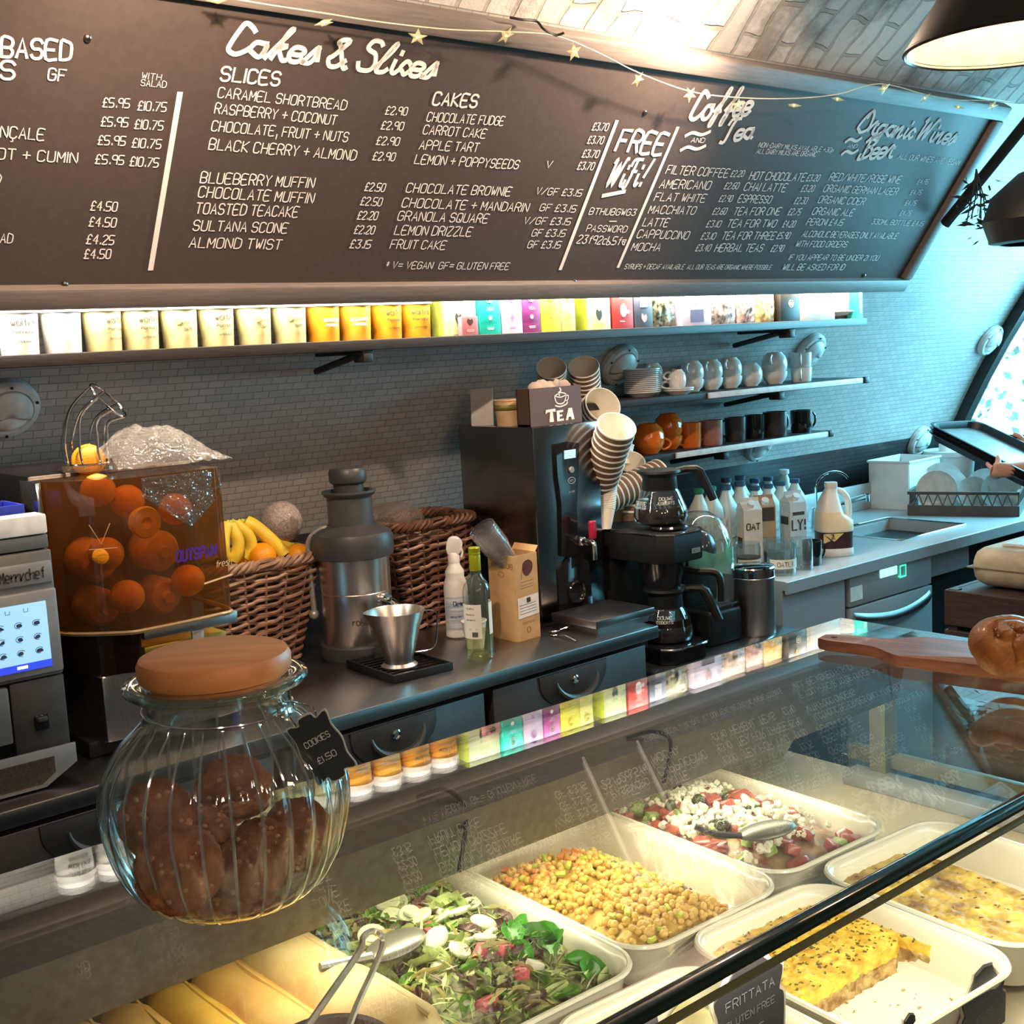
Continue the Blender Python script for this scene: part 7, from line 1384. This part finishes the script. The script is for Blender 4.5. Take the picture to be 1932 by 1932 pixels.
def bake(name, label, pix, z1, z0, m, crust, fl, n, seed):
    pts = [at_z(x, y, z1) for x, y in pix]; c = sum(pts, V())/len(pts); c.z = z0; t = thing(name, label, 'bake', c); pl = [(p.x-c.x, p.y-c.y) for p in pts]
    b = MB(); b.prism(pl, (z1-z0)*.60, 0); rough(b, .005, .003, 120)
    b.build('filling', crust, t, smooth=0)
    cx_ = sum(p[0] for p in pl)/len(pl); cy_ = sum(p[1] for p in pl)/len(pl); b = MB(); b.prism([(cx_+(x-cx_)*1.012, cy_+(y-cy_)*1.012) for x, y in pl], (z1-z0)*.45, (z1-z0)*.55); rough(b, .0045, .0022, 110); b.build('top_layer', m, t, smooth=1.2)
    b = MB(); flecks(b, pl, n, z1-z0+.0006, seed, .001, .0024); b.build('herb_flecks', fl, t, smooth=0); return t
m_crust = mat('browned_crumb', (.20, .095, .03), .7, var=0., scale=70, col2=(.50, .36, .14), bump=1., bscale=80); m_fl = mat('dried_herb', (.13, .10, .02), .7)
bake('vegetable_bake', 'yellow herb-topped slab left in the half empty dish', [(1345, 1800), (1420, 1745), (1500, 1712), (1560, 1704), (1622, 1712), (1690, 1740), (1762, 1782), (1752, 1786), (1694, 1766), (1690, 1782), (1640, 1808), (1590, 1838), (1540, 1866), (1490, 1886), (1440, 1880), (1390, 1850)], .980, .9445, m_bake, m_crust, m_fl, 330, 4)
bake('vegetable_bake', 'yellow and brown broken bake filling the dish at the end of the case', [(1595, 1660), (1660, 1612), (1740, 1612), (1830, 1645), (1945, 1690), (1985, 1760), (1945, 1800), (1860, 1772), (1800, 1752), (1745, 1752), (1700, 1726), (1640, 1690)], .978, .9445, mat('patchy_brown_bake', (.20, .10, .025), .5, var=0., scale=26, col2=(.66, .48, .10), bump=1., bscale=45), m_crust, mat('brown_crumb_bits', (.16, .08, .03), .7), 60, 6)
hf7 = lambda u, v: .030+.012*NZ(u, v, 5, 3); heap(d7, w7, h7, hf7, mat('pale_creamy_salad', (.70, .62, .34), .5, var=.2, scale=30, bump=.7, bscale=40), 'creamy_salad', 'pale creamy salad in the dish below the dark glass edge', 'salad', 40, 'stuff')
b = MB(); rr_ = random.Random(31)
for k in range(26):
    q = at_z(rr_.uniform(1560, 1830), rr_.uniform(1830, 1915), .9452); b.at(q-V((1.14, .72, .945))+V((0, 0, .0006)), (0, 0, rr_.uniform(0, 6))); s = rr_.uniform(.0008, .0022); b.box((0, 0, 0), (s*2, s, s*.5))
o = b.build('crumbs', m_crust, loc=(1.14, .72, .945)); tag(o, 'brown crumbs strewn over the empty part of the half empty dish', 'crumbs', None, 'stuff')
# ------------------------------------------------------------------ price signs
m_slate = mat('black_chalk_card', (.010, .009, .011), .55); m_signb = mat('cream_sign_border', (.34, .30, .24), .5); m_chalkt = mat('faint_chalk', (.10, .10, .12), .8)
def scallop(w_, h_):
    a, c = w_/2, h_; s = .012
    return [tuple(q) for q in ([(-a, 0), (a, 0)]+smoothpts([(a, 0), (a+.002, c*.45), (a-.004, c*.55), (a, c*.70), (a, c-.016), (a-.012, c-.012), (a-.02, c-.004)], 4)[1:]+[(a*.45, c), (a*.40, c+.006), (0, c+.010), (-a*.40, c+.006), (-a*.45, c)]+smoothpts([(-a+.02, c-.004), (-a+.012, c-.012), (-a, c-.016), (-a, c*.70), (-a+.004, c*.55), (-a-.002, c*.45), (-a, 0)], 4)[:-1])]
def sign(label, tl, tr, Y, h_, lines):
    A, B = at_y(*tl, Y), at_y(*tr, Y); d = B-A; w_ = d.length; d.normalize(); X = V((d.x, d.y, 0)).normalized(); c = (A+B)/2; t = thing('price_sign', label, 'sign', (c.x, c.y, c.z-h_), math.atan2(X.y, X.x), 'black price signs in the case')
    f_ = lambda b: b.frame(V((0, 0, 0)), V((1, 0, 0)), V((0, 0, 1)), V((0, -1, 0))); b = f_(MB()); b.prism([(x*1.05, z*1.03-.002) for x, z in scallop(w_, h_)], .0022, -.0012); b.build('border', m_signb, t, smooth=0); b = f_(MB()); b.prism(scallop(w_*.96, h_*.97), .0022, .0004); b.build('card', m_slate, t, smooth=0)
    b = f_(MB()); M0 = b.M
    for s, z, hh, k in lines: b.M = M0 @ Matrix.Translation((-w_*k/2, z, .0032)); lay(b, s, w_*k, hh, hh*.12)
    if lines: b.build('lettering', m_chalkt, t, smooth=0)
    b = MB(); b.box((0, .012, .01), (w_*.3, .024, .02), .002); b.build('foot', m_slate, t); return t
sign('large black price sign in front of the half empty bake dish', (1342, 1838), (1472, 1792), .652, .085, [('FRITTATA', .052, .008, .7), ('GLUTEN FREE', .036, .006, .7), ('£5.95', .016, .008, .35)])
sign('black price sign near the far front corner of the bake dishes', (1812, 1868), (1893, 1806), .640, .072, [('LASAGNE', .042, .007, .7), ('£5.95', .022, .007, .4)])
sign('black price sign in front of the creamy salad, only its top corner seen', (1175, 1955), (1262, 1912), .640, .06, []); sign('small black price sign between the two big ones, only its top seen', (1690, 1940), (1736, 1916), .612, .05, [])

# ================================================================== bread board with bun on the glass
ba = V((.085, -.40, 0)).normalized(); bo_ = V((1.592, 1.155, GZ+.0006)); t = thing('bread_board', 'reddish wooden paddle board lying on top of the glass case', 'board', bo_, math.atan2(ba.y, ba.x))
m_bwood = mat('red_brown_wood', (.34, .115, .065), .42, var=.2, scale=7, stretch=(1.2, 12, 12), col2=(.46, .18, .11), coat=.1)
hwid, bwid = .024, .066
pl = smoothpts([(-.002, hwid*.5), (.02, hwid*.9), (.07, hwid), (.10, hwid*1.3), (.128, bwid*.8), (.15, bwid)], 5)+[V((.46, bwid+.004)), V((.50, bwid)), V((.50, -bwid)), V((.46, -bwid-.004))]+smoothpts([(.15, -bwid), (.128, -bwid*.8), (.10, -hwid*1.3), (.07, -hwid), (.02, -hwid*.9), (-.002, -hwid*.5)], 5)
b = MB(); b.prism([tuple(q) for q in pl], .017, 0, .003); b.build('board', m_bwood, t); b = MB(); b.lathe([(.005, .0172), (.0045, .0176), (0, .0174)], 16, (.02, 0, 0)); b.build('hang_hole', mat('hole_dark', (.03, .015, .01), .8), t, smooth=0)
bp_ = at_z(1908, 1230, GZ+.05); t = thing('bread_bun', 'knotted golden brown bun with seeds on the paddle board', 'bread', (bp_.x, bp_.y, GZ+.0186))
m_bun = mat('baked_crust', (.27, .075, .013), .45, var=0., scale=22, col2=(.50, .20, .045), bump=.5, bscale=120, coat=.15); t.scale = (.92, .92, .92)
b = MB(); b.ball((0, 0, .032), (.058, .050, .034), 32, 18, lambda d: 1+.05*noise.noise(d*2)); b.tube(smoothpts([(-.045, -.02, .022), (-.038, .022, .045), (.0, .036, .056), (.034, .018, .058), (.036, -.016, .050), (.008, -.032, .048), (-.020, -.028, .045), (-.03, -.040, .03)], 6), [.018+.006*math.sin(PI*i/42) for i in range(43)], 14); b.tube(smoothpts([(-.020, -.005, .058), (.0, .012, .064), (.018, .0, .064), (.008, -.014, .060)], 6), .015, 12); b.build('crumb_crust', m_bun, t, smooth=2)
b = MB(); r_ = random.Random(6)
for k in range(46):
    d = V((r_.gauss(0, .5), r_.gauss(0, .5), 1)).normalized(); b.at(V((d.x*.052, d.y*.046, .034+d.z*.042)), (r_.uniform(0, 3), r_.uniform(0, 3), 0)); b.ball((0, 0, 0), (.0018, .0011, .0011), 6, 4)
b.build('seeds', mat('pale_seed', (.62, .45, .22), .5), t)
# ================================================================== cookie jar
jl = V((.488, 1.022, GZ+.0006)); ja = thing('cookie_jar', 'big ribbed glass cookie jar with a wooden lid standing on the display case', 'jar', jl, math.radians(-38))
m_jar = glassy('ribbed_jar_glass', (.95, .965, .95), 1.5, .02, .006, (.6, .62, .55), 2.4, refr=.12); m_jari = glassy('jar_inner_glass', (.985, .99, .985), 1.5, .02, 0., boost=1.0)
lob2 = lambda k: (lambda a, z: 1+k*(abs(math.cos(13*a))**.8-.6)*math.sin(PI*min(1, max(0, (z+.004)/.176)))**.7 if z < .170 else 1)
lob = lambda k: (lambda a, z: 1+k*(abs(math.cos(7*a))-.55)*math.sin(PI*min(1, max(0, (z+.004)/.172))) if z < .168 else 1)
prof = smoothpts([(.046, .002), (.062, .004), (.085, .018), (.101, .045), (.110, .078), (.1125, .100), (.108, .128), (.095, .152), (.078, .170), (.069, .180), (.0665, .190)], 4)
b = MB(); b.lathe([(0, .004)]+[tuple(q) for q in prof]+[(.0665, .197), (.070, .203), (.079, .206), (.081, .210), (.080, .214), (.076, .216), (.0665, .214), (.0645, .205)], 168, mod=lob2(.060)); b.build('glass_body', m_jar, ja, smooth=1.2)
b = MB(); b.lathe([(0, .008)]+[(q[0]-.0045, q[1]+.002) for q in prof]+[(.0615, .20)], 168, mod=lob2(.045)); b.build('inner_glass', m_jari, ja, smooth=1.2)
b = MB()
for k in range(26):
    a = (k+.5)*PI/13; b.tube([V((q[0]*lob2(.06)(a, q[1])*math.cos(a), q[0]*lob2(.06)(a, q[1])*math.sin(a), q[1])) for q in prof[2:-3]], [.0006+.0010*math.sin(PI*i/(len(prof)-6)) for i in range(len(prof)-5)], 6)
b.build('flutes', glassy('flute_glass', (.90, .92, .90), 1.5, .08, .16, (.75, .76, .72), 3.0), ja)  # whitish tubes added in the grooves as the ribs' highlight streaks
b = MB(); b.tube([(.0795*math.cos(2*PI*k/48), .0795*math.sin(2*PI*k/48), .211) for k in range(48)], .0042, 8, True); b.build('glass_rim', glassy('green_rim_glass', (.70, .80, .74), 1.5, .02, .08, (.5, .56, .5), 2.2), ja)
m_lidw = mat('warm_beech', (.74, .27, .09), .45, var=.10, scale=5, stretch=(1, 9, 9), col2=(.82, .34, .125))
b = MB(); b.lathe([(0, .206), (.058, .206), (.060, .214), (.0665, .216), (.0695, .221), (.0695, .231), (.067, .236), (.062, .238), (0, .2385)], 56); b.build('lid', m_lidw, ja); b = MB(); b.lathe([(.0605, .195), (.0635, .199), (.0635, .206), (.0605, .210)], 48); b.build('lid_seal', glassy('clear_seal', (.85, .86, .82), 1.5, .1, .2), ja)
b = MB(); b.tube([(.0685*math.cos(2*PI*k/40), .0685*math.sin(2*PI*k/40), .186-.003*math.cos(2*PI*k/40)) for k in range(40)], .0008, 5, True); b.build('wire', m_chrome, ja)
TGC = at_y(607, 1410, .930)-jl; Rinv = Matrix.Rotation(math.radians(38), 3, 'Z'); tgt = thing('cookie_tag', 'black scalloped tag reading COOKIES hanging from the neck of the cookie jar', 'tag', jl+TGC)
ud = (at_y(573, 1352, .94)-at_y(640, 1468, .925)).normalized(); nd_ = V((-.62, -.76, .22)).normalized(); nd_ = (nd_-ud*nd_.dot(ud)).normalized(); xd = ud.cross(nd_)
def tf(b, off=0.): return b.frame(nd_*off, xd, ud, nd_)
tw2, th2 = .0185, .032
tpl = [tuple(q) for q in smoothpts([(-tw2, -th2*.9), (-tw2*.45, -th2*.82), (-tw2*.3, -th2), (tw2*.3, -th2), (tw2*.45, -th2*.82), (tw2, -th2*.9), (tw2*.93, -th2*.45), (tw2*1.06, 0), (tw2*.93, th2*.45), (tw2, th2*.9), (tw2*.45, th2*.82), (tw2*.3, th2), (-tw2*.3, th2), (-tw2*.45, th2*.82), (-tw2, th2*.9), (-tw2*.93, th2*.45), (-tw2*1.06, 0), (-tw2*.93, -th2*.45)], 3, True)]
b = tf(MB()); b.prism([(x*1.07, y*1.05) for x, y in tpl], .0016, -.001); b.build('border', mat('pale_tag_border', (.55, .52, .47), .5), tgt, smooth=0); b = tf(MB()); b.prism(tpl, .0014, .0004); b.build('card', mat('slate_card', (.020, .026, .030), .5), tgt, smooth=0)
b = tf(MB()); M0 = b.M; b.M = M0 @ Matrix.Translation((-.012, .006, .0022)); lay(b, 'COOKIES', .024, .0055, .0007); b.M = M0 @ Matrix.Translation((-.009, -.012, .0022)); lay(b, '£1.50', .018, .0055, .0007); b.build('lettering', mat('tag_chalk', (.6, .6, .58), .7), tgt, smooth=0)
b = MB()
for x in (-.010, .010):
    p = xd*x+ud*th2*.86; b.tube(smoothpts([p, p+ud*.012+nd_*.004, V(jl)+V((.052, -.030, .185))-V(tgt.location)], 5), .0007, 5)
b.build('wire_hook', m_chrome, tgt)
# cookies
m_cook = mat('cocoa_cookie', (.20, .065, .03), 1., var=.0, scale=60, col2=(.40, .165, .08), bump=1., bscale=90, spec=.1); m_cooke = mat('cookie_crumb', (.50, .27, .14), .8, var=.2, scale=60, bump=.6)
def cookie(label, x, y, Y, r, nrm, th=.010, sd=0):
    p = at_y(x, y, Y); t = thing('cookie', label, 'cookie', p, 0, 'cookies in the glass jar'); t.rotation_euler = V(nrm).normalized().to_track_quat('Z', 'Y').to_euler()
    b = MB(); b.ball((0, 0, 0), (r, r, th), 48, 24, lambda d: (1+.10*noise.noise(d*2.5+V((sd, 0, 0)))+.09*noise.noise(d*6+V((0, sd, 0)))+.05*noise.noise(d*14+V((0, sd, 0))))*(1-.1*abs(d.z)**8)); b.build('crumb', m_cook, t, smooth=2)
    b = MB(); r_ = random.Random(sd+50)
    for k in range(14):
        a = r_.uniform(0, 6.28); q = r*math.sqrt(r_.random())*.85; b.at((q*math.cos(a), q*math.sin(a), th*.78*math.sqrt(max(.05, 1-(q/r)**2))), (r_.uniform(0, 3), r_.uniform(0, 3), 0)); b.ball((0, 0, 0), (.004, .003, .0025), 7, 5)
    b.build('nut_pieces', m_cooke, t); return t
cookie('cookie standing upright at the near side of the jar', 300, 1545, 1.045, .036, (-.55, -.8, .12), .009, 1); cookie('big cookie leaning at the front of the jar bottom', 338, 1640, .990, .039, (-.35, -.72, .55), .012, 2); cookie('cookie at the top of the heap against the back glass', 440, 1490, 1.07, .036, (-.3, -.9, -.1), .010, 3)
cookie('broken crumbly cookie lying across the middle of the jar', 392, 1555, 1.03, .027, (.2, -.3, .9), .010, 4); cookie('cookie tipped up on edge with its flat side to the wall', 478, 1622, 1.00, .042, (-.55, -.35, .75), .010, 5); cookie('cookie at the far side of the jar, leaning on the glass', 562, 1575, 1.02, .036, (-.75, -.55, .2), .009, 6)
cookie('cookie lying flat on the bottom of the jar', 430, 1690, 1.01, .042, (0, -.1, 1), .009, 7); cookie('crumbly cookie edge sticking up in the heap centre', 452, 1530, 1.04, .026, (.1, .35, .9), .009, 8)
